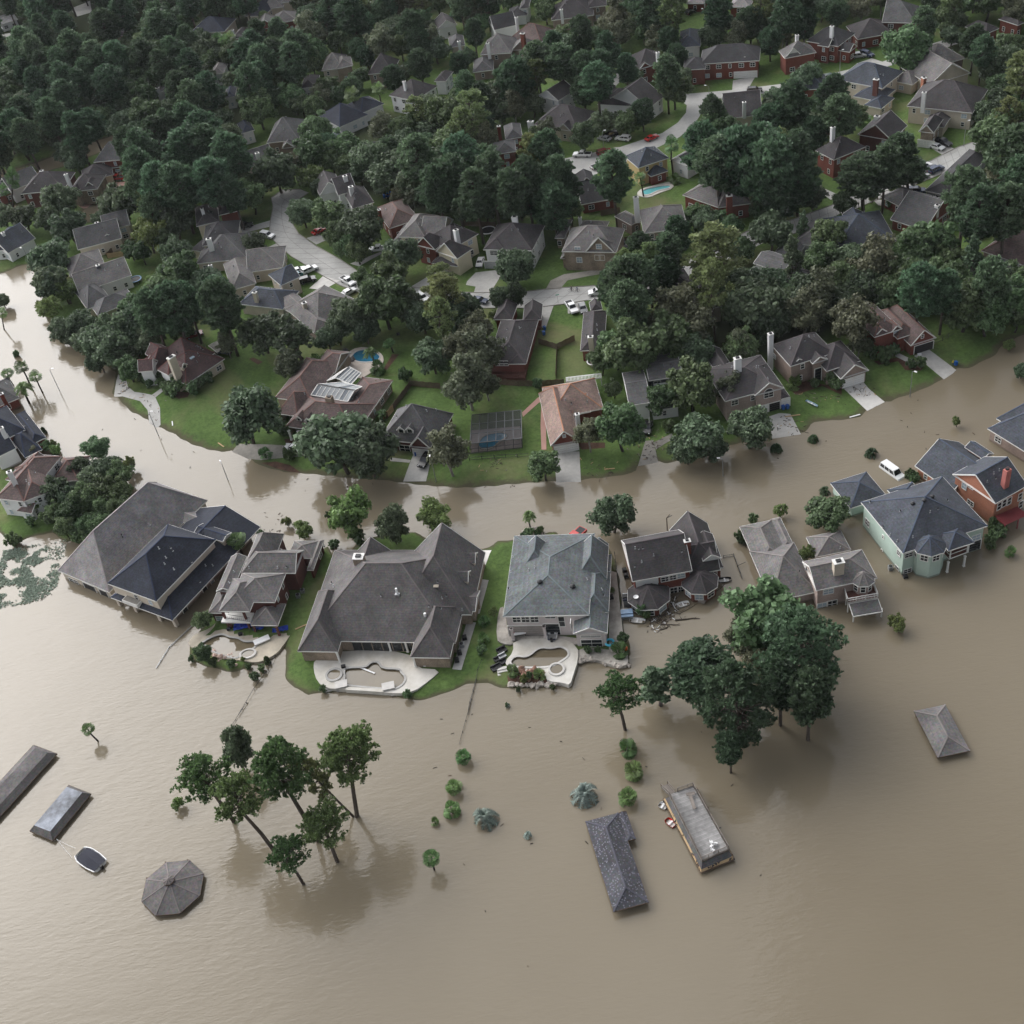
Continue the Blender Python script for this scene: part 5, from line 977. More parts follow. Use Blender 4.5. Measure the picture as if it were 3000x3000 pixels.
far('dark roof over one long white side wall beside the loop street', 'plum', 'white', (A1(1740,612), A1(1828,545), 16, 5.4, dict(axis='u', ends='gg', pitch=32)), (A1(1450,590), A1(1640,600), 11, 5.0, dict(free=True, pitch=30)))
far('white two storey house with black windows in the middle of the trees', 'plum', 'white', (A1(1228,570), A1(1325,508), 9, 6.0, dict(axis='u', ends='gg', pitch=30)), (A1(1275,625), A1(1340,605), 6, 4.0, dict(pitch=26)))
far('grey house with a pair of white chimneys and a timber gable by the cul-de-sac', 'plum', 'beige', (A1(1090,705), A1(1335,735), 13, 4.6, dict(axis='u', ends='hh', pitch=34)), (A1(1220,735), A1(1300,735), 5, 4.6, dict(axis='v', ends='gh', pitch=42)), ch=(A1(1070,688), 8, 1.8, 1, 'white', .6), v=3)
far('red brick house showing between the trees left of the cul-de-sac', 'grey', 'brick', (A1(930,790), A1(1025,775), 10, 6.0, dict(pitch=34)), (A1(870,880), A1(990,850), 8, 6.0, dict(pitch=30)), ch=(A1(890,715), 10, 1, .9, 'brick', 5))
far('white walled house with a dark hip roof and small chimney in the middle wood', 'plum', 'white', (A1(270,540), A1(415,570), 12, 6.4, dict(axis='u', ends='hh', pitch=34)), ch=(A1(355,462), 11, .9, .8, 'white', 6))
far('long blue-black roof left of the white walled house', 'navy', 'white', (A1(-10,720), A1(150,650), 14, 4.4, dict(axis='u', ends='hh', pitch=32)), (A1(100,640), A1(250,590), 10, 4.4, dict(pitch=30)))
far('large taupe-roofed house with a brick chimney top centre', 'tan', 'brickbrown', (A1(785,310), A1(960,300), 13, 6.2, dict(axis='u', ends='hh', pitch=36)), (A1(960,290), A1(1075,270), 7, 6.0, GV), ch=(A1(828,245), 10.5, 1, .9, 'white', 5), v=1)
far('brown-roofed house with white walls behind the large taupe-roofed house', 'brown', 'white', (A1(950,220), A1(1130,240), 11, 6.2, dict(axis='u', ends='hh', pitch=36)), ch=(A1(1025,190), 11.5, 1.5, 1, 'brick', 4))
far('low grey garage roof left of the large taupe-roofed house', 'grey', 'brickbrown', (A1(745,410), A1(860,395), 11, 3.8, dict(pitch=32)))
far('white house with a black roof and tall white chimney at top centre', 'dark', 'white', (A1(865,170), A1(995,140), 10, 6.2, dict(axis='u', ends='gg', pitch=34)), ch=(A1(990,100), 11, 1, .9, 'white', 5))
far('wide dark hip-roofed house at top centre right', 'plum', 'brickbrown', (A1(1190,115), A1(1430,85), 14, 5, dict(axis='u', ends='hh', pitch=34)), (A1(1390,55), A1(1500,20), 10, 6, dict(pitch=32)), ch=(A1(1245,55), 9, 1, .9, 'white', 4), v=2)
far('dark-roofed brick and white cottage left of the bare tree', 'plum', 'white', (A1(545,165), A1(655,140), 9, 5.0, dict(axis='v', ends='gg', pitch=34)))
far('grey-roofed house with a white chimney under the bare tree', 'grey', 'beige', (A1(615,270), A1(700,255), 10, 5.0, dict(pitch=34)), ch=(A1(665,235), 9, 1, .9, 'white', 3))
far('steep grey twin-hipped roof in the middle of the far trees', 'plum', 'brickbrown', (A1(150,420), A1(290,410), 11, 6.0, dict(axis='u', ends='hh', pitch=42)))
far('beige arched two storey house front left of the twin-hipped roof', 'tan', 'stone', (A1(-30,390), A1(65,370), 9, 6.2, dict(pitch=32)))
far('small white gable house end in the far trees', 'plum', 'white', (A1(525,460), A1(590,460), 8, 5.5, dict(pitch=32)))
far('white house at the very top edge of the picture', 'dark', 'white', (A1(1010,50), A1(1060,45), 8, 6, dict(pitch=32)), (A1(940,100), A1(1050,85), 9, 4, dict(pitch=28)))
far('navy roof on beige walls beside the fan palms at the far left', 'navy', 'beige', (A0(1075,190), A0(1270,178), 13, 6.0, dict(axis='u', ends='hh', pitch=30, win='f')))
far('brick gabled house with an arched window at the far top left', 'tan', 'brick', (A0(1450,170), A0(1565,150), 11, 6.0, dict(axis='v', ends='gh', pitch=40)), (A0(1540,140), A0(1680,110), 10, 5, dict(pitch=30)))
far('navy blue roof at the far top left', 'navy', 'beige', (A0(1390,90), A0(1490,90), 14, 6, dict(pitch=36)))
far('beige house with arched windows at the top edge', 'tan', 'cream', (A0(1480,55), A0(1600,40), 10, 6.2, dict(axis='u', ends='hh', pitch=32)), (A0(1590,15), A0(1650,10), 8, 7, dict(pitch=30)))
far('small plum roof with a white chimney beside the fan palms', 'plum', 'brick', (A0(1310,220), A0(1375,215), 10, 5, dict(pitch=32)), ch=(A0(1315,172), 8, 1, .9, 'white', 4))
far('lone grey roof in the far left wood', 'plum', 'beige', (A0(645,210), A0(715,195), 10, 4, dict(pitch=30)))
far('grey-brown house with a white-trimmed gable, three parked cars beside it', 'grey', 'brickbrown', (A0(1510,810), A0(1690,790), 15, 5.0, dict(axis='u', ends='hh', pitch=34)), (A0(1595,840), A0(1665,830), 4, 5.0, dict(axis='v', ends='gh', pitch=42)), v=3)
far('grey roof with a tall white chimney behind the round street-end oak', 'grey', 'beige', (A0(1390,955), A0(1560,900), 10, 4.6, dict(axis='u', ends='gg', pitch=34)), ch=(A0(1455,868), 9, 1.2, 1, 'white', 3))
far('grey roof corner with a white chimney in the far left pines', 'grey', 'white', (A0(880,525), A0(960,510), 10, 5, dict(pitch=34)), ch=(A0(890,500), 7, 1.5, .9, 'white', 4))
far('pale grey roof corner high among the far left pines', 'tan', 'white', (A0(1190,425), A0(1265,415), 9, 5, dict(pitch=36)))
far('beige house with a grey roof right of the far palms', 'tan', 'beige', (A0(1820,400), A0(1940,385), 12, 6, dict(axis='u', ends='hh', pitch=32)))
far('plum roofed white house with cars on its drive in the far trees', 'plum', 'white', (A0(1700,500), A0(1785,490), 10, 5, dict(pitch=32)))
far('blue roof glimpsed through the pines above the street-end oak', 'navy', 'white', (A0(1370,755), A0(1440,735), 9, 5, dict(pitch=34)))
far('small blue roof in the middle of the far left pines', 'navy', 'white', (A0(1270,555), A0(1330,545), 9, 5, dict(pitch=34)))
far('plum roof half hidden behind the pines at the top right', 'plum', 'brick', (A2(1720,190), A2(1790,160), 9, 5, dict(pitch=34)), (A2(1890,140), A2(1940,130), 8, 5, dict(pitch=30)))
far('grey hip roof with dark trim left of the small pool on the bend', 'grey', 'beige', (B1(80,130), B1(220,130) if False else B1(190,120), 11, 4.6, dict(pitch=32)))
far('flat white roofed clubhouse at the top left corner by the lawn', roofm('flatgrey', (.35,.34,.33)), 'white', (A0(0,140), A0(100,110), 12, 4, dict(pitch=8)))
# ------------------------------------------------------------------ trees and plants
def leafm(name, col, hue=.028, trans=.34):
    m = bpy.data.materials.new(name); m.use_nodes = True; t = m.node_tree; b = t.nodes['Principled BSDF']; b.inputs['Roughness'].default_value = .55; b.inputs['Specular IOR Level'].default_value = .25
    ge = N(t, 'ShaderNodeNewGeometry'); oi = N(t, 'ShaderNodeObjectInfo'); hv = N(t, 'ShaderNodeHueSaturation'); hv.inputs['Color'].default_value = (*col, 1)
    a = N(t, 'ShaderNodeMapRange'); a.inputs['To Min'].default_value = .55; a.inputs['To Max'].default_value = 1.55; t.links.new(ge.outputs['Random Per Island'], a.inputs['Value'])
    c = N(t, 'ShaderNodeMapRange'); c.inputs['To Min'].default_value = .70; c.inputs['To Max'].default_value = 1.38; t.links.new(oi.outputs['Random'], c.inputs['Value'])
    ml = N(t, 'ShaderNodeMath', operation='MULTIPLY'); t.links.new(a.outputs[0], ml.inputs[0]); t.links.new(c.outputs[0], ml.inputs[1]); t.links.new(ml.outputs[0], hv.inputs['Value'])
    wn = N(t, 'ShaderNodeTexWhiteNoise', noise_dimensions='1D'); t.links.new(oi.outputs['Random'], wn.inputs['W'])
    h = N(t, 'ShaderNodeMapRange'); h.inputs['To Min'].default_value = .5-hue; h.inputs['To Max'].default_value = .5+hue; t.links.new(wn.outputs['Value'], h.inputs['Value']); t.links.new(h.outputs[0], hv.inputs['Hue'])
    t.links.new(hv.outputs[0], b.inputs['Base Color']); tr = N(t, 'ShaderNodeBsdfTranslucent'); t.links.new(hv.outputs[0], tr.inputs['Color'])
    mx = N(t, 'ShaderNodeMixShader'); mx.inputs[0].default_value = trans; t.links.new(b.outputs[0], mx.inputs[1]); t.links.new(tr.outputs[0], mx.inputs[2]); t.links.new(mx.outputs[0], t.nodes['Material Output'].inputs[0]); return m
LM = dict(oak=leafm('leaf_oak', (.092, .128, .074)), broad=leafm('leaf_broad', (.098, .148, .070)), light=leafm('leaf_light', (.135, .185, .065)), olive=leafm('leaf_olive', (.125, .138, .085)),
 pine=leafm('leaf_pine', (.083, .134, .076)), pineh=leafm('leaf_pine_bright', (.092, .148, .058)), pinel=leafm('leaf_pine_light', (.150, .185, .082)), silver=leafm('leaf_silver', (.20, .25, .215), trans=.1), fan=leafm('leaf_fan', (.10, .17, .060)), sago=leafm('leaf_sago', (.045, .08, .036)), grey=leafm('leaf_grey', (.20, .25, .20)))
BARK = mat('bark', (.105, .085, .072), rough=1, var=.3, scale=4, stretch=(1, 1, .2)); BARKD = mat('bark_dark', (.05, .042, .036), rough=1, var=.3, scale=4); BARKG = mat('bark_grey', (.26, .24, .22), rough=1, var=.2)
rs = np.random.RandomState(11)
def quads(cen, nor, size, tri=False, asp=1.0):
    """leaf faces centred at cen, facing nor"""
    n = len(cen); nor = nor/np.linalg.norm(nor, axis=1, keepdims=True); t = rs.normal(size=(n, 3)); t -= nor*np.sum(t*nor, 1, keepdims=True); t /= np.linalg.norm(t, axis=1, keepdims=True); bt = np.cross(nor, t)
    s = size[:, None]*.5
    V = np.stack([cen-t*s-bt*s*asp, cen+t*s-bt*s*asp*.7, cen+t*s*1.1+bt*s*asp, cen-t*s*.8+bt*s*asp*1.1], 1).reshape(-1, 3)
    return V
def lump(c, r, seed, sub=1):
    bm = bmesh.new(); bmesh.ops.create_icosphere(bm, subdivisions=sub, radius=1.0); V = np.array([v.co[:] for v in bm.verts]); Fc = [[v.index for v in f.verts] for f in bm.faces]; bm.free()
    V = V*(1+.18*np.random.RandomState(seed).normal(size=(len(V), 1))); return c+V*np.asarray(r), Fc
def crown_mesh(name, leafV, m, lumps=(), tris=None):
    nv = len(leafV); V = [leafV]; F = [tuple(range(4*k, 4*k+4)) for k in range(nv//4)]; off = nv
    if tris is not None and len(tris): V.append(tris); F += [(off+3*k, off+3*k+1, off+3*k+2) for k in range(len(tris)//3)]; off += len(tris)
    for lv, lf in lumps: V.append(lv); F += [tuple(off+i for i in f) for f in lf]; off += len(lv)
    V = np.concatenate(V); me = bpy.data.meshes.new(name); me.from_pydata(V.tolist(), [], F); me.materials.append(m); return me
PROTO = {}
def limb(mb, p, q, r0, r1, m, seed, bend=.5, n=5):
    rg = np.random.RandomState(seed); p = np.array(p, float); q = np.array(q, float); pts = [p+(q-p)*k/(n-1)+(rg.normal(size=3)*bend*.3 if 0 < k < n-1 else 0) for k in range(n)]
    mb.tube(pts, [r0+(r1-r0)*k/(n-1) for k in range(n)], m, 6)
def reg(kind, crown, trunk):
    v = np.empty(len(crown.vertices)*3, np.float32); crown.vertices.foreach_get('co', v); v = v.reshape(-1, 3); z0, z1 = np.percentile(v[:, 2], (3, 97))
    PROTO.setdefault(kind, []).append((crown, trunk, float(np.percentile(np.hypot(v[:, 0], v[:, 1]), 94)), float((z0+z1)/2)))
def broad(kind, seed, m, R0=5., rz=3.6, H0=5.2, nl=24, per=270, ls=.44, bark=BARK, lumpk=.36, sphere=True, cone=False):
    rg = np.random.RandomState(seed); cs = []; rad = []
    nl = int(nl*1.7)
    while len(cs) < nl:
        p = rg.normal(size=3); p /= np.linalg.norm(p); rr = rg.uniform(.3, .92)
        c = p*np.array([R0, R0, rz])*rr
        if c[2] < -rz*.62: continue
        if cone: c[:2] *= max(.18, .75-.62*(c[2]/rz)); 
        cs.append(c); rad.append(rg.uniform(.15, .36)*R0*(1.0 if not cone else .62)*(1.15-.35*rr))
    leaves = []; lumps = []
    for k, (c, r) in enumerate(zip(cs, rad)):
        n = int(per*(r/(.32*R0))**2); d = rg.normal(size=(n, 3)); d[:, 2] = d[:, 2]*.8+.25; d /= np.linalg.norm(d, axis=1, keepdims=True)
        P = c+d*r*np.array([1, 1, .82])*rg.uniform(.45, 1.28, size=(n, 1)); no = d+rg.normal(size=(n, 3))*.7+np.array([0, 0, .35])
        leaves.append(quads(P, no, rg.uniform(.6, 1.35, n)*ls)); 
        if lumpk: lumps.append(lump(c, np.array([r, r, r*.8])*lumpk, seed*50+k))
    LV = np.concatenate(leaves); up = np.array([0, 0, H0]); crown = crown_mesh('crown', LV+up, m, [(v+up, f) for v, f in lumps])
    mb = MB(); limb(mb, (0, 0, -1.6), (rg.normal()*.2, rg.normal()*.2, H0-rz*.4), .34, .24, bark, seed)
    for k in range(7): c = cs[k]; limb(mb, (0, 0, H0-rz*rg.uniform(.5, .85)), (c[0]*.85, c[1]*.85, H0+c[2]*.8), .15, .05, bark, seed+k)
    reg(kind, crown, mb.mesh('trunk', (0, 0, 0), True))
def tufts(P, ln, rg, k=9, up=.75):
    """needle sprays: narrow triangles fanning out of each point"""
    n = len(P)*k; c = np.repeat(P, k, 0); d = rg.normal(size=(n, 3)); d[:, 2] = np.abs(d[:, 2])*up+.15; d /= np.linalg.norm(d, axis=1, keepdims=True); L = rg.uniform(.6, 1.2, (n, 1))*ln
    s = np.cross(d, rg.normal(size=(n, 3))); s /= np.linalg.norm(s, axis=1, keepdims=True); w = ln*.36
    return np.stack([c, c+d*L+s*w, c+d*L*.92-s*w], 1).reshape(-1, 3)
def pine(kind, seed, m, R0=5., H0=15., hz=5.5, npad=34, tpp=13, ln=.85, bark=BARK, padr=1.5, flat=.5, round_=False, lumpk=.62):
    rg = np.random.RandomState(seed); pads = []; mb = MB(); top = H0+hz*.75
    bendx = rg.normal(size=2)*.5; tr = [(0, 0, -1.8), (bendx[0]*.3, bendx[1]*.3, H0*.35), (bendx[0], bendx[1], H0*.7), (bendx[0]*.6, bendx[1]*.6, H0), (bendx[0]*.2, 0, top)]
    mb.tube(tr, [.40, .34, .28, .20, .05], bark, 8)
    for k in range(npad):
        f = (k+.5)/npad; z = H0-hz+2*hz*f*.93; prof = math.sin(math.pi*min(1, max(0, (f*.86+.12))))**.75 if not round_ else math.sqrt(max(.05, 1-(2*f-1)**2))
        an = k*2.399+rg.uniform(-.5, .5); rr = R0*prof*rg.uniform(.45, 1.0); c = np.array([math.cos(an)*rr*.86, math.sin(an)*rr*.86, z]); pads.append((c, padr*rg.uniform(.7, 1.25)))
        zb = z-rg.uniform(.5, 1.6)-rr*.12; limb(mb, (bendx[0]*.7, bendx[1]*.7, max(H0*.45, zb)), c-np.array([0, 0, .2]), .11, .035, bark, seed*9+k, .6, 4)
    T = []; Lm = []
    for k, (c, r) in enumerate(pads):
        n = max(5, int(tpp*r*r/(padr*padr))); d = rg.normal(size=(n, 3)); d /= np.linalg.norm(d, axis=1, keepdims=True); P = c+d*np.array([r, r, r*flat])*rg.uniform(.5, 1.0, (n, 1)); T.append(tufts(P, ln, rg))
        if lumpk: Lm.append(lump(c, np.array([r, r, r*flat])*lumpk, seed*70+k))
    reg(kind, crown_mesh('crown', np.zeros((0, 3)), m, Lm, np.concatenate(T)), mb.mesh('trunk', (0, 0, 0), True))
for k in range(4): broad('o', 100+k, LM['oak'], nl=26+k*2)
for k in range(3): broad('b', 200+k, LM['broad'], R0=4.6, rz=4.2, H0=5.8, nl=26, bark=BARKD)
for k in range(2): broad('l', 300+k, LM['light'], R0=4., rz=3.2, H0=4.6, nl=20, per=190, ls=.40, lumpk=0)
for k in range(3): broad('d', 400+k, LM['olive'], R0=5., rz=5.0, H0=7.0, nl=24, per=200, ls=.42, lumpk=.3, bark=BARKG)
for k in range(2): broad('c', 500+k, LM['oak'], R0=3.6, rz=6.0, H0=7.2, nl=30, per=260, ls=.40, cone=True)
for k in range(2): broad('s', 600+k, LM['broad'], R0=1.6, rz=1.15, H0=.95, nl=10, per=60, ls=.34, lumpk=.6)
for k in range(4): pine('p', 700+k, LM['pine'], npad=62, tpp=13, padr=1.45, hz=6.0, R0=5., H0=14., lumpk=.4)
for k in range(2): pine('r', 750+k, LM['pine'], npad=66, tpp=14, padr=1.5, hz=5.0, R0=5.2, H0=8.5, round_=True, lumpk=.4)
for k in range(3): pine('q', 800+k, LM['pinel'], npad=30, tpp=11, padr=1.25, hz=5.5, R0=5., H0=14., lumpk=0)
for k in range(3): pine('h', 850+k, LM['pineh'], npad=38, tpp=15, padr=1.5, hz=2.9, R0=5.2, H0=12.5, lumpk=0, ln=.52, flat=.28)
for k in range(2): pine('y', 880+k, LM['pine'], npad=85, tpp=14, padr=1.3, hz=7.5, R0=6.2, H0=9.5, round_=True, ln=.6, lumpk=.25)
def palm(kind, seed, m, R0, H0, nl=28, fan=True, trunk=.22, droop=.5, skirt=False):
    rg = np.random.RandomState(seed); T = []
    for k in range(nl):
        az = k*2.399+rg.uniform(-.2, .2); el = rg.uniform(-.55, 1.25) if fan else rg.uniform(.1, 1.15); L = R0*rg.uniform(.8, 1.1); d = np.array([math.cos(az)*math.cos(el), math.sin(az)*math.cos(el), math.sin(el)]); sd = np.array([-math.sin(az), math.cos(az), 0]); u = np.cross(d, sd)
        o = np.array([0, 0, H0])
        if fan:
            c = o+d*L*.45
            for a in np.linspace(-1.15, 1.15, 9):
                tip = c+(d*math.cos(a)+sd*math.sin(a))*L*.6-np.array([0, 0, abs(a)*.06*L+.08*L]); w = L*.065; pp = np.cross(tip-c, u); pp /= np.linalg.norm(pp); T += [c-d*L*.05, tip-pp*w, tip+pp*w]
            w = sd*L*.025; T += [o-w, o+w, c+w, o-w, c+w, c-w]
        else:
            n = 11; pts = [o+d*L*t+np.array([0, 0, -droop*L*t*t]) for t in np.linspace(0, 1, n)]
            for i in range(1, n):
                dd = pts[i]-pts[i-1]; ln = L*.30*(1-(i/n-.45)**2*1.6)
                for sg in (-1, 1):
                    tip = pts[i]+sd*sg*ln*.85+dd*.9+np.array([0, 0, .25*ln]); T += [pts[i-1], pts[i]+dd*.25, tip]
    mb = MB(); mb.tube([(0, 0, -1.6), (rg.normal()*.05*H0, 0, H0*.55), (0, 0, H0)], [trunk*1.25, trunk, trunk*.95], BARKD, 8)
    reg(kind, crown_mesh('crown', np.zeros((0, 3)), m, [], np.array(T)), mb.mesh('trunk', (0, 0, 0), True))
for k in range(2): palm('F', 900+k, LM['fan'], 2.2, 6.0, 24)
for k in range(2): palm('G', 910+k, LM['fan'], 1.7, .9, 26)
palm('A', 920, LM['sago'], 1.5, .55, 40, False, droop=.55); palm('V', 930, LM['silver'], 2.4, .9, 17, False, droop=.75); palm('V', 931, LM['silver'], 2.4, 1.0, 15, False, droop=.8); palm('D', 940, LM['fan'], 2.3, 4.5, 40, False, droop=.6)
LOOK = dict(o=('dark green round', 'oak', 'oak_tree'), b=('leafy green', 'tree', 'leafy_tree'), l=('light small', 'tree', 'small_tree'), d=('olive open', 'tree', 'open_crowned_tree'), c=('dark narrow pointed', 'tree', 'conical_tree'), s=('low green', 'shrub', 'shrub'), p=('tall dark', 'pine', 'pine_tree'), r=('dense rounded', 'pine', 'pine_tree'), q=('tall pale', 'pine', 'pine_tree'), h=('bare-trunked', 'pine', 'pine_tree'), y=('massive dense', 'pine', 'pine_tree'), F=('tall-trunked fan', 'palm', 'fan_palm'), G=('low bushy fan', 'palm', 'fan_palm'), A=('dark mop-headed sago', 'palm', 'sago_palm'), V=('silvery feather', 'palm', 'feather_palm'), D=('bushy date', 'palm', 'date_palm'))
TREES = []
trng = random.Random(5)
def plant(P, r, kind, hc=None, label=None, lean=None, wood=None, px=None):
    """P: foot of the trunk; r: crown radius in metres; hc: height of the crown's middle"""
    pr = PROTO[kind]; cm, tm, R0, H0 = pr[trng.randrange(len(pr))]; s = r/R0; sz = (hc/H0) if hc else s*trng.uniform(.92, 1.1)
    look, cat, nm = LOOK[kind]; t = thing(nm, P, label, cat); sc = Vector((s, s, sz)); rz = trng.uniform(0, 6.28)
    rot = Matrix.Rotation(rz, 4, 'Z')
    if lean is not None: rot = Vector((0, 0, 1)).rotation_difference(lean).to_matrix().to_4x4() @ rot
    t.rotation_euler = rot.to_euler(); t.scale = sc
    for nm2, me_ in (('trunk', tm), ('crown', cm)):
        if kind in 'sA' and nm2 == 'trunk': continue
        o = bpy.data.objects.new(nm2, me_); COL.objects.link(o); o.parent = t
    q = px or pix(P+Vector((0, 0, hc or s*H0))); TREES.append(dict(o=t, kind=kind, px=q, base=pix(P), r=r, label=label, wood=wood)); return t
def tz(zn, sc, rows):
    for row in rows:
        x, y, r, kind = row[:4]; base = row[4] if len(row) > 4 else None; label = row[5] if len(row) > 5 else None
        p = zn(x, y); rp = r/sc; R0, H0 = PROTO[kind][0][2:]; hc = 5.
        if kind in 'GVAs': base = None
        if base is None:
            for _ in range(4):
                P = at(p, hc); rm = rp*(P-CAMP).dot(FW)/F; hc = min(rm*H0/R0, 15.5 if kind in 'pqhr' else 9.5)+.3
            plant(Vector((P.x, P.y, max(gz(P.x, P.y), -.2))), rm, kind, hc, label, px=p)
        else:
            b = atg(zn(*base)); rm = rp*(b-CAMP).dot(FW)/F; best = min(np.arange(1.5, 24, .1), key=lambda z: abs(pix(b+Vector((0, 0, z)))[1]-p[1]))
            c = at(p, b.z+best); d = (c-b); plant(b, rm, kind, d.length, label, lean=d.normalized(), px=p)
S1 = 1.932
tz(B0, S1, [(20,455,70,'o'),(130,450,75,'o'),(265,470,70,'o'),(390,510,95,'o'),(430,135,70,'o'),(400,90,80,'o'),(340,360,92,'o'),(690,370,112,'o'),(840,550,92,'l'),(990,490,90,'o'),(950,590,60,'b'),(1010,290,105,'p'),(1200,260,110,'p'),(1420,330,85,'b'),(1320,330,70,'p'),(900,280,90,'p'),(800,200,95,'p'),(800,90,95,'p'),(720,60,70,'p'),(1050,90,110,'p'),(1180,60,105,'p'),(1300,110,105,'p'),(1560,190,120,'o'),(1760,90,90,'b'),(1755,235,75,'l'),(1820,290,60,'o'),(1710,430,80,'o'),(1860,450,90,'b'),(1900,545,70,'b'),(1440,610,62,'o'),(280,680,110,'o'),(290,820,95,'o'),(370,880,60,'l'),(1000,660,95,'o'),(1020,770,105,'b'),(1180,830,85,'o'),(1240,930,95,'p'),(900,820,55,'l'),(800,660,55,'b'),(740,650,45,'b'),(70,235,42,'F',(75,410),'tall fan palm leaning beside the white walled house at the far left'),(18,300,34,'F',(70,410)),(1920,640,40,'b'),(180,190,30,'l'),(640,460,60,'o'),(560,480,50,'o'),(860,420,60,'p')])
tz(B1, S1, [(110,520,120,'o'),(60,610,70,'b'),(90,650,60,'b'),(150,130,105,'o'),(320,330,40,'d'),(400,370,48,'d'),(330,680,105,'o'),(290,760,95,'b'),(560,790,80,'q',(560,960),'feathery pale pine rising from the street verge left of the white sided house'),(590,900,85,'q'),(985,735,105,'o',None,'dark round oak on the lawn in front of the white sided house'),(650,735,28,'s'),(130,810,60,'b'),(250,920,120,'o'),(900,905,58,'o',(930,990),'left of the two small round street trees by the bend'),(985,890,48,'o',(985,990),'right of the two small round street trees by the bend'),(1600,720,60,'q'),(1690,650,70,'p'),(1740,725,85,'q'),(1560,850,95,'p'),(1680,830,105,'p'),(1850,680,90,'p'),(1900,560,70,'p'),(1820,790,80,'p'),(540,300,95,'p'),(640,250,105,'p'),(760,330,105,'p'),(700,420,75,'o'),(850,240,105,'p'),(960,330,105,'p'),(1050,260,95,'p'),(1120,350,95,'r'),(1200,400,110,'r'),(1230,240,90,'p'),(1285,310,70,'p'),(430,130,105,'p'),(330,150,95,'o'),(560,150,105,'o'),(680,130,105,'p'),(820,420,60,'o'),(560,400,70,'o'),(480,350,70,'o'),(1540,230,105,'p'),(1690,230,34,'F',(1710,340),'fan palm beside the turquoise swimming pool'),(1865,40,45,'F',(1880,220),'tallest fan palm beside the yellow house'),(1890,250,32,'G'),(640,330,90,'o'),(900,330,90,'o'),(1010,400,70,'o'),(1300,400,60,'b')])
tz(B2, S1, [(1030,210,130,'p',(1022,440),'tall dark pine in a mulch ring beside the diagonal street'),(1270,190,100,'p',(1275,335),'straight dark pine rising by the parked cars on the diagonal street'),(1200,300,34,'l'),(1075,342,34,'l'),(910,385,68,'o'),(330,150,160,'r'),(500,200,160,'r'),(650,260,115,'r'),(200,150,125,'p'),(560,350,100,'r'),(640,120,105,'p'),(450,80,115,'p'),(110,70,100,'p'),(500,550,110,'o'),(260,520,80,'b'),(150,490,90,'o'),(170,640,150,'q',(170,960),'biggest pale pine with layered boughs standing right of the tan brick house'),(300,890,110,'o'),(450,900,110,'o'),(620,690,70,'c'),(830,565,95,'b'),(780,680,90,'b'),(950,700,100,'o'),(1080,690,125,'d'),(1280,640,125,'b'),(1430,600,125,'b'),(1600,330,120,'p'),(1680,440,110,'p'),(1640,700,70,'c'),(1840,430,110,'p'),(1870,100,130,'p'),(1850,850,110,'o'),(1450,820,110,'b'),(1300,800,110,'b'),(1050,850,110,'o'),(900,800,100,'b'),(760,870,110,'d'),(640,890,100,'o'),(1600,890,95,'b'),(1180,900,100,'b'),(1510,700,90,'b'),(680,505,40,'c'),(60,450,60,'b'),(430,440,50,'s'),(880,480,30,'s'),(1190,380,40,'s'),(1900,260,100,'p')])
tz(C0, S1, [(350,300,75,'o'),(470,290,85,'o'),(560,385,105,'o'),(640,420,105,'o'),(640,320,105,'o'),(760,290,105,'o'),(860,235,95,'p'),(980,200,105,'p'),(930,100,105,'b'),(760,205,75,'b'),(1060,175,85,'p'),(1180,70,85,'o'),(1250,190,110,'p'),(560,490,65,'o'),(700,470,70,'o'),(730,545,62,'b'),(1480,330,125,'o'),(1650,350,105,'c'),(280,195,65,'l'),(290,60,95,'o'),(365,110,60,'l'),(1280,400,55,'d'),(400,350,60,'o'),(840,380,80,'o'),(1600,510,45,'d'),(880,330,80,'o'),(1020,290,80,'b'),(250,180,40,'l'),(480,380,70,'o'),(770,420,60,'o')])
tz(C0, S1, [(120,530,42,'F',(172,640)),(40,565,38,'F',(75,632)),(197,582,38,'F',(242,678)),(125,645,50,'D',(166,735),'bushy date palm beside the red brick house at the left edge'),(28,615,28,'F',(50,650)),(90,450,20,'s',(90,456),'single round bush standing alone in the white flood water'),(10,150,40,'o'),(10,220,30,'F',(25,320))])
for x, y, r in ((800,590,35),(835,610,28),(850,635,22),(895,600,30),(910,630,26),(950,655,34),(990,670,38),(1015,640,45),(1085,655,40),(1120,635,36),(1150,615,34),(1180,600,30)): tz(C0, S1, [(x, y, r, 's')])
tz(C1, S1, [(830,235,110,'o'),(1000,150,140,'b'),(1130,190,100,'o'),(1330,110,100,'q',(1330,330)),(1340,250,85,'q'),(1430,230,125,'o'),(1290,470,105,'o'),(1470,400,110,'d'),(1570,430,110,'d'),(1480,600,125,'d'),(1590,620,70,'d'),(750,330,75,'o'),(690,370,70,'o'),(480,520,70,'d'),(230,800,165,'o',None,'broad oak on the lawn left of the brown-roofed house'),(745,945,205,'o',None,'huge spreading oak hiding the front of the brown-roofed house'),(920,1000,150,'o',None,'smaller oak crown touching the huge oak at the garage drive'),(1370,990,108,'d',None,'round grey-green tree right of the twin white garage doors'),(940,455,42,'D'),(1040,395,40,'F',(1065,450)),(980,545,45,'G'),(640,500,38,'l'),(1130,585,40,'s'),(980,650,34,'l'),(340,1025,40,'G'),(480,1030,45,'s'),(460,905,40,'s'),(430,880,35,'s'),(1000,815,30,'s'),(1230,250,90,'o'),(910,330,70,'o'),(1550,300,80,'d'),(1640,245,30,'l')])
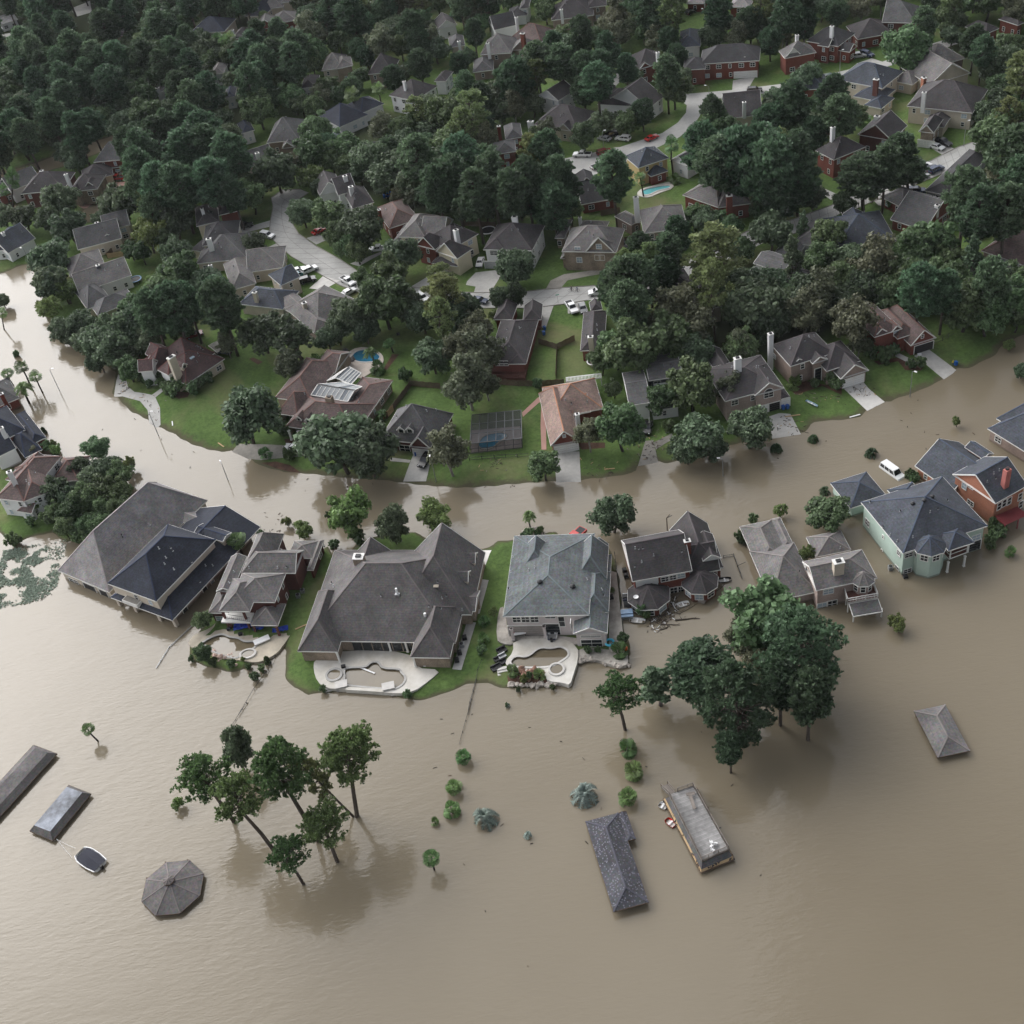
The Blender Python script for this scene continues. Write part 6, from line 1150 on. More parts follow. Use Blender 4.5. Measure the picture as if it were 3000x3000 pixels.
tz(C2, S1, [(1180,210,125,'d'),(830,70,120,'p'),(850,200,105,'p'),(1270,80,75,'q'),(900,410,165,'b'),(780,420,105,'b'),(1100,360,135,'b'),(1060,220,115,'d'),(1230,440,115,'o'),(1500,420,90,'b'),(1560,200,155,'o'),(1480,90,110,'o'),(1650,290,105,'o'),(1760,190,105,'o'),(1850,210,100,'d'),(1330,60,90,'q',(1345,385),'lone pale pine with a long bare trunk in the right wood'),(800,870,125,'b',None,'leafy tree between the orange-brown house and the flooded drive'),(625,905,78,'d',None,'grey-green tree in front of the orange-brown shingle house'),(370,1075,82,'b',None,'mid green tree at the kerb by the pink path'),(1040,710,82,'b'),(1210,640,125,'b'),(1260,900,140,'o'),(1180,990,90,'o'),(1340,980,70,'o'),(1540,870,118,'o'),(1430,640,80,'d'),(700,500,70,'b'),(770,660,45,'b'),(340,640,30,'s'),(1690,985,32,'A',(1690,995),'dark sago palm at the water edge under the bank oaks'),(1900,930,28,'A',(1895,945),'sago palm standing in the flood off the debris-strewn drive'),(1790,630,40,'G'),(1080,870,35,'s')])
tz(C3, S1, [(60,300,110,'d'),(380,180,135,'o'),(330,410,80,'d'),(700,130,125,'o'),(580,220,105,'o'),(770,200,85,'d'),(970,270,125,'d'),(1000,385,65,'d'),(900,170,105,'o'),(1230,60,105,'b'),(1340,100,105,'p'),(1600,180,125,'b'),(1720,230,105,'b'),(1830,150,115,'b'),(1560,60,115,'b'),(1480,110,90,'p'),(1900,60,105,'b'),(1900,235,80,'b'),(1140,470,50,'s'),(1070,450,40,'s'),(640,620,40,'G'),(840,600,45,'s'),(870,640,40,'s'),(750,640,26,'s'),(1350,520,32,'s'),(1290,525,28,'s'),(1200,440,30,'s'),(1850,400,32,'l'),(1920,550,40,'o'),(1550,835,24,'l',(1550,870),'small battered sapling alone in the brown flood'),(1070,1010,36,'A',(1072,1030),'round sago palm alone in the flood near the white van'),(1120,100,90,'o'),(1000,80,100,'o'),(480,70,110,'o'),(1740,60,100,'p'),(1440,40,90,'b')])
# left grove, front yards, plants in the flood
tz(d_, 4.2925, [(1180,690,165,'b',(1230,810),'round leafy tree at the water edge of the left grove'),(560,1090,125,'o'),(690,1230,180,'o'),(1000,950,140,'o'),(1150,1100,185,'o'),(1350,960,195,'o'),(1510,1000,165,'b'),(1300,1230,180,'b'),(1500,1240,165,'b'),(1100,1320,165,'b'),(1250,1440,150,'b'),(900,1480,150,'b'),(800,1690,125,'b'),(1250,1660,150,'b'),(1470,1440,150,'b'),(620,1600,95,'s'),(450,1420,100,'l'),(1050,1640,115,'b'),(880,1330,140,'o'),(150,1850,100,'s'),(640,640,60,'l'),(690,700,70,'l'),(590,660,70,'b'),(540,470,40,'s'),(700,730,60,'s'),(700,1500,110,'b'),(1600,880,90,'l'),(430,720,70,'d'),(400,1640,60,'s'),(1000,1800,110,'s')])
tz(n_, 2.415, [(540,105,145,'l',(590,285),'airy tall tree over a clipped round bush before the mansion'),(838,195,108,'o',(878,340),'dark small tree on the lawn behind the mansion'),(1140,130,118,'l',(1130,235),'pale round tree behind the mansion ridge'),(218,240,68,'l',(215,300),'small light tree by the drive of the red brick house'),(590,300,56,'s',None,'clipped round bush under the airy tree'),(95,180,34,'l'),(395,140,30,'s'),(350,1375,26,'s'),(950,1415,30,'s'),(1560,840,34,'l'),(1500,910,45,'G'),(1490,1030,45,'G'),(1480,1110,35,'s'),(432,345,36,'s')])
tz(o_, 2.415, [(957,120,142,'o',(975,262),'dense dark round tree standing alone in the flooded street'),(362,140,45,'D',(375,240),'stumpy palm on the rock island before the pink stucco house'),(360,265,38,'s'),(330,285,30,'s'),(420,275,28,'s'),(440,245,25,'s'),(325,1305,30,'l',None,'bright yellow-green bush in the rock planter'),(365,1290,24,'s'),(245,1250,48,'G'),(435,1280,46,'G'),(1000,1100,70,'G'),(1030,1010,40,'b'),(780,1105,28,'s'),(850,1100,28,'s'),(1160,810,42,'b'),(1190,840,30,'l'),(285,1372,20,'s'),(530,1358,20,'s'),(205,1482,16,'s'),(945,680,22,'l')])
tz(p_, 2.1467, [(700,545,132,'b',(720,640),'bushy tree in the water left of the mint green house'),(567,785,52,'l'),(230,580,32,'s'),(402,520,42,'l'),(150,690,42,'s'),(607,68,32,'A'),(372,126,36,'A'),(680,395,34,'A'),(1848,782,36,'G',(1845,800),'low fan palm in the water right of the mint green house'),(1130,1215,48,'l'),(1150,1250,40,'l'),(1740,610,45,'s'),(1780,650,42,'s'),(1730,690,44,'s'),(1720,740,38,'s'),(1220,290,36,'s'),(1240,320,34,'s'),(1750,655,30,'s')])
tz(a_, 3.864, [(1710,1515,110,'b',(1700,1620),'rounded bush between the navy-roofed house and the pool terrace')])
tz(b_, 3.864, [(545,195,118,'F',(612,365),'fan palm rising between the navy roof and the red brick house'),(160,1480,95,'b'),(290,1580,50,'s'),(500,1610,50,'s'),(890,1555,45,'s'),(760,1740,55,'s'),(40,1540,35,'s'),(830,1640,45,'s'),(680,1630,40,'s'),(625,1560,28,'l'),(820,120,40,'s')])
tz(u_, 2.273, [(905,470,195,'p',(960,720),'open dark pine at the middle of the flooded grove'),(1150,690,225,'y',(1190,960)),(1110,985,90,'p'),(1340,120,235,'b',(1380,330),'broad leafy tree hiding the brown house corner at the flooded grove'),(1590,390,255,'y',(1640,700)),(1640,640,150,'p'),(1180,260,100,'d',(1230,400),'half bare grey tree at the left side of the flooded grove'),(610,560,118,'c',(650,720),'pointed dark conifer at the left of the flooded grove'),(370,620,148,'h',(415,880),'single bare-trunked pine at the left end of the flooded grove'),(1450,560,140,'p'),(1290,420,90,'d')])
tz(s_, 2.76, [(390,610,195,'h',(650,985),'leftmost pine of the flooded clump by the gazebo'),(670,770,205,'h',(985,1230),'wide low pine second from left in the flooded clump'),(1010,560,235,'h',(1330,1140),'broad topmost pine at the centre of the flooded clump'),(1560,430,230,'h',(1645,945),'rightmost and tallest pine of the flooded clump'),(1260,600,110,'q',(1615,945),'thin leaning pine beside the rightmost pine of the flooded clump'),(1080,1230,165,'h',(1215,1490),'smallest pine of the flooded clump nearest the camera'),(1365,1000,200,'h',(1487,1312),'lower right pine of the flooded clump'),(672,370,125,'o',(735,560),'dark rounded tree behind the left pines of the flooded clump')])
tz(t_, 2.576, [(535,425,64,'G',(545,460)),(465,655,66,'G',(478,700)),(445,820,68,'G',(455,865)),(318,915,32,'G',(318,925)),(292,1190,66,'F',(315,1285),'short-trunked fan palm nearest the camera in the flood'),(695,880,105,'V',(700,900),'silvery feather palm right of the three fan palms'),(1450,705,112,'V',(1455,730),'silvery feather palm above the blotchy boathouse roof'),(1020,1015,36,'V',(1020,1025),'tiny silvery palm alone in the flood'),(1775,350,76,'G',(1775,400)),(1820,525,80,'G',(1822,580)),(1775,725,76,'G',(1775,760)),(865,38,22,'V',(865,42),'drowned grey-green bush tip right of the fence line')])
tz(r_, 2.76, [(705,235,58,'F',(795,335),'leaning fan palm alone in the open water at left'),(1432,835,50,'l',(1430,855),'small bright shrub poking out below the leftmost pine')])
# ---- woods behind: individual trees fill the gaps between the houses, never on a roof, road or lawn seen in the photo
CLEAR = [[B0(*p) for p in P] for P in ([(0,200),(240,190),(470,190),(560,100),(690,100),(740,260),(600,380),(430,430),(0,430)], [(1340,340),(1720,280),(1740,420),(1650,480),(1932,640),(1932,830),(1650,830),(1500,700),(1340,700),(1340,520)])]
CLEAR += [[B1(*p) for p in P] for P in ([(0,690),(180,560),(440,420),(700,500),(900,470),(1160,480),(1230,620),(1340,440),(1500,440),(1560,560),(1560,420),(1790,320),(1932,400),(1932,966),(0,966)], [(1200,130),(1250,40),(1560,50),(1932,0),(1932,330),(1650,330),(1640,200),(1520,160),(1330,280),(1280,180)])]
CLEAR += [[A1(*p) for p in P] for P in ([(1200,860),(1480,790),(1700,790),(1932,700),(1932,580),(1850,560),(1750,690),(1480,780)],)]
CLEAR += [[A2(*p) for p in P] for P in ([(0,500),(280,400),(300,250),(430,250),(460,300),(640,200),(780,170),(1010,260),(1130,300),(1130,370),(900,430),(600,480),(370,520),(60,600),(90,700),(0,760)], [(870,440),(1100,390),(1240,320),(1400,360),(1600,270),(1590,350),(1400,400),(1400,480),(1190,520),(1110,620),(960,560)], [(1270,580),(1500,510),(1650,630),(1560,760),(1750,740),(1770,850),(1400,966),(1300,930),(1350,720)], [(720,850),(870,740),(1040,800),(1000,900),(1100,966),(800,966)])]
CLEAR += [[B2(*p) for p in P] for P in ([(740,80),(1020,20),(950,220),(870,320),(760,220)], [(600,480),(850,360),(900,300),(1120,260),(1280,190),(1500,110),(1760,0),(1760,80),(1540,200),(1300,290),(1180,400),(1170,440),(1040,460),(850,500),(720,530),(640,520)])]
CLEAR += [[A0(*p) for p in P] for P in ([(400,0),(540,0),(560,90),(430,200),(390,120)], [(0,80),(110,70),(130,210),(0,260)], [(770,40),(820,60),(800,130),(770,110)], [(0,900),(150,860),(520,780),(640,740),(640,800),(300,900),(0,966)])]
cpts = []
for H in HOUSES:
    for bl in H.bl:
        for fx in (.1, .5, .9):
            for fy in (.1, .5, .9): cpts.append(pix(bl['P'](fx*bl['W'], fy*bl['D'], bl['ez']+bl['rh']*.4)))
        cpts.append(pix(bl['P'](.5*bl['W'], 0, bl['ez']*.6)))
cpts = np.array(cpts)
foot = [(H, bl) for H in HOUSES for bl in H.bl]
def onhouse(x, y, mg):
    for H, b in foot:
        q = Vector((x, y))-b['o']; s_, t_2 = q.dot(b['u']), q.dot(b['n'])
        if -mg < s_ < b['W']+mg and -mg < t_2 < b['D']+mg: return True
    return False
ROADW = [wpoly(ROAD1L+ROAD1R[::-1], .6), wpoly(ROAD2L+ROAD2R[::-1], .6), wpoly(ROAD3, .6)]
SREG = [(-80,-120),(3090,-120),(3090,560),(2960,640),(2860,560),(2500,760),(2330,780),(2180,760),(2060,660),(1960,640),(1890,560),(1640,600),(1400,620),(1200,600),(1050,560),(900,540),(800,560),(560,640),(430,640),(330,560),(330,420),(150,440),(0,500),(-80,500)]
placed = [(t['px'][0], t['px'][1], t['r']*F/500) for t in TREES]
cell = {}
def near(x, y, r, k):
    for i in range(int((x-130)//130), int((x+130)//130)+1):
        for j in range(int((y-130)//130), int((y+130)//130)+1):
            for X_, Y_, R_ in cell.get((i, j), ()):
                if (X_-x)**2+((Y_-y)*1.25)**2 < (k*(r+R_))**2: return True
    return False
def note(x, y, r): cell.setdefault((int(x//130), int(y//130)), []).append((x, y, r))
for t in TREES:
    D_ = (t['o'].location-CAMP).dot(FW); note(t['px'][0], t['px'][1], t['r']*F/D_)
srg = random.Random(21); cnt = {}
for i in range(26000):
    p = (srg.uniform(-70, 3080), srg.uniform(-110, 800))
    if not inpoly(p[0], p[1], SREG): continue
    left = p[0] < 900 and p[1] < 480; kind = srg.choice('ppob' if left else 'ppoobbrdq'); rm = srg.uniform(3.6, 5.6) if left else srg.uniform(3.2, 5.8)
    R0, H0 = PROTO[kind][0][2:]; hc = (min(rm*H0/R0, 14.5))*srg.uniform(.88, 1.05)
    P = at(p, hc+.6); rp = rm*F/(P-CAMP).dot(FW)
    if near(p[0], p[1], rp, .50 if left else .58): continue
    if any(inpoly(p[0]+dx*rp, p[1]+dy*rp, C) for C in CLEAR for dx, dy in ((0, -.7), (0, .8), (-.7, 0), (.7, 0), (0, 0))): continue
    if np.min((cpts[:, 0]-p[0])**2+(cpts[:, 1]-p[1])**2) < (rp*(.85 if left else .98))**2: continue
    if onhouse(P.x, P.y, 1.2) or any(inpoly(P.x, P.y, Rw) for Rw in ROADW): continue
    if cnt.get(kind, 0) > (150 if kind in 'pr' else 230): continue
    cnt[kind] = cnt.get(kind, 0)+1; note(p[0], p[1], rp)
    plant(Vector((P.x, P.y, max(0, gz(P.x, P.y)))), rm, kind, hc, None, wood='left' if left else ('right' if p[0] > 2000 else 'mid'), px=p)
for x, y in ((1235,225),(1275,240),(1300,225)): tz(A0, S1, [(x, y, 42, 'F')])
tz(A0, S1, [(1490,95,34,'F')]); tz(A1, S1, [(60,540,45,'F'),(210,510,38,'F')]); tz(A2, S1, [(1020,690,45,'G'),(1250,270,125,'b',None,'big light green street tree beside the upper street'),(700,440,80,'o',None,'round dark street tree in front of the dark roofed brick houses')])
print('TREES', len(TREES), cnt)
# ------------------------------------------------------------------ boathouses and the dock out in the flood
def shadefix(pts): 
    n = (pts[1]-pts[0]).cross(pts[2]-pts[0]); return pts if n.z > 0 else pts[::-1]
def toproof(label, eave, top, ze, zt, side, flat, zoned=r_):
    E = [at(zoned(*p), ze) for p in eave]; T_ = [at(zoned(*p), zt) for p in top]; c = sum(E, Vector())/4
    t = thing('boathouse', Vector((c.x, c.y, 0)), label, 'boathouse'); mb = MB(); mb.poly(shadefix(T_), flat); mb.obj('flat_roof', t); mb = MB()
    for k in range(4): mb.poly(shadefix([E[k], E[(k+1) % 4], T_[(k+1) % 4], T_[k]]), side)
    mb.obj('roof_slope', t); mb = MB()
    for k in range(4): mb.beam(E[k]-Vector((0, 0, .1)), E[(k+1) % 4]-Vector((0, 0, .1)), .1, .22, WOODB)
    mb.obj('fascia', t)
    for k in range(4): q = E[k].lerp(c, .12); mb = MB(); mb.beam((q.x, q.y, -1.5), (q.x, q.y, ze+.2), .25, .25, WOODB); mb.obj('post', t)
toproof('long grey-brown flat-topped boathouse roof cut off by the left edge, just above the flood', ((270,366),(460,436),(-60,1010),(-250,930)), ((285,388),(385,428),(-90,945),(-190,900)), .7, 1.5, RF['pier'], RF['pier'])
tinm = mat('tin_top', (.22,.24,.28), rough=.5, var=.5, scale=.9)
toproof('short boathouse with a shiny weathered metal top, left of the covered boat', ((240,1060),(425,1140),(735,760),(555,690)), ((275,1015),(405,1065),(665,750),(540,703)), .7, 1.6, RF['pier'], tinm)
def hip(label, A, B_, CA, ez, rm, **k):
    H = House(label, A, rm, WOODB, WOODB, name='boathouse', cat='boathouse', z0=-1.5); HOUSES.pop(); H.block(A, B_, CA=CA, ez=ez, walls=False, win=False, **k); bl = H.bl[0]
    for fx in (.05, .35, .65, .95):
        for fy in (.06, .94):
            q = bl['P'](fx*bl['W'], fy*bl['D'], 0); mb = MB(); mb.beam((q.x, q.y, -1.5), (q.x, q.y, ez-.1), .25, .25, WOODB); mb.obj('post', H.root, H.o)
    return H
H = hip('small brown hip roof alone in the open flood at the right', (2747,2219), (2842,2199), (2673,2084), 1.0, 'tan', axis='v', ends='hh', pitch=24); H.done(0)
H = hip('L-shaped boathouse roof with pale blotches on blue-grey shingles', w_(475,1355), w_(805,1265), w_(190,510), 1.3, 'blotch', axis='v', ends='hh', pitch=22); H.block(w_(602,694), w_(682,660), w_(577,405), 1.3, ends='hg', pitch=14, walls=False, win=False); H.done(0)
t_n = RF['blotch'].node_tree; hsv = [n for n in t_n.nodes if n.type == 'BSDF_PRINCIPLED'][0]; src = hsv.inputs['Base Color'].links[0].from_socket
vo = N(t_n, 'ShaderNodeTexVoronoi', Scale=2.4); tcx = N(t_n, 'ShaderNodeTexCoord'); t_n.links.new(tcx.outputs['Object'], vo.inputs['Vector']); mr_ = N(t_n, 'ShaderNodeMapRange'); mr_.inputs['From Min'].default_value = .34; mr_.inputs['From Max'].default_value = .24; t_n.links.new(vo.outputs['Distance'], mr_.inputs['Value'])
mxb = N(t_n, 'ShaderNodeMix', data_type='RGBA'); mxb.inputs[7].default_value = (.155,.155,.185,1); t_n.links.new(mr_.outputs[0], mxb.inputs['Factor']); t_n.links.new(src, mxb.inputs[6]); t_n.links.new(mxb.outputs[2], hsv.inputs['Base Color'])
# octagonal gazebo
H = House('octagonal grey-brown gazebo roof with a small cupola standing in the flood', r_(1390,1520), 'pier', WOODB, WOODB, name='gazebo', cat='gazebo', z0=-1.5); HOUSES.pop(); H.u = Vector((1, 0))
H.octo(r_(1397,1517), 5.35, .8, 2.55, -1.5, rot=.30, win=False); H.octo(r_(1362,1458), .95, 2.65, 3.0, 2.2, rot=.30, win=False)
for k in range(8): c = at(r_(1397,1517), 0); q = c+Vector((math.cos(.3+k*.785)*5, math.sin(.3+k*.785)*5, 0)); mb = MB(); mb.beam((q.x, q.y, -1.5), (q.x, q.y, .7), .2, .2, WOODB); mb.obj('post', H.root, H.o)
H.done(0)
# dock with railed deck
Q = [at(w_(*p), 2.2) for p in ((1000,250),(1225,170),(1560,765),(1310,872))]; c = sum(Q, Vector())/4; t = thing('boat_dock', Vector((c.x, c.y, 0)), 'long grey timber dock with a railed upper deck and torn tan edges', 'dock')
mb = MB(); nb = 46
for k in range(nb):
    a, b = Q[0].lerp(Q[3], (k+.03)/nb), Q[1].lerp(Q[2], (k+.03)/nb); a2, b2 = Q[0].lerp(Q[3], (k+.94)/nb), Q[1].lerp(Q[2], (k+.94)/nb); mb.poly(shadefix([a, b, b2, a2]), WOODG if False else mat('deck_%d' % (k % 3), ((.27,.265,.26),(.30,.29,.285),(.25,.245,.24))[k % 3], rough=.9, var=.25, scale=1.5))
mb.obj('deck_boards', t); mb = MB(); dz = Vector((0, 0, .05)); mb.poly([q-dz for q in shadefix(Q)[::-1]], WOOD)
for k in range(4): mb.beam(Q[k]-Vector((0, 0, .15)), Q[(k+1) % 4]-Vector((0, 0, .15)), .12, .3, WOOD)
mb.obj('deck_frame', t); mb = MB()
for k in range(4):
    p, q = Q[k], Q[(k+1) % 4]; p2 = p.lerp(q, .35) if k == 0 else p; n = int((q-p2).length/.22)
    for z in (.15, 1.0): mb.beam(p2+Vector((0, 0, z)), q+Vector((0, 0, z)), .09, .07, WOOD)
    for i in range(n+1): s_p = p2.lerp(q, i/n); mb.beam(s_p, s_p+Vector((0, 0, 1.0)), .05 if i % 8 else .13, .05 if i % 8 else .13, WOOD)
mb.obj('railing', t)
O_ = [at(w_(*p), .45) for p in ((940,295),(1262,188),(1618,862),(1298,992))]; I_ = [q.lerp(c, .10)*1 for q in Q]; I_ = [Vector((q.x, q.y, 1.6)) for q in Q]; fr = roofm('dockroof', (.14,.135,.135)); mb = MB(); mt = MB()
for k in range(4):
    a, b = O_[k], O_[(k+1) % 4]; a2, b2 = I_[k], I_[(k+1) % 4]; mb.poly(shadefix([a.lerp(a2, .35), b.lerp(b2, .35), b2, a2]), fr); mt.poly(shadefix([a, b, b.lerp(b2, .35), a.lerp(a2, .35)]), WOODT if k else fr); mt.beam(a, b, .12, .2, WOODB)
mb.obj('roof_skirt', t); mt.obj('torn_edge', t)
rg = random.Random(3); mb = MB()
for k in range(40):
    e = rg.choice((1, 2, 3)); a, b = O_[e], O_[(e+1) % 4]; s_p = a.lerp(b, rg.random()).lerp(c, rg.uniform(.0, .06)); mb.beam(s_p+Vector((0, 0, .25)), s_p+Vector((rg.uniform(-.5, .5), rg.uniform(-.5, .5), .4)), .2, .05, rg.choice((WOODT, WOODB, METALD)))
mb.obj('torn_felt', t); mb = MB()
for k in range(8): q = O_[k % 4].lerp(O_[(k+1) % 4], .08 if k < 4 else .5).lerp(c, .05); mb.beam((q.x, q.y, -1.5), (q.x, q.y, .5), .25, .25, WOODB)
mb.obj('pile', t); mb = MB()
for p, q in (((1000,250),(925,180)), ((1055,232),(985,152))): a, b = at(w_(*p), 2.2), at(w_(*q), .2); mb.beam(a, b, .1, .3, WOOD); mb.beam(a+Vector((0, 0, .9)), b+Vector((0, 0, .9)), .08, .08, WOOD); mb.beam(b, b+Vector((0, 0, 1)), .1, .1, WOODB)
for k in range(9): f = (k+.5)/9; a, b = at(w_(1000,250), 2.2).lerp(at(w_(925,180), .2), f), at(w_(1055,232), 2.2).lerp(at(w_(985,152), .2), f); mb.beam(a, b, .28, .05, WOOD)
mb.obj('stairs', t)
mb = MB(); a, b = at(w_(1160,250), 2.75), at(w_(1240,235), 2.75); mb.beam(a, b, .6, .08, WOOD); mb.beam(at(w_(1195,250), 2.72), at(w_(1240,385), 2.72), .55, .08, WOOD)
for p in ((1165,250),(1240,240),(1200,270),(1238,375)): q = at(w_(*p), 2.2); mb.beam(q, q+Vector((0, 0, .5)), .1, .1, WOOD)
o = mb.obj('bench', off=at(w_(1200,260), 2.2)); tag(o, 'T-shaped grey timber bench on the dock deck', 'bench')
def chair(px, z, m, label, rz=0, group=None):
    P = at(px, z); t = thing('plastic_chair', P, label, 'chair', group, rz); mb = MB(); mb.box((0, 0, .38), (.5, .5, .05), m); mb.obj('seat', t, (0, 0, 0)); mb = MB(); mb.box((-.24, 0, .40), (.05, .5, .5), m); mb.obj('backrest', t, (0, 0, 0))
    for sx in (-.2, .2):
        for sy in (-.2, .2): mb = MB(); mb.box((sx, sy, 0), (.05, .05, .38), m); mb.obj('leg', t, (0, 0, 0))
for p, r, l in (((1400,712), .3, 'white plastic chair at the top of the stacked white chairs on the dock'), ((1440,725), 1.2, 'white plastic chair at the right of the white chairs on the dock'), ((1402,750), 2.1, 'white plastic chair in the middle of the white chairs on the dock'), ((1412,785), .7, 'white plastic chair nearest the dock rail')): chair(w_(*p), 2.2, WHITEP, l, r)
def hull(L, Wd, Hh, m, zb=0, n=9, stern=.85):
    """boat hull, bow along +x"""
    mb = MB(); rows = []
    for k in range(n+1):
        f = k/n; x = -L/2+L*f; w = Wd/2*(stern+(1-stern)*min(1, f*3))*(1-.38*max(0, (f-.6)/.4)**2.4); rows.append([(x, -w, zb+Hh), (x, -w*.75, zb+Hh*.3), (x, 0, zb), (x, w*.75, zb+Hh*.3), (x, w, zb+Hh)])
    for a, b in zip(rows, rows[1:]):
        for j in range(4): mb.poly([a[j], b[j], b[j+1], a[j+1]], m)
    mb.poly(rows[0], m); mb.poly(rows[-1][::-1], m); return mb, rows
def boat(px, px2, L, Wd, label, hm, cm, z=0., covered=True, trailer=False):
    a, b = at(px, z), at(px2, z); d = b-a; t = thing('motorboat', (a+b)/2-Vector((0, 0, .15)), label, 'boat', rz=math.atan2(d.y, d.x)); Hh = L*.16; mb, rows = hull(L, Wd, Hh, hm); mb.obj('hull', t, (0, 0, 0), True)
    mb = MB()
    for q, r in zip(rows, rows[1:]):
        for j in (0, 4): mb.beam(q[j], r[j], .12, .12, WHITEP)
    mb.obj('gunwale', t, (0, 0, 0)); mb = MB()
    if covered:
        top = [[(x0[0], x0[1]*.9, Hh+.03) for x0 in (r[0],)]+[(r[0][0], 0, Hh+.35*(1-abs(i/len(rows)-.45)))]+[(r[4][0], r[4][1]*.9, Hh+.03)] for i, r in enumerate(rows[:-1])]
        for p, q in zip(top, top[1:]):
            for j in range(2): mb.poly([p[j], q[j], q[j+1], p[j+1]], cm)
        mb.obj('cover', t, (0, 0, 0), True)
    else:
        mb.box((-.1*L, 0, Hh*.35), (L*.6, Wd*.75, .05), CONC); mb.obj('deck_floor', t, (0, 0, 0)); mb = MB(); mb.box((.05*L, 0, Hh*.9), (.12, Wd*.7, .5), GLASSB); mb.obj('windscreen', t, (0, 0, 0))
        for sy in (-.3, .3): mb = MB(); mb.box((-.12*L, sy*Wd, Hh*.4), (.5, .45, .45), cm); mb.obj('seat', t, (0, 0, 0))
    mb = MB(); mb.box((-L/2-.25, 0, Hh*.3), (.4, .45, .9), BLACKP); mb.obj('outboard_motor', t, (0, 0, 0)); return t
boat(r_(700,1345), r_(655,1235) if False else r_(770,1340), 5.6, 2.9, 'white boat under a navy cover tied near the gazebo', WHITEP, NAVYF); bt = COL.objects[-1]
t = [o for o in COL.objects if o.name.startswith('motorboat')][-1]; a, b = at(r_(830,1365), 0), at(r_(645,1240), 0); t.location = (a+b)/2-Vector((0, 0, .15)); t.rotation_euler = (0, 0, math.atan2(b.y-a.y, b.x-a.x)); t.scale = (1.0, 1.12, .9)
for p, q in (((455,1125),(610,1200)), ((455,1125),(580,1275))): a, b = at(r_(*p), .6), at(r_(*q), .5); mb = MB(); mb.tube([a, (a+b)/2-Vector((0, 0, .3)), b], .02, WHITEP, 5); o = mb.obj('mooring_rope', off=a); tag(o, 'thin mooring rope from the metal-topped boathouse to the '+('bow' if q[0] == 610 else 'side')+' of the covered boat', 'rope')
boat(f_(650,1215), f_(660,1110), 4.6, 2.0, 'grey motorboat with pale seats stranded on the pink house patio', mat('boat_navy', (.06,.07,.11), rough=.3), WHITEP, .9, False)
boat(B1(1555,580), B1(1495,530), 6.0, 2.3, 'red covered boat on the drive beside the stone-faced house', REDP, REDP, 1.0)
def dinghy(px, px2, label, m, L=2.6): a, b = at(px, .0), at(px2, .0); d = b-a; t = thing('dinghy', (a+b)/2-Vector((0, 0, .1)), label, 'boat', rz=math.atan2(d.y, d.x)); mb, rows = hull(L, 1.3, .45, m); mb.obj('hull', t, (0, 0, 0), True); mb = MB(); mb.box((0, 0, .28), (.3, 1.0, .06), WHITEP); mb.obj('seat', t, (0, 0, 0)); mb = MB(); mb.box((-.1, 0, .08), (L*.7, .9, .04), CONCL); mb.obj('floor', t, (0, 0, 0))
dinghy(h_(910,1430), h_(1035,1395), 'white dinghy drifting in front of the right turret', WHITEP, 2.4); dinghy(h_(250,1635), h_(400,1650), 'white boat with black patches moored by the left turret', WHITEP, 3.0)
dinghy(w_(1040,545), w_(985,500), 'red and white jet ski lying against the side of the dock', REDP, 1.9); dinghy(w_(965,375), w_(915,350), 'small white watercraft floating beside the dock skirt', WHITEP, 1.4); dinghy(h_(1500,1075), h_(1620,1060), 'dark raft with white bags beside the white dormer house', METALD, 2.6)
dinghy(C3(700,738), C3(760,768), 'slim blue and white kayak lying on the lawn', mat('kayak', (.35,.5,.62), rough=.4), 2.6)
t = COL.objects['dinghy.005'] if 'dinghy.005' in COL.objects else None
for o in list(COL.objects):
    if o.name.startswith('dinghy') and 'kayak' in o.get('label', ''): o.name = 'kayak'; o['category'] = 'kayak'; o.scale = (1.25, .5, .8); o.location.z = gz(o.location.x, o.location.y)
    if o.name.startswith('dinghy') and 'jet ski' in o.get('label', ''): o.name = 'jet_ski'; o['category'] = 'jet ski'
# ------------------------------------------------------------------ terraces and pools
MUD = mat('pool_mud', (.150,.122,.078), rough=.05, var=.1, scale=.4, spec=.6); POOLB = mat('pool_blue', (.03,.16,.26), rough=.05, var=.25, scale=.8); POOLT = mat('pool_turquoise', (.16,.50,.52), rough=.05, var=.1); FLAG = mat('flagstone', (.36,.335,.30), rough=.95, var=.3, scale=.9); DECKP = mat('pool_deck', (.58,.56,.52), rough=.9, var=.12, scale=.6, col2=(.40,.37,.31)); DECKD = mat('pool_deck_muddy', (.46,.41,.33), rough=.95, var=.32, scale=.35)
def smooth(P, it=2):
    for _ in range(it): P = [tuple(p[i]*.75+q[i]*.25 for i in (0, 1)) if s else tuple(p[i]*.25+q[i]*.75 for i in (0, 1)) for p, q in zip(P, P[1:]+P[:1]) for s in (1, 0)]
    return P
def slab(name, zn, pts, z1, m, z0=-.6, sm=2, hole=None, mside=None):
    P = [tuple(at(zn(*p), z1)[:2]) for p in pts]; P = smooth(P, sm) if sm else P
    from mathutils.geometry import tessellate_polygon
    loops = [[Vector((x, y, 0)) for x, y in P]]
    if hole: loops.append([Vector((x, y, 0)) for x, y in hole])
    A = [q for l in loops for q in l]; mb = MB()
    for tri in tessellate_polygon(loops):
        mb.poly(shadefix([Vector((A[k].x, A[k].y, z1)) for k in tri]), m)
    for l in loops:
        for p, q in zip(l, l[1:]+l[:1]): mb.poly([(p.x, p.y, z0), (q.x, q.y, z0), (q.x, q.y, z1), (p.x, p.y, z1)], mside or m)
    c = sum(A, Vector())/len(A); o = mb.obj(name, off=Vector((c.x, c.y, 0))); return o
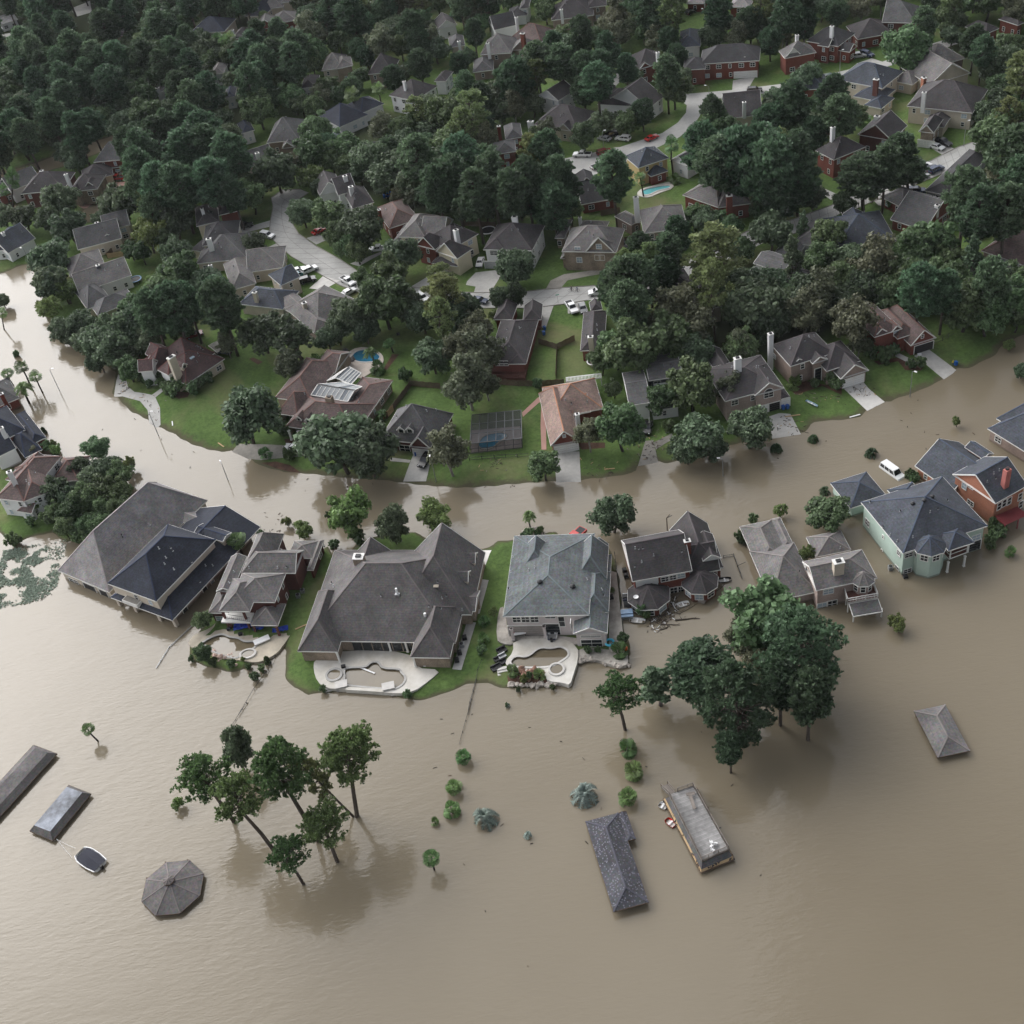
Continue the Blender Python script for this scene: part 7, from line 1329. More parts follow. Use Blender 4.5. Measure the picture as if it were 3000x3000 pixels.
def pool(zn, pts, z, zw, wm, label, cm=CONCL, name='swimming_pool', sm=2, bottom=True):
    P = [tuple(at(zn(*p), z)[:2]) for p in pts]; P = smooth(P, sm) if sm else P; c = Vector((sum(p[0] for p in P)/len(P), sum(p[1] for p in P)/len(P), 0)); t = thing(name, c, label, 'pool'); mb = MB(); mb.poly(shadefix([Vector((x, y, zw)) for x, y in P]), wm); mb.obj('pool_water', t); mb = MB()
    for p, q in zip(P, P[1:]+P[:1]): mb.beam((*p, z+.04), (*q, z+.04), .4, .14, cm); mb.poly([(*p, zw-.1), (*q, zw-.1), (*q, z), (*p, z)], CONCD)
    mb.obj('coping', t); return P
def ring(zn, p, rpx, z, label, cm=CONCL, wm=None, sq=1.0):
    c = at(zn(*p), z); r = rpx*(c-CAMP).dot(FW)/F; t = thing('spa_tub', Vector((c.x, c.y, 0)), label, 'hot tub'); mb = MB(); n = 28
    pr = [(r*1.0, z-.5), (r*1.0, z+.25), (r*.74, z+.25), (r*.74, z-.1)]; mb.lathe((0, 0, 0), pr, cm, n); mb.obj('rim', t, (0, 0, 0)); mb = MB(); mb.lathe((0, 0, 0), [(r*.75, z+.08), (0, z+.081)], wm or MUD, n); mb.obj('spa_water', t, (0, 0, 0)); t.scale = (1, sq, 1)
# mansion terrace
P = pool(n_, [(520,1222),(660,1218),(685,1190),(718,1178),(750,1186),(770,1226),(900,1232),(905,1255),(938,1285),(930,1330),(890,1362),(850,1378),(480,1345),(478,1330),(510,1300),(500,1240)], .8, .5, MUD, 'muddy rounded pool on the white terrace of the mansion', CONC, sm=1)
tag(slab('terrace', n_, [(290,1165),(380,1150),(490,1095),(985,1110),(1010,1225),(1190,1235),(1110,1310),(990,1395),(860,1405),(470,1372),(380,1368),(310,1315),(286,1240)], .8, DECKP, sm=1, hole=P), kind='structure')
ring(n_, (432,1275), 26, .8, 'round grey spa tub at the left end of the mansion terrace', CONC)
for p, q, w in (((520,1378),(790,1395),.7),): a, b = at(n_(*p), .5), at(n_(*q), .5); mb = MB(); mb.beam(a, b, w, .9, DECKP); o = mb.obj('pool_wall', off=a); tag(o, 'low white wall along the water side of the mansion pool', 'wall')
for p, l in (((490,1365), 'left'), ((822,1378), 'right')): a = at(n_(*p), .0); mb = MB(); mb.box(a, (2.2, 1.6, 1.1), CONC, (.98, .05)); mb.box(a+Vector((0, 0, 1.1)), (2.4, 1.8, .1), CONCL, (.98, .05)); o = mb.obj('pool_plinth', off=a); tag(o, 'square stone plinth at the %s end of the low white pool wall' % l, 'plinth')
for p, l in (((420,1392), 'left'), ((885,1418), 'right')):
    a = at(n_(*p), .0); mb = MB()
    for k in range(3): mb.box(a+Vector((0, k*.35, -.3+.22*k)), (2.6, .5, .3), CONCL, (.98, .05))
    o = mb.obj('garden_steps', off=a); tag(o, 'pale steps leading down to the flood at the %s side of the mansion terrace' % l, 'steps')
drape('side_path', [n_(*p) for p in ((1372,898),(1436,904),(1332,1240),(1268,1234))], CONC, .06, minz=.3); drape('side_path', [n_(*p) for p in ((1458,595),(1526,604),(1462,840),(1415,850))], CONC, .06, minz=.3); drape('driveway', [n_(*p) for p in ((1440,380),(1545,385),(1510,480),(1470,560))], CONCL, .06, minz=.12)
def acunit(px, label, z=None, m=METAL):
    P = atg(px); 
    if z is not None: P = at(px, z)
    t = thing('air_conditioner', P, label, 'air conditioner'); mb = MB(); mb.box((0, 0, 0), (.85, .85, .85), m); mb.obj('cabinet', t, (0, 0, 0)); mb = MB(); mb.lathe((0, 0, .86), [(.36, 0), (.36, .05), (.1, .07), (0, .07)], METALD, 14); mb.obj('fan_grille', t, (0, 0, 0))
for k, (p, m) in enumerate((((1357,1020), BLACKP), ((1338,1072), METAL), ((1322,1126), METALD), ((1302,1178), BLACKP))): acunit(n_(*p), ('farthest black', 'grey-green', 'dark grey', 'nearest black')[k]+' air conditioner in the row along the mansion side path', .6, m)
for p, l, zn in (((1255,850), 'nearer', b_), ((1305,795), 'farther', b_)): acunit(zn(*p), l+' of two grey air conditioners beside the red brick wall', .5)
for p, l in (((145,945), 'upper'), ((168,1020), 'lower')): acunit(h_(*p), l+' dark air conditioner in the water left of the white-panelled brick house', -.1, METALD)
acunit(j_(672,1570), 'grey air conditioner in the flood at the mint green wall', .0); acunit(j_(810,1660), 'dark unit in the flood at the corner of the mint green house', -.4, BLACKP); acunit(f_(1318,790), 'black air conditioner beside the flagstones of the pink stucco house', .6, METALD)
for p, l in (((1200,575), 'left'), ((1238,560), 'right')): acunit(C0(*p), l+' of two grey units at the side wall of the maroon-roofed house', .5)
for p, l in (((715,690), 'left'), ((735,685), 'right')): acunit(B1(*p), l+' of two units by the brick and cream house wall', .5)
# brick house terrace
P = pool(b_, [(135,1390),(200,1335),(330,1275),(415,1268),(470,1300),(580,1310),(640,1355),(770,1345),(800,1385),(720,1445),(600,1500),(560,1545),(420,1520),(300,1470),(240,1445)], .55, .3, MUD, 'free-form muddy pool behind the blue-tarp brick house', CONC)
tag(slab('terrace', b_, [(10,1350),(70,1270),(250,1200),(330,1130),(500,1160),(1050,1225),(1250,1110),(1240,1160),(1050,1440),(980,1500),(840,1575),(740,1585),(560,1555),(400,1540),(250,1470),(110,1440),(20,1400)], .55, DECKD, sm=1, hole=P), kind='structure')
ring(b_, (682,1492), 26, .6, 'oval pale spa tub beside the free-form muddy pool', CONCL, sq=.75)
o = MB(); q = at(b_(838,1338), .75); o.box(q, (3.4, 1.5, .25), WHITEP, (.9, .3)); o = o.obj('pool_slab', off=q); tag(o, 'white rectangular slab on the edge of the free-form pool', 'slab')
def tarp(px, sx, sy, label, z=.8, m=TARP):
    c = at(px, z); mb = MB(); rg = np.random.RandomState(int(px[0])); n = 9; G_ = [[Vector((c.x+(i/n-.5)*sx, c.y+(j/n-.5)*sy, z+rg.uniform(0, .45))) for j in range(n+1)] for i in range(n+1)]
    for i in range(n):
        for j in range(n): mb.poly([G_[i][j], G_[i+1][j], G_[i+1][j+1], G_[i][j+1]], m)
    o = mb.obj('tarpaulin', off=c); tag(o, label, 'tarp')
tarp(b_(650,1175), 4.6, 1.6, 'crumpled blue tarpaulin under the middle of the rear porch'); tarp(b_(800,1195), 2.2, 1.4, 'smaller blue tarpaulin by the middle brick pillar'); tarp(b_(1050,1215), 3.2, 1.3, 'blue tarpaulin at the right pillar of the rear porch')
def rocks(zn, pts, label, n=26, sz=.5, m=ROCK, z=None, spread=.5):
    Q = [zn(*p) for p in pts]; P = [at(q, z) if z is not None else atg(q) for q in Q]; rg = np.random.RandomState(len(label)); mb = MB()
    for k in range(n):
        f = rg.uniform(0, len(P)-1.001); i = int(f); c = P[i].lerp(P[i+1], f-i)+Vector((rg.normal()*spread, rg.normal()*spread, rg.uniform(-.1, .2))); v, fc = lump(np.array(c), np.array([1, 1, .7])*sz*rg.uniform(.5, 1.3), k+5)
        for f_2 in fc: mb.poly([v[i2] for i2 in f_2], m)
    o = mb.obj('rock_border', off=P[0]); tag(o, label, 'rocks')
rocks(b_, [(250,1460),(350,1530),(480,1545),(570,1560)], 'pinkish rock edging along the front of the free-form pool', 46, .42, mat('rock_pink', (.44,.33,.28), rough=.95, var=.3))
# pink stucco house terrace
P = pool(f_, [(165,1500),(230,1432),(370,1455),(500,1335),(640,1355),(740,1325),(830,1372),(838,1440),(740,1505),(625,1568),(270,1570),(190,1545)], 1.0, .72, MUD, 'brown-watered lagoon pool behind the pink stucco house', CONCL)
o = slab('terrace', f_, [(110,1500),(210,1390),(205,1255),(560,1235),(760,1230),(940,1330),(942,1480),(890,1640),(850,1768),(770,1738),(600,1722),(560,1640),(280,1600),(150,1560)], 1.0, DECKP, sm=1, hole=P); tag(o, kind='structure')
tag(slab('terrace', f_, [(150,1210),(930,1205),(940,1330),(760,1235),(560,1240),(205,1255),(200,1310),(90,1300),(10,1250),(40,900),(110,870)], .92, FLAG, sm=1), kind='structure')
tag(slab('side_path', f_, [(1300,470),(1375,490),(1450,1180),(1470,1390),(1290,1400),(1290,1180)], .8, FLAG, sm=0), kind='structure')
tag(slab('planter_bed', f_, [(150,1580),(290,1600),(560,1650),(600,1725),(560,1755),(150,1755),(140,1680)], .55, MULCH, sm=1), kind='structure')
tag(slab('terrace', f_, [(940,1330),(1290,1360),(1400,1400),(1500,1390),(1515,1535),(1400,1552),(1300,1530),(1160,1480),(1050,1470),(945,1500)], .75, FLAG, sm=1), kind='structure')
ring(f_, (698,1590), 25, 1.0, 'round stone spa tub at the right of the lagoon pool', CONCL)
rocks(f_, [(150,1762),(400,1765),(560,1762),(690,1742),(770,1735)], 'low stacked stone wall holding the planter above the flood', 60, .5, ROCK, .3, .15); rocks(f_, [(945,1500),(1050,1468),(1160,1478),(1300,1530),(1400,1552),(1515,1535)], 'curved stone retaining wall round the small flooded cove', 70, .5, ROCK, .35, .15); rocks(f_, [(280,1610),(420,1630),(540,1610)], 'red-brown boulders between the lagoon pool and the planter', 24, .5, mat('rock_red', (.26,.15,.11), rough=.95, var=.3), .9)
rocks(o_, [(300,310),(330,260),(400,240),(450,260),(440,300),(360,325),(300,310)], 'ring of pale rocks round the small palm island', 46, .5, ROCK, .25, .2)
for p, l in (((100,1700), 'left'), ((815,1735), 'right')):
    a = at(f_(*p), .0); mb = MB()
    for k in range(5): mb.box(a+Vector((0, k*.5, -.2+.2*k)), (2.0, .6, .3), CONCL, (.98, .05))
    o = mb.obj('garden_steps', off=a); tag(o, 'pale stone steps at the %s end of the stacked stone wall' % l, 'steps')
for p, s, m, l, nm in (((80,1385), (1.9,1.2,.7), BLACKP, 'big black sofa tipped on the grass by the lagoon pool', 'patio_sofa'), ((85,1450), (1.5,.9,.6), METAL, 'grey cushion box below the big black sofa', 'patio_box'), ((95,1510), (1.4,1.1,.6), BLACKP, 'black armchair below the grey cushion box', 'patio_sofa'), ((20,1485), (1.0,.9,.5), BLACKP, 'black stool left of the tipped sofas', 'patio_stool'), ((15,1575), (2.0,1.2,.5), BLACKP, 'long black lounger lowest on the grass strip', 'patio_lounger')):
    P_ = atg(f_(*p)); t = thing(nm, P_, l, 'garden seat', rz=.4); mb = MB(); mb.box((0, 0, 0), (s[0], s[1], s[2]*.6), m); mb.obj('seat', t, (0, 0, 0)); mb = MB(); mb.box((0, s[1]*.4, s[2]*.55), (s[0], .22, s[2]*.7), m); mb.obj('backrest', t, (0, 0, 0)); mb = MB(); mb.box((-s[0]*.45, 0, s[2]*.55), (.2, s[1], s[2]*.3), m); mb.obj('armrest', t, (0, 0, 0))
for p, m, l in (((295,1130), ORANGEP, 'orange chair at the back of the pink house porch'), ((352,1185), ORANGEP, 'orange chair right of the white table on the porch'), ((230,1195), REDP, 'red chair left of the white table on the porch')): chair(f_(*p), .95, m, l, .5)
P_ = at(f_(280,1205), .95); t = thing('patio_table', P_, 'white-topped long table on the pink house porch', 'table'); mb = MB(); mb.box((0, 0, .7), (2.6, .9, .06), WHITEP); mb.obj('table_top', t, (0, 0, 0))
for sx in (-1.1, 1.1): mb = MB(); mb.box((sx, 0, 0), (.1, .7, .7), METALD); mb.obj('leg', t, (0, 0, 0))
c = at(f_(1298,1290), .9); mb = MB(); mb.lathe((0, 0, 0), [(.55, .15), (.7, 0), (.95, .05), (1.0, .25), (.85, .4), (.62, .35), (.55, .15)], mat('float_cyan', (.10,.55,.75), rough=.4), 18); o = mb.obj('pool_float', off=(0, 0, 0)); o.location = c; tag(o, 'bright cyan inflatable pool ring by the glazed gable', 'pool float'); c = at(f_(1480,1360), .9); mb = MB(); mb.lathe((0, 0, 0), [(.4, 0), (.45, .3), (.3, .7), (0, .75)], ORANGEP, 12); o = mb.obj('kayak_bag', off=(0, 0, 0)); o.location = c; tag(o, 'small orange bundle at the right end of the curved stone wall', 'bundle')
for k, (p, s, l) in enumerate((((232,1385), (3.0,2.2,2.0), 'dark roofed pump shed beside the left turret'), ((180,1560), (2.3,2.4,.9), 'pale blue roofed dock box with a dark ramp'))):
    c = at(h_(*p), .0); t = thing('pump_shed' if not k else 'dock_box', c, l, 'shed', rz=-.1); mb = MB(); mb.box((0, 0, -.8), (s[0]*.9, s[1]*.9, s[2]+.7), METAL); mb.obj('wall', t, (0, 0, 0)); mb = MB(); mb.box((0, 0, s[2]-.05), (s[0], s[1]*.45, .3), BLACKP if not k else mat('blue_tin', (.22,.33,.48), rough=.4)); mb.box((0, -s[1]*.25, s[2]-.15), (s[0], s[1]*.5, .2), NAVYF if not k else mat('blue_tin', (.22,.33,.48), rough=.4)); mb.obj('roof', t, (0, 0, 0))
# pools of the north bank
P = pool(C1, [(820,485),(850,442),(905,430),(960,445),(1000,470),(975,502),(880,508)], .78, .68, POOLB, 'dark blue pool with a rocky end behind the brown-roofed house', CONCL)
tag(slab('terrace', C1, [(735,548),(800,470),(830,430),(905,415),(990,445),(1015,480),(1005,520),(930,570),(880,600),(740,570)], .76, mat('pool_deck_pink', (.60,.53,.47), rough=.9, var=.12), sm=1, hole=P), kind='structure'); rocks(C1, [(800,440),(815,470),(830,500)], 'dark rocks at the left end of the dark blue pool', 14, .8, mat('rock_dark', (.12,.115,.11), rough=.9, var=.3), .7)
P = pool(B1, [(1690,310),(1740,290),(1860,272),(1868,292),(1790,305),(1745,330),(1710,332)], .78, .68, POOLT, 'turquoise pool behind the yellow house', CONCL)
tag(slab('terrace', B1, [(1668,322),(1700,292),(1800,268),(1870,252),(1885,290),(1800,318),(1745,345),(1690,340)], .76, DECKP, sm=1, hole=P), kind='structure'); pool(A1, [(1858,300),(1900,288),(1930,300),(1925,318),(1865,316)], .78, .68, POOLT, 'small turquoise pool below the white fence at the loop', CONCL)
# screened pool cage
Q = [at(C1(*p), .6) for p in ((1500,1022),(1798,990),(1786,868),(1510,890))]; c = sum(Q, Vector())/4; t = thing('pool_cage', c, 'dark screened pool enclosure with an aluminium frame on the lawn', 'pool cage'); Zt = Vector((0, 0, 3.0)); FRM = mat('cage_frame', (.09,.093,.098), rough=.5, metal=.4); mb = MB(); T_ = [at(C1(*p), 3.4) for p in ((1500,965),(1795,935),(1790,775),(1512,803))]
G_ = 6
for k in range(G_+1):
    f = k/G_; mb.beam(Q[0].lerp(Q[1], f), T_[0].lerp(T_[1], f), .12, .12, FRM); mb.beam(T_[0].lerp(T_[1], f), T_[3].lerp(T_[2], f), .14, .14, FRM); mb.beam(Q[3].lerp(Q[2], f), T_[3].lerp(T_[2], f), .12, .12, FRM)
for k in range(4):
    f = k/3; mb.beam(T_[0].lerp(T_[3], f), T_[1].lerp(T_[2], f), .14, .14, FRM); mb.beam(Q[0].lerp(Q[3], f), T_[0].lerp(T_[3], f), .12, .12, FRM); mb.beam(Q[1].lerp(Q[2], f), T_[1].lerp(T_[2], f), .12, .12, FRM)
for a, b in ((0, 1), (1, 2), (3, 0)): mb.beam(Q[a].lerp(T_[a], .45), Q[b].lerp(T_[b], .45), .1, .1, FRM); mb.beam(Q[a], Q[b], .12, .12, FRM)
mb.obj('cage_frame', t); scr = bpy.data.materials.new('insect_screen'); scr.use_nodes = True; bb_ = scr.node_tree.nodes['Principled BSDF']; bb_.inputs['Base Color'].default_value = (.02,.022,.026,1); bb_.inputs['Alpha'].default_value = .5; bb_.inputs['Roughness'].default_value = .8
mb = MB(); mb.poly(shadefix(T_), scr)
for a, b in ((0, 1), (1, 2), (3, 0), (2, 3)): mb.poly([Q[a], Q[b], T_[b], T_[a]], scr)
mb.obj('screen', t); drape('pool_surround', [C1(*p) for p in ((1503,1018),(1795,987),(1786,868),(1512,890))], mat('cage_floor', (.24,.21,.20), rough=.9, var=.12), .05); pool(C1, [(1540,985),(1560,930),(1620,905),(1700,900),(1720,925),(1660,960),(1640,985),(1590,1000)], .72, .68, POOLB, 'dark kidney-shaped pool inside the screened enclosure', CONCD)
# ------------------------------------------------------------------ fences
def fence(zn, pts, label, h=1.7, m=WOODB, step=2.4, boards=True, z=None, cat='fence', rail=2):
    P = [atg(zn(*p)) if z is None else at(zn(*p), z) for p in pts]; t = thing('fence', P[0], label, cat); mb = MB()
    for p, q in zip(P, P[1:]):
        d = q-p
        if boards:
            n = max(1, int(d.length/.3))
            for k in range(n): a = p.lerp(q, (k+.5)/n); hh = h*(1+.04*math.sin(k*7.3)); mb.box(a, (.27, .03, hh), m, (d.x/d.length, d.y/d.length))
        for k in range(rail): zz = h*(.95 if rail == 1 else (.2+.65*k/(rail-1))); mb.beam(p+Vector((0, 0, zz)), q+Vector((0, 0, zz)), .06, .07, m)
    mb.obj('fence_panel', t)
    for p, q in zip(P, P[1:]):
        n = max(1, int((q-p).length/step))
        for k in range(n): a = p.lerp(q, k/n); mb = MB(); mb.beam(a-Vector((0, 0, .4)), a+Vector((0, 0, h*1.05)), .1, .1, m); mb.obj('post', t)
fence(C2, [(105,630),(230,640),(345,640),(490,632)], 'brown board fence along the back of the pool cage lawn'); fence(C2, [(345,400),(450,432),(550,382)], 'brown fence between the two yards with a gate gap'); fence(C2, [(450,432),(443,600)], 'thin dividing fence down between the two green yards')
fence(C1, [(1335,655),(1170,640),(1060,785),(1020,840)], 'black weathered fence bending round the grey dormer house', m=WOODB); fence(C1, [(1070,780),(1015,840)], 'tan board gate section beside the grey dormer house', m=WOODT)
fence(C1, [(1500,1062),(1640,1050),(1835,1040)], 'thin black iron fence in front of the pool cage', 1.1, METALD, 2.2, False); fence(C3, [(1405,405),(1470,385),(1535,345)], 'black iron fence right of the red brick garage', 1.2, METALD, 1.6, False)
fence(B1, [(690,505),(880,515)], 'brown fence behind the trampoline'); fence(B1, [(1470,450),(1580,430)], 'short brown fence by the grey hip-roofed garage'); fence(B1, [(1595,605),(1660,580)], 'short dark fence between the stone and tan brick houses'); fence(B0, [(610,690),(835,660)], 'new yellow board fence beside the flooded cul-de-sac houses', m=WOODT); fence(B0, [(610,690),(730,560)], 'brown fence beside the long gable roof', m=WOODB)
fence(A1, [(1825,320),(1895,245)], 'white fence beside the small pool at the loop', m=WHITEP); fence(A2, [(730,800),(840,760)], 'dark fence behind the red brick house'); fence(B2, [(1680,590),(1800,520)], 'brown fence and trellis behind the brown hip-roofed house')
fence(m_, [(1560,1010),(1520,1090),(1440,1200),(1350,1352)], 'drowned chain-link fence running from the brick house terrace into the flood', .45, METALD, 3.0, False, z=0, rail=1); fence(s_, [(760,30),(720,80),(665,165),(610,255)], 'submerged fence line ending behind the dark tree of the pine clump', .25, METALD, 2.5, False, z=0, rail=1)
fence(n_, [(1480,1180),(1450,1250),(1440,1310),(1395,1480),(1380,1560)], 'black drowned fence running out from the lawn beside the mansion', .7, METALD, 2.0, False, z=0); fence(t_, [(600,0),(578,70),(555,160),(530,245),(505,342)], 'far end of the black fence line ending above the fan palms', .3, METALD, 2.0, False, z=0, rail=1)
fence(h_, [(1545,745),(1690,722),(1745,880),(1810,1050)], 'dark drowned fence right of the white dormer house', .7, METALD, 1.6, False, z=0); fence(h_, [(1745,880),(1865,825)], 'loose dark rail leaning off the drowned fence', .5, METALD, 2., False, z=0, rail=1); fence(h_, [(5,700),(60,1100),(100,1330),(120,1700)], 'dark fence along the flagstone side path', .8, METALD, 2., False, z=.1)
fence(m_, [(1100,830),(960,960),(885,1080)], 'bent metal fence lying in the flood before the porch columns', .35, METAL, 1.5, False, z=0)
# ------------------------------------------------------------------ street lamps, signs
def lamp(base, head, label, z=None):
    b = atg(base); hgt = min(np.arange(3, 12, .1), key=lambda q: abs(pix(b+Vector((0, 0, q)))[1]-head[1])); c = at(head, b.z+hgt); d = c-b; d.z = 0; d = d.normalized()*min(2.2, max(.8, d.length)) if d.length > .01 else Vector((1.2, 0, 0)); t = thing('street_lamp', b, label, 'street lamp', 'street lamps'); mb = MB(); mb.tube([(0, 0, -1.2), (0, 0, hgt*.5), (0, 0, hgt)], [.10, .085, .06], METAL, 8); mb.obj('pole', t, (0, 0, 0)); mb = MB(); mb.tube([(0, 0, hgt), (d.x*.6, d.y*.6, hgt+.35), (d.x, d.y, hgt+.4)], .045, METAL, 6); mb.obj('arm', t, (0, 0, 0)); mb = MB(); mb.box((d.x, d.y, hgt+.33), (.65, .3, .14), WHITEP, (d.x/d.length, d.y/d.length)); mb.obj('lamp_head', t, (0, 0, 0))
for zn, b, h, l in ((C0,(338,668),(300,547),'street lamp alone in the white flood at the left'),(C0,(897,920),(845,790),'street lamp in the flood off the curved driveway'),(C0,(1290,1172),(1255,1080),'street lamp in the flood below the worn driveway'),(C1,(1310,1180),(1275,1030),'street lamp by the black car drive'),(C2,(1388,1150),(1362,1055),'street lamp under the bank oaks'),(C3,(1286,702),(1302,560),'street lamp on the lawn corner at the right bank'),(A1,(1487,858),(1480,745),'street lamp on the lawn of the cul-de-sac'),(A2,(889,408),(896,290),'street lamp on the lawn of the upper street'),(A2,(1590,828),(1612,690),'street lamp by the very large dark house'),(B0,(172,722),(128,636),'street lamp at the head of the flooded cul-de-sac'),(C0,(250,155),(222,132),'street lamp at the grove edge by the white water'),(A2,(150,548),(128,490),'street lamp at the junction of the loop'),(A2,(125,115),(120,55),'street lamp at the top middle cars')): lamp(zn(*b), zn(*h), l)
b = atg(C1(735,520)); t = thing('garden_lamp', b, 'white multi-globe garden lamp beside the dark blue pool', 'garden lamp'); mb = MB(); mb.tube([(0, 0, 0), (0, 0, 2.6)], .07, METALD, 6); mb.obj('pole', t, (0, 0, 0))
for k in range(4): mb = MB(); mb.lathe((.35*math.cos(k*1.57), .35*math.sin(k*1.57), 2.5), [(0, 0), (.16, .08), (.2, .2), (.14, .34), (0, .4)], WHITEP, 10); mb.obj('globe', t, (0, 0, 0))
b = atg(B1(1228,945)); t = thing('street_sign', b, 'green street name sign at the bend', 'sign'); mb = MB(); mb.tube([(0, 0, 0), (0, 0, 2.6)], .04, METAL, 6); mb.obj('post', t, (0, 0, 0)); mb = MB(); mb.box((0, 0, 2.5), (.9, .04, .22), mat('sign_green', (.02,.30,.18), rough=.5)); mb.obj('sign_plate', t, (0, 0, 0))
# leaning utility pole bent by the flood, dead trunk
b = at(h_(748,355), 0); mb = MB(); tp = at(h_(740,180), 4.0); tp2 = at(h_(785,130), 4.6); mb.tube([b-Vector((0, 0, 1)), tp, tp2], [.12, .10, .06], WOODB, 7); mb.beam(tp, tp+(tp2-tp)*.4+Vector((.8, 0, .1)), .1, .1, METALD); o = mb.obj('bent_pole', off=b); tag(o, 'bent broken pole standing in the water behind the dark turret house', 'pole')
b = atg(B2(545,920)); tp = at(B2(597,785), 9); mb = MB(); mb.tube([b, b.lerp(tp, .5), tp], [.28, .2, .08], BARKG, 7); mb.tube([b.lerp(tp, .7), b.lerp(tp, .7)+Vector((1.5, 0, 2))], [.1, .04], BARKG, 5); o = mb.obj('dead_trunk', off=b); tag(o, 'pale dead trunk leaning over the collapsed roofing', 'dead tree')
# bins, trampolines
for zn, p, l in ((C2,(1728,772),'left blue wheelie bin by the open garage'),(C2,(1752,768),'right blue wheelie bin by the open garage'),(C3,(1545,522),'blue wheelie bin beside the yellow-shirted person'),(C2,(378,322),'far blue bin at the side of the deck house'),(C2,(374,350),'near blue bin at the side of the deck house'),(B2,(1405,-10),'blue bin at the garage of the very large dark house'),(C1,(1195,1032),'blue bin lid at the twin white garage doors')):
    P_ = atg(zn(*p)); t = thing('wheelie_bin', P_, l, 'bin', rz=.3); mb = MB(); mb.box((0, 0, .08), (.55, .6, .95), BLUEP, taper=1.15); mb.obj('bin_body', t, (0, 0, 0)); mb = MB(); mb.box((0, 0, 1.04), (.66, .72, .07), BLUEP); mb.obj('lid', t, (0, 0, 0))
    for sy in (-.25, .25): mb = MB(); mb.tube([(-.25, sy-.04, .1), (-.25, sy+.04, .1)], .1, BLACKP, 8); mb.obj('wheel', t, (0, 0, 0))
for zn, p, rr, l in ((B1,(832,545),2.3,'white-rimmed trampoline behind the brick and cream house'),(C2,(657,515),1.7,'small trampoline at the foot of the tan chimney'),(C0,(770,48),1.9,'blue-edged trampoline behind the white gable house')):
    P_ = atg(zn(*p)); t = thing('trampoline', P_, l, 'trampoline'); mb = MB(); mb.lathe((0, 0, .85), [(rr*.86, 0), (0, -.03)], BLACKP, 24); mb.obj('jumping_mat', t, (0, 0, 0)); mb = MB(); mb.lathe((0, 0, .82), [(rr, 0), (rr, .1), (rr*.84, .12), (rr*.84, .02), (rr, 0)], mat('tramp_blue', (.25,.42,.65), rough=.5) if zn is C0 else WHITEP, 24); mb.obj('rim', t, (0, 0, 0))
    for k in range(6): mb = MB(); x, y = rr*.95*math.cos(k*1.05), rr*.95*math.sin(k*1.05); mb.beam((x, y, 0), (x, y, .85), .07, .07, METAL); mb.obj('leg', t, (0, 0, 0))
# ------------------------------------------------------------------ vehicles
CARC = dict(white=(.75,.75,.75), black=(.012,.012,.014), silver=(.42,.43,.44), grey=(.14,.145,.15), red=(.45,.02,.015), maroon=(.14,.015,.015), navy=(.02,.035,.08), teal=(.05,.16,.18), green=(.02,.05,.04), blue=(.02,.09,.30))
CARM = {k: mat('paint_'+k, v, rough=.25, var=.03, spec=.6) for k, v in CARC.items()}
TYRE = mat('tyre', (.02,.02,.02), rough=.9); TAIL = mat('tail_light', (.35,.01,.01), rough=.3); HEADL = mat('head_light', (.7,.72,.74), rough=.15); CARG = mat('car_glass', (.012,.014,.018), rough=.05, spec=.7)
SHAPE = dict(  # length, width, body side profile, cabin profile (x forward)
 sedan=(4.6, 1.8, [(-2.3,.35),(-2.3,.85),(-2.15,.98),(1.0,.95),(2.1,.80),(2.3,.6),(2.3,.35)], [(-1.75,.95),(-1.1,1.42),(.25,1.44),(1.05,.95)]),
 suv=(4.9, 1.95, [(-2.45,.4),(-2.45,1.05),(1.15,1.08),(2.3,.95),(2.45,.7),(2.45,.4)], [(-2.38,1.05),(-2.15,1.76),(.35,1.78),(1.2,1.07)]),
 van=(5.7, 2.05, [(-2.85,.4),(-2.85,1.15),(1.7,1.15),(2.7,1.0),(2.85,.75),(2.85,.4)], [(-2.82,1.12),(-2.7,2.1),(1.0,2.12),(1.75,1.12)]),
 pickup=(5.8, 2.0, [(-2.9,.45),(-2.9,1.08),(-.75,1.08),(1.3,1.10),(2.75,1.0),(2.9,.7),(2.9,.45)], [(-.75,1.06),(-.6,1.82),(.6,1.84),(1.4,1.08)]))
VM = {}
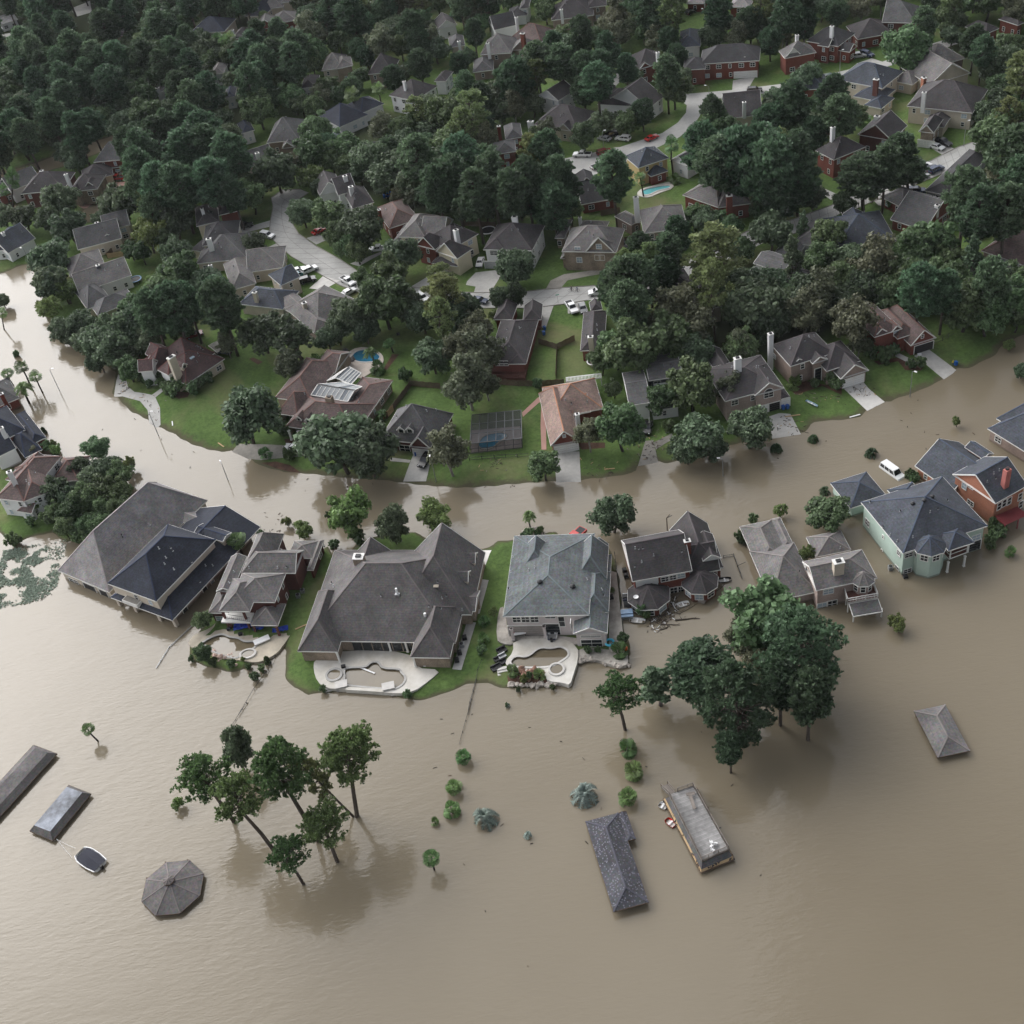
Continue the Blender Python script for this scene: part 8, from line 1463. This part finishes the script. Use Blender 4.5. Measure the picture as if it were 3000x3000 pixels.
def vparts(kind, col):
    if (kind, col) in VM: return VM[kind, col]
    L, Wd, body, cab = SHAPE[kind]; m = CARM[col]; out = []
    def ext(mb, prof, w, m, tw=None):
        tw = tw or w; zs = [p[1] for p in prof]; z0, z1 = min(zs), max(zs); wf = lambda z: (w+(tw-w)*(z-z0)/(z1-z0))/2; n = len(prof)
        mb.poly([(x, -wf(z), z) for x, z in prof][::-1], m); mb.poly([(x, wf(z), z) for x, z in prof], m)
        for k in range(n): (x, z), (X, Z) = prof[k-1], prof[k]; mb.poly([(x, -wf(z), z), (X, -wf(Z), Z), (X, wf(Z), Z), (x, wf(z), z)], m)
    mb = MB(); ext(mb, body, Wd, m); ext(mb, cab, Wd*.93, m, Wd*.78)
    if kind == 'pickup': mb.box((-1.8, 0, 1.085), (1.95, Wd*.82, .01), BLACKP)
    for sx in (-1, 1): mb.box((sx*(L/2-.02), 0, .36), (.14, Wd*.96, .22), METALD)
    out.append(('body', mb.mesh('body')))
    (x0, z0), (x1, z1), (x2, z2), (x3, z3) = cab; mb = MB(); w0, w1 = Wd*.465, Wd*.39; f = lambda a, b, t: a+(b-a)*t; e = .015
    def pane(xa, za, xb, zb, nm, dx):
        p = MB(); wa, wb = w0*.9, w1*.88; p.poly([(xa+dx, -wa, za), (xb+dx, -wb, zb), (xb+dx, wb, zb), (xa+dx, wa, za)], CARG); out.append((nm, p.mesh(nm)))
    pane(f(x3,x2,.1), f(z3,z2,.1), f(x3,x2,.88), f(z3,z2,.88), 'windscreen', .02); pane(f(x0,x1,.15), f(z0,z1,.15), f(x0,x1,.85), f(z0,z1,.85), 'rear_window', -.02)
    for sg in (-1, 1):
        p = MB(); 
        for a, b in (((.06, .48), (.52, .94)) if kind != 'van' else ((.03, .3), (.34, .62), (.66, .95))):
            q = []
            for t, h in ((a, .12), (b, .12), (b, .86), (a, .86)):
                xl, xr = f(x0, x1, h), f(x3, x2, h); x = f(xl, xr, t); z = f(z0, z1, h); w = f(w0, w1, h); q.append((x, sg*(w+e), z))
            p.poly(q if sg < 0 else q[::-1], CARG)
        out.append(('side_window', p.mesh('side_window')))
        for sx in (-1, 1):
            p = MB(); p.box((sx*(L/2-.03), sg*Wd*.36, .68), (.1, .34, .17), HEADL if sx > 0 else TAIL); out.append(('headlight' if sx > 0 else 'taillight', p.mesh('light')))
            p = MB(); r = .34; cx = sx*L*.30; y = sg*(Wd/2-.1); n = 14; ring_ = [(cx+r*math.cos(2*math.pi*k/n), r+r*math.sin(2*math.pi*k/n)) for k in range(n)]; ext(p, [(a, b) for a, b in ring_], .22, TYRE); p.v = [(a, b+y, c) for a, b, c in p.v]; p.box((cx, y+sg*.115, r-.16), (.32, .012, .32), METAL); out.append(('wheel', p.mesh('wheel')))
    VM[kind, col] = out; return out
def car(rear, front, kind, col, label, dz=0., z=None):
    a, b = (atg(rear), atg(front)) if z is None else (at(rear, z), at(front, z)); c = (a+b)/2; d = b-a; P = Vector((c.x, c.y, (gz(c.x, c.y) if z is None else z)+.05+dz)); t = thing({'suv': 'sport_utility_car', 'sedan': 'parked_car', 'van': 'passenger_van', 'pickup': 'pickup_truck'}[kind], P, label, 'van' if kind == 'van' else ('pickup' if kind == 'pickup' else 'car'), 'parked vehicles', math.atan2(d.y, d.x))
    for nm, me_ in vparts(kind, col):
        o = bpy.data.objects.new(nm, me_); COL.objects.link(o); o.parent = t
for zn, r, f, k, c, l in (
 (B0,(1355,525),(1425,508),'suv','black','black car on the upper drive of the left row'),(B0,(1480,562),(1552,578),'suv','white','white car on the second drive of the left row'),(B0,(1710,785),(1800,745),'suv','white','long white car at the kerb by the navy slate house'),(B0,(1655,780),(1725,755),'sedan','white','white car behind the long white car'),(B0,(1675,800),(1710,785),'sedan','teal','small teal car tucked by the navy slate house'),(B0,(1700,835),(1785,812),'suv','black','black car on the drive below the teal car'),
 (B1,(5,810),(75,850),'pickup','white','white pickup on the street by the grey-brown row end'),(B1,(5,910),(85,870),'sedan','white','white car half under the street oak below the white pickup'),(B1,(435,910),(485,940),'suv','white','pale car in the street behind the feathery pine'),(B1,(745,930),(825,945),'sedan','navy','dark blue car in the street below the grey garage drive'),(B0,(690,245),(640,245),'pickup','red','red pickup on the pink paved drive'),(B0,(665,225),(700,205),'sedan','white','white car behind the red pickup'),
 (A0,(1830,785),(1870,815),'sedan','white','white car left of three by the gabled house'),(A0,(1845,770),(1890,775),'sedan','black','black car at the back of three by the gabled house'),(A0,(1905,775),(1930,805),'suv','navy','dark car right of three by the gabled house'),(A0,(1845,850),(1905,872),'suv','black','black car alone below the three parked cars'),
 (A1,(1415,885),(1315,885),'pickup','white','white pickup in the cul-de-sac'),(A1,(1455,882),(1525,862),'suv','maroon','maroon car behind the white pickup in the cul-de-sac'),(A1,(1425,960),(1500,930),'pickup','white','white crew pickup in the middle of the cul-de-sac'),(A1,(1640,800),(1550,790),'suv','white','white roof-racked car on the drive above the cul-de-sac'),(A1,(1545,770),(1500,780),'suv','black','dark car at the back of the cul-de-sac drive'),(A1,(1515,800),(1465,790),'sedan','silver','pale car beside the dark car under the pine'),(A1,(1725,805),(1790,775),'sedan','red','bright red car on the loop street'),(A1,(1540,505),(1490,512),'sedan','black','black car on the middle drive of the loop'),(A1,(1700,475),(1715,500),'suv','black','dark car in front of the brick garage right of it'),
 (A2,(300,400),(308,450),'suv','grey','dark car left of three at the brick garage'),(A2,(358,405),(348,440),'sedan','silver','silver car in the middle of three at the brick garage'),(A2,(398,400),(388,432),'sedan','navy','dark blue car right of three at the brick garage'),(A2,(370,525),(445,520),'suv','black','black car on the upper street'),(A2,(965,330),(1025,322),'suv','silver','silver car on the upper garage drive'),(A2,(1015,310),(1070,325),'suv','navy','dark blue car beside the silver car on the upper drive'),(A2,(800,455),(875,438),'suv','green','dark green car at the corner of the upper street'),(A2,(1395,830),(1480,855),'sedan','white','white car on the drive of the very large dark house'),(A2,(1425,800),(1515,835),'pickup','black','black pickup beside the white car at the very large dark house'),(A2,(325,95),(380,70),'sedan','white','white car under the top middle trees'),(A2,(310,90),(350,65),'suv','blue','blue car behind the white car at top middle'),(A2,(5,75),(30,75),'sedan','silver','silver car at the top middle edge'),(A2,(35,85),(60,70),'suv','black','black car at the top middle edge'),
 (B2,(1335,195),(1395,170),'suv','white','white car farthest along the diagonal street row'),(B2,(1395,215),(1468,182),'suv','navy','dark blue car on the far side of the diagonal street'),(B2,(1305,250),(1385,225),'suv','silver','pale car nearer in the diagonal street row'),(B2,(1290,320),(1355,318),'suv','navy','dark car on the grass strip by the grey gable roof'),
 (B1,(795,700),(780,745),'sedan','white','white car beside the white garage house'),(B1,(1505,885),(1398,900),'suv','white','large white car on the street below the stone-faced house'),(B1,(1565,590),(1605,645),'pickup','black','black pickup parked in front of the red boat'),(B1,(240,645),(185,650),'pickup','white','white pickup with equipment under the bend oak'),(B1,(1650,890),(1710,880),'sedan','white','white car glimpsed under the pines on the street'),(B1,(255,345),(305,335),'sedan','blue','blue covered car behind the brown-roofed house'),
 (C2,(515,180),(550,232),'pickup','white','white pickup on the drive above the dividing yard'),(C2,(590,195),(600,225),'sedan','grey','grey car beside the white pickup drive'),(C1,(1275,1040),(1230,1105),'suv','black','black car on the wet drive at the twin white doors'),(C1,(545,1010),(460,990),'sedan','white','white car on the worn driveway under the huge oak'),(C2,(970,860),(955,915),'sedan','black','dark car in the carport of the two tier grey house'),(C0,(1300,455),(1240,450),'suv','navy','blue-grey car under the corrugated carport'),(C0,(1065,370),(1140,350),'suv','maroon','dark maroon car behind the maroon-roofed house'),
 (A0,(1505,218),(1555,205),'sedan','white','white car by the far left brick gable'),(A0,(1330,285),(1385,290),'sedan','white','white car below the far left fan palms'),(B0,(1800,548),(1815,540),'sedan','red','small red car left of the bend lawns')): car(zn(*r), zn(*f), k, c, l)
car(o_(720,285), o_(655,345), 'pickup', 'red', 'red pickup with a black bed behind the pink stucco house', z=.55); car(p_(1045,262), p_(1160,345), 'van', 'white', 'white passenger van stranded in the flood beside the mint green house', z=-.75)
# ------------------------------------------------------------------ people
def person(px, label, top, legs, rz=0., arms=.35, hold=None):
    P = atg(px); J = [(0,0,.95),(0,0,1.18),(0,0,1.42),(0,0,1.52),(0,.02,1.64),(0,.02,1.74),(.10,0,.90),(.11,.05,.50),(.11,.0,.06),(.11,.14,.03),(-.10,0,.90),(-.12,-.06,.50),(-.12,-.10,.06),(-.12,.03,.03),(.20,0,1.38),(.27,.02,1.12),(.28,.15+arms*.3,.92),(-.20,0,1.38),(-.27,.02,1.12),(-.28,.10,.88)]
    E = [(0,1),(1,2),(2,3),(3,4),(4,5),(0,6),(6,7),(7,8),(8,9),(0,10),(10,11),(11,12),(12,13),(2,14),(14,15),(15,16),(2,17),(17,18),(18,19)]; Rd = [.14,.14,.15,.06,.10,.08,.09,.065,.05,.045,.09,.065,.05,.045,.06,.045,.04,.06,.045,.04]
    me = bpy.data.meshes.new('person'); me.from_pydata(J, E, []); tmp = bpy.data.objects.new('tmp', me); COL.objects.link(tmp); sk = tmp.modifiers.new('s', 'SKIN'); ss = tmp.modifiers.new('d', 'SUBSURF'); ss.levels = 1
    for k, r in enumerate(Rd): me.skin_vertices[0].data[k].radius = (r, r*.85)
    me.skin_vertices[0].data[0].use_root = True; dg = bpy.context.evaluated_depsgraph_get(); m2 = bpy.data.meshes.new_from_object(tmp.evaluated_get(dg)); bpy.data.objects.remove(tmp); m2.materials.clear()
    for m in (SKIN, top, legs, METALD): m2.materials.append(m)
    for f in m2.polygons: z = f.center.z; x = abs(f.center.x); f.material_index = (3 if z > 1.69 else 0) if z > 1.5 else (0 if (x > .22 and z < 1.15) else (1 if z > .93 else (2 if z > .1 else 3)))
    o = bpy.data.objects.new('person', m2); COL.objects.link(o); o.location = P; o.rotation_euler = (0, 0, rz); tag(o, label, 'person')
YEL = mat('shirt_yellow', (.62,.55,.05)); WHT = mat('shirt_white', (.7,.7,.7)); DKC = mat('trousers_dark', (.03,.03,.04)); BLUS = mat('shirt_blue', (.08,.12,.22))
person(C3(1528,525), 'person in a yellow top standing at the end of the right driveway', YEL, DKC, .4); person(C2(1697,890), 'person in a white shirt standing on the debris-strewn drive', WHT, DKC, 1.0); person(B2(980,405), 'left of two people standing under the street tree', BLUS, DKC, 2.); person(B2(994,402), 'right of two people standing under the street tree', DKC, DKC, 2.4)
def bike(px, label, rz):
    P = atg(px); t = thing('bicycle', P, label, 'bicycle', rz=rz); mb = MB()
    for p, q in (((-.35,0,.33),(-.15,0,.8)),((-.15,0,.8),(.35,0,.82)),((-.1,0,.35),(.35,0,.82)),((-.35,0,.33),(-.1,0,.35)),((.35,0,.95),(.5,0,.33)),((-.1,0,.35),(-.15,0,.85))): mb.beam(p, q, .04, .04, METALD)
    mb.obj('frame', t, (0, 0, 0)); mb = MB(); mb.box((-.16, 0, .86), (.25, .12, .06), BLACKP); mb.obj('saddle', t, (0, 0, 0)); mb = MB(); mb.beam((.35, -.28, .98), (.35, .28, .98), .03, .03, METALD); mb.obj('handlebar', t, (0, 0, 0))
    for x in (-.5, .5): mb = MB(); mb.tube([(x+.32*math.cos(a), 0, .33+.32*math.sin(a)) for a in np.linspace(0, 6.283, 17)], .03, TYRE, 5, False); mb.obj('wheel', t, (0, 0, 0))
for p, l in (((1300,875),'left'), ((1332,878),'right')): bike(B1(*p), l+' bicycle with its rider standing in the street at the bend', .2); person(B1(p[0]+4, p[1]), l+' rider astride a bicycle in the street at the bend', DKC if l == 'left' else BLUS, DKC, .2-1.57)
# ------------------------------------------------------------------ flood debris, floating weeds, driftwood
drg = np.random.RandomState(4)
def litter(name, spots, label, cols, n, sz, z=None, cat='debris'):
    mb = MB()
    for zn, pts, spread in spots:
        P = [atg(zn(*p)) if z is None else at(zn(*p), z) for p in pts]
        for k in range(n):
            f = drg.uniform(0, max(1e-3, len(P)-1.001)); i = int(f); c = P[i].lerp(P[min(i+1, len(P)-1)], f-i)+Vector((drg.normal()*spread, drg.normal()*spread, 0)); c.z = (max(gz(c.x, c.y), 0)+.07) if z is None else z+.02; an = drg.uniform(0, 3.14); l = sz*drg.uniform(.3, 1.6); d = Vector((math.cos(an)*l/2, math.sin(an)*l/2, 0)); mb.beam(c-d, c+d+Vector((0, 0, drg.uniform(0, .12))), drg.uniform(.05, .16), .06, cols[drg.randint(len(cols))])
    o = mb.obj(name, off=(0, 0, 0)); tag(o, label, cat, kind='stuff')
MUDW = mat('wet_wood', (.06,.048,.038), rough=.9, var=.3)
litter('flood_debris', [(C0,[(665,640),(760,690),(830,720),(880,760),(870,850)],1.2),(C0,[(690,610),(700,680)],.8),(C2,[(920,960),(960,1060)],1.4),(C2,[(1680,830),(1760,870),(1800,890)],1.8),(C3,[(640,690),(760,710),(880,700)],1.0),(C3,[(960,660),(1040,680)],1.0),(C2,[(110,1085),(60,1075),(180,1060)],1.2),(C2,[(600,1100),(700,1120),(760,1130)],1.5),(C2,[(980,910),(1020,1010)],1.5)], 'scattered broken twigs and planks left on the drives and lawns', [MUDW, WOODB, MUDW, WOOD, MUDW, WOODT], 30, .55)
litter('floating_debris', [(h_,[(560,1560),(650,1600),(780,1590),(850,1480)],1.2),(h_,[(720,1330),(850,1400),(780,1500)],1.3),(h_,[(560,1620),(640,1720)],1.0),(f_,[(780,1270),(870,1260)],1.0)], 'mat of floating sticks and rubbish behind the red brick turret house', [MUDW, WOODB, MUDW, WOOD, MUDW, WOODB, WHITEP], 70, .7, .03)
litter('drifting_twigs', [(t_,[(300,300),(1200,1500)],14),(t_,[(1500,1200),(1900,300)],16),(C1,[(300,1150),(1900,1150)],3.0),(C3,[(200,1000),(1600,900)],7.0),(C0,[(500,800),(1200,1100)],8.0),(b_,[(900,30),(1100,20)],2.0)], 'small twigs drifting on the open flood', [MUDW, MUDW, WOODB], 14, .5, .02)
for pts, rr, l in (([(860,1630),(960,1620),(1120,1600),(1210,1605)], .22, 'thick driftwood log floating behind the turret house'), ([(650,1690),(800,1690),(930,1695)], .14, 'forked dark branch below the driftwood log'), ([(640,1760),(740,1745),(780,1700)], .10, 'bent thin branch nearest the camera in the driftwood'), ([(700,1335),(760,1390),(815,1425)], .12, 'pale pole floating beside the left turret'), ([(910,1540),(1050,1470),(1180,1385)], .07, 'long thin cane floating before the turret house'), ([(1420,1230),(1500,1180),(1560,1120)], .08, 'dark curved branch below the raft')):
    P = [at(h_(*p), .05) for p in pts]; mb = MB(); mb.tube(P, [rr*(1-.6*k/(len(P)-1)) for k in range(len(P))], MUDW if 'pale' not in l else WOODT, 6); 
    for k in range(3): q = P[1].lerp(P[-1], k/3); mb.tube([q, q+Vector((drg.normal()*.9, drg.normal()*.9, .3))], [rr*.4, rr*.15], MUDW, 5)
    o = mb.obj('driftwood', off=P[0]); tag(o, l, 'driftwood')
for zn, p, q, m, l in ((C0,(975,840),(978,865),WHITEP,'white plank lying on the lawn below the maroon-roofed house'),(C0,(1235,962),(1268,985),WOODT,'tan plank at the lawn tip by the worn driveway'),(C3,(945,818),(1005,802),WHITEP,'white pipe at the water edge of the right bank lawn'),(C3,(580,815),(665,803),WOODT,'tan timber across the debris-strewn drive'),(C2,(715,1112),(775,1108),WOODT,'tan timber on the mown grass right of the twin-door drive'),(b_,(1220,1215),(1360,1155),WOODT,'pale pole lying from the terrace to the mansion lawn'),(h_,(205,1225),(250,1270),WHITEP,'white pole floating beside the left turret wall'),(n_,(610,1232),(725,1278),WHITEP,'white pole floating in the mansion pool')):
    a, b = atg(zn(*p)), atg(zn(*q)); 
    if zn is n_: a.z = b.z = .55
    up = Vector((0, 0, .1)); mb = MB(); mb.beam(a+up, b+up, .28, .10, m); o = mb.obj('plank', off=a); tag(o, l, 'plank')
# floating weeds by the left grove (ground cover on the water)
C_ = []; poly_ = [tuple(at(m_(*p), 0)[:2]) for p in ((0,480),(90,400),(200,420),(300,480),(340,540),(280,590),(180,640),(100,690),(0,740),(-60,700))]; xs_ = [p[0] for p in poly_]; ys_ = [p[1] for p in poly_]; wrg = np.random.RandomState(9)
while len(C_) < 6500:
    x, y = wrg.uniform(min(xs_), max(xs_)), wrg.uniform(min(ys_), max(ys_)); v = noise.noise(Vector((x*.16, y*.16, 2)))+.5*noise.noise(Vector((x*.5, y*.5, 7)))
    if inpoly(x+wrg.normal()*3, y+wrg.normal()*3, poly_) and v > wrg.uniform(-.25, .3): C_.append((x, y, wrg.uniform(.03, .16)))
C_ = np.array(C_); me_ = crown_mesh('floating_weeds', quads(C_, wrg.normal(size=(len(C_), 3))*.6+np.array([0, 0, 1.]), wrg.uniform(.12, .40, len(C_))), LM['grey']); o = bpy.data.objects.new('floating_weeds', me_); COL.objects.link(o); tag(o, 'grey-green floating weeds in the water below the left grove', 'weeds', kind='stuff')
# pots, yard things
for zn, p, m, l in ((C3,(1340,468),WHITEP,'white cool box on the drive of the open brick garage'),(C1,(1095,350),BLACKP,'dark garden bench on the lawn behind the dark blue pool'),(b_,(470,1220),NAVYF,'navy ball at the left brick pillar of the porch'),(b_,(600,1275),METALD,'dark pot on the edge of the free-form pool'),(C2,(1430,210),WHITEP,'x'),(C3,(1432,212),mat('board_blue', (.35,.5,.6)),'blue and white board standing among the right bank trees'),(n_,(500,1220),METALD,'grey pump box beside the round spa tub'),(C2,(395,862),METALD,'dark bin at the side of the orange-brown house')):
    if l == 'x': continue
    P_ = at(zn(*p), .55 if zn is b_ else .8) if zn in (b_, n_) else atg(zn(*p)); t = thing('yard_box', P_, l, 'box'); mb = MB(); mb.box((0, 0, 0), (.8, .5, .5), m); mb.obj('box_body', t, (0, 0, 0)); mb = MB(); mb.box((0, 0, .5), (.86, .56, .07), m); mb.obj('lid', t, (0, 0, 0))
# ------------------------------------------------------------------ labels of the trees: look + the nearest landmark one can find
LMK = [('the maroon-roofed house',c_(600,350)),('the long brown-roofed house',e_(560,400)),('the grey two-dormer house',e_(1450,550)),('the pool cage',C1(1650,900)),('the orange-brown roof',C2(560,760)),('the two tier grey house',k_(400,250)),('the arched-window brick house',k_(1500,200)),('the twin-garage brick house',C3(760,420)),('the right red brick house',C3(1250,280)),('the timber deck house',C1(1750,400)),('the tan chimney house',C2(610,320)),('the white sided house',B1(990,560)),('the stone-faced house',B1(1400,600)),('the large tan brick house',B1(1780,460)),('the brick and cream house',B1(600,590)),('the plain brown-roofed house',B1(290,430)),('the street bend head',B0(1640,330)),('the navy slate house',C0(1520,120)),('the left grey roofs',B0(1250,680)),('the white gable house',B0(570,760)),('the long gable-roofed house',B0(600,540)),('the long brick house',B0(300,290)),('the red pickup',B0(660,245)),('the flooded cul-de-sac',B0(120,850)),('the white flood water',C0(300,400)),('the yellow house',A1(1740,880)),('the turquoise pool',B1(1780,300)),('the cul-de-sac',A1(1400,930)),('the loop street',A1(1850,720)),('the long red brick house',A2(330,300)),('the wide white gable',A2(620,300)),('the blue-grey slate house',A2(1020,450)),('the very large dark house',A2(1450,600)),('the tall red brick house',A2(870,850)),('the diagonal street',B2(1000,420)),('the grey gable roof',B2(1330,430)),('the slate grey roofs',B2(1000,560)),('the collapsed roofing',B2(500,780)),('the brown hip roof',B2(1820,610)),('the big brick chimney',B2(250,350)),('the left grove',d_(1200,1150)),('the brown-roofed white house',d_(250,1050)),('the navy roof at left',d_(250,450)),('the navy porch house',a_(1100,1000)),('the blue-tarp brick house',b_(800,800)),('the mansion',n_(850,750)),('the lagoon pool',f_(500,1480)),('the pink stucco house',f_(600,600)),('the turret house',h_(700,800)),('the balcony house',i_(1200,750)),('the mint green house',j_(900,1100)),('the orange brick house',j_(1650,850)),('the white van',p_(1110,300)),('the flooded pine clump',s_(1000,800)),('the flooded grove',u_(1200,600)),('the fan palms row',t_(460,740)),('the blotchy boathouse',w_(450,900)),('the dock',w_(1300,500)),('the gazebo',r_(1390,1500)),('the far left palms',A0(1260,230)),('the far left navy roof',A0(1170,170)),('the twin-hipped roof',A1(220,390)),('the white walled house',A1(340,530)),('the taupe-roofed house',A1(900,270)),('the top centre hip roof',A1(1310,70)),('the top left clubhouse',A0(60,130)),('the three parked cars',A0(1880,800)),('the creek',B0(250,60)),('the round street tree',A2(1230,270)),('the top right pines',A2(1850,300))]
groups = {}
for T in TREES:
    if T['label']: continue
    x, y = T['base']; nm, q = min(LMK, key=lambda l: (l[1][0]-x)**2+((l[1][1]-y)*1.2)**2); dx, dy = x-q[0], y-q[1]
    rel = ('right of' if dx > 0 else 'left of') if abs(dx) > abs(dy)*1.1 else ('before' if dy > 0 else 'behind'); look, cat, _ = LOOK[T['kind']]
    D_ = (T['o'].location-CAMP).dot(FW); T['rp'] = T['r']*F/D_; groups.setdefault((look, cat, rel, nm), []).append(T)
ORD = ['leftmost', 'second from left', 'third from left', 'fourth from left', 'fifth from left']; NUM = {2: 'two', 3: 'three', 4: 'four', 5: 'five', 6: 'six'}
for (look, cat, rel, nm), L_ in groups.items():
    L_.sort(key=lambda T: T['base'][0]); n = len(L_)
    for k, T in enumerate(L_):
        if n == 1: T['o']['label'] = '%s %s %s %s' % (look, cat, rel, nm)
        elif n <= 6: T['o']['label'] = '%s of %s %ss %s %s' % (('left' if k == 0 else 'right') if n == 2 else ('rightmost' if k == n-1 else ORD[k]), NUM[n], look+' '+cat, rel, nm)
        else: T['o']['label'] = 'one of many %s %ss %s %s' % (look, cat, rel, nm)
        if n > 1: T['o']['group'] = '%s %ss %s %s' % (look, cat, rel, nm)
for T in TREES:
    if not T['o'].get('group'): T['o']['group'] = LOOK[T['kind']][1]+'s of the neighbourhood'
# ------------------------------------------------------------------ damp summer haze
if HAZE:
    hm_ = bpy.data.materials.new('haze_air'); hm_.use_nodes = True; t = hm_.node_tree; t.nodes.clear(); ou = N(t, 'ShaderNodeOutputMaterial'); pv = N(t, 'ShaderNodeVolumePrincipled'); pv.inputs['Color'].default_value = (.92, .96, 1, 1); pv.inputs['Density'].default_value = HAZE; pv.inputs['Anisotropy'].default_value = .2; t.links.new(pv.outputs[0], ou.inputs['Volume'])
    mb = MB(); mb.box((0, 1400, -4), (3200, 3500, 182), hm_); o = mb.obj('haze', off=(0, 0, 0)); tag(o, 'thin pale haze over the whole neighbourhood', None, None, 'stuff')
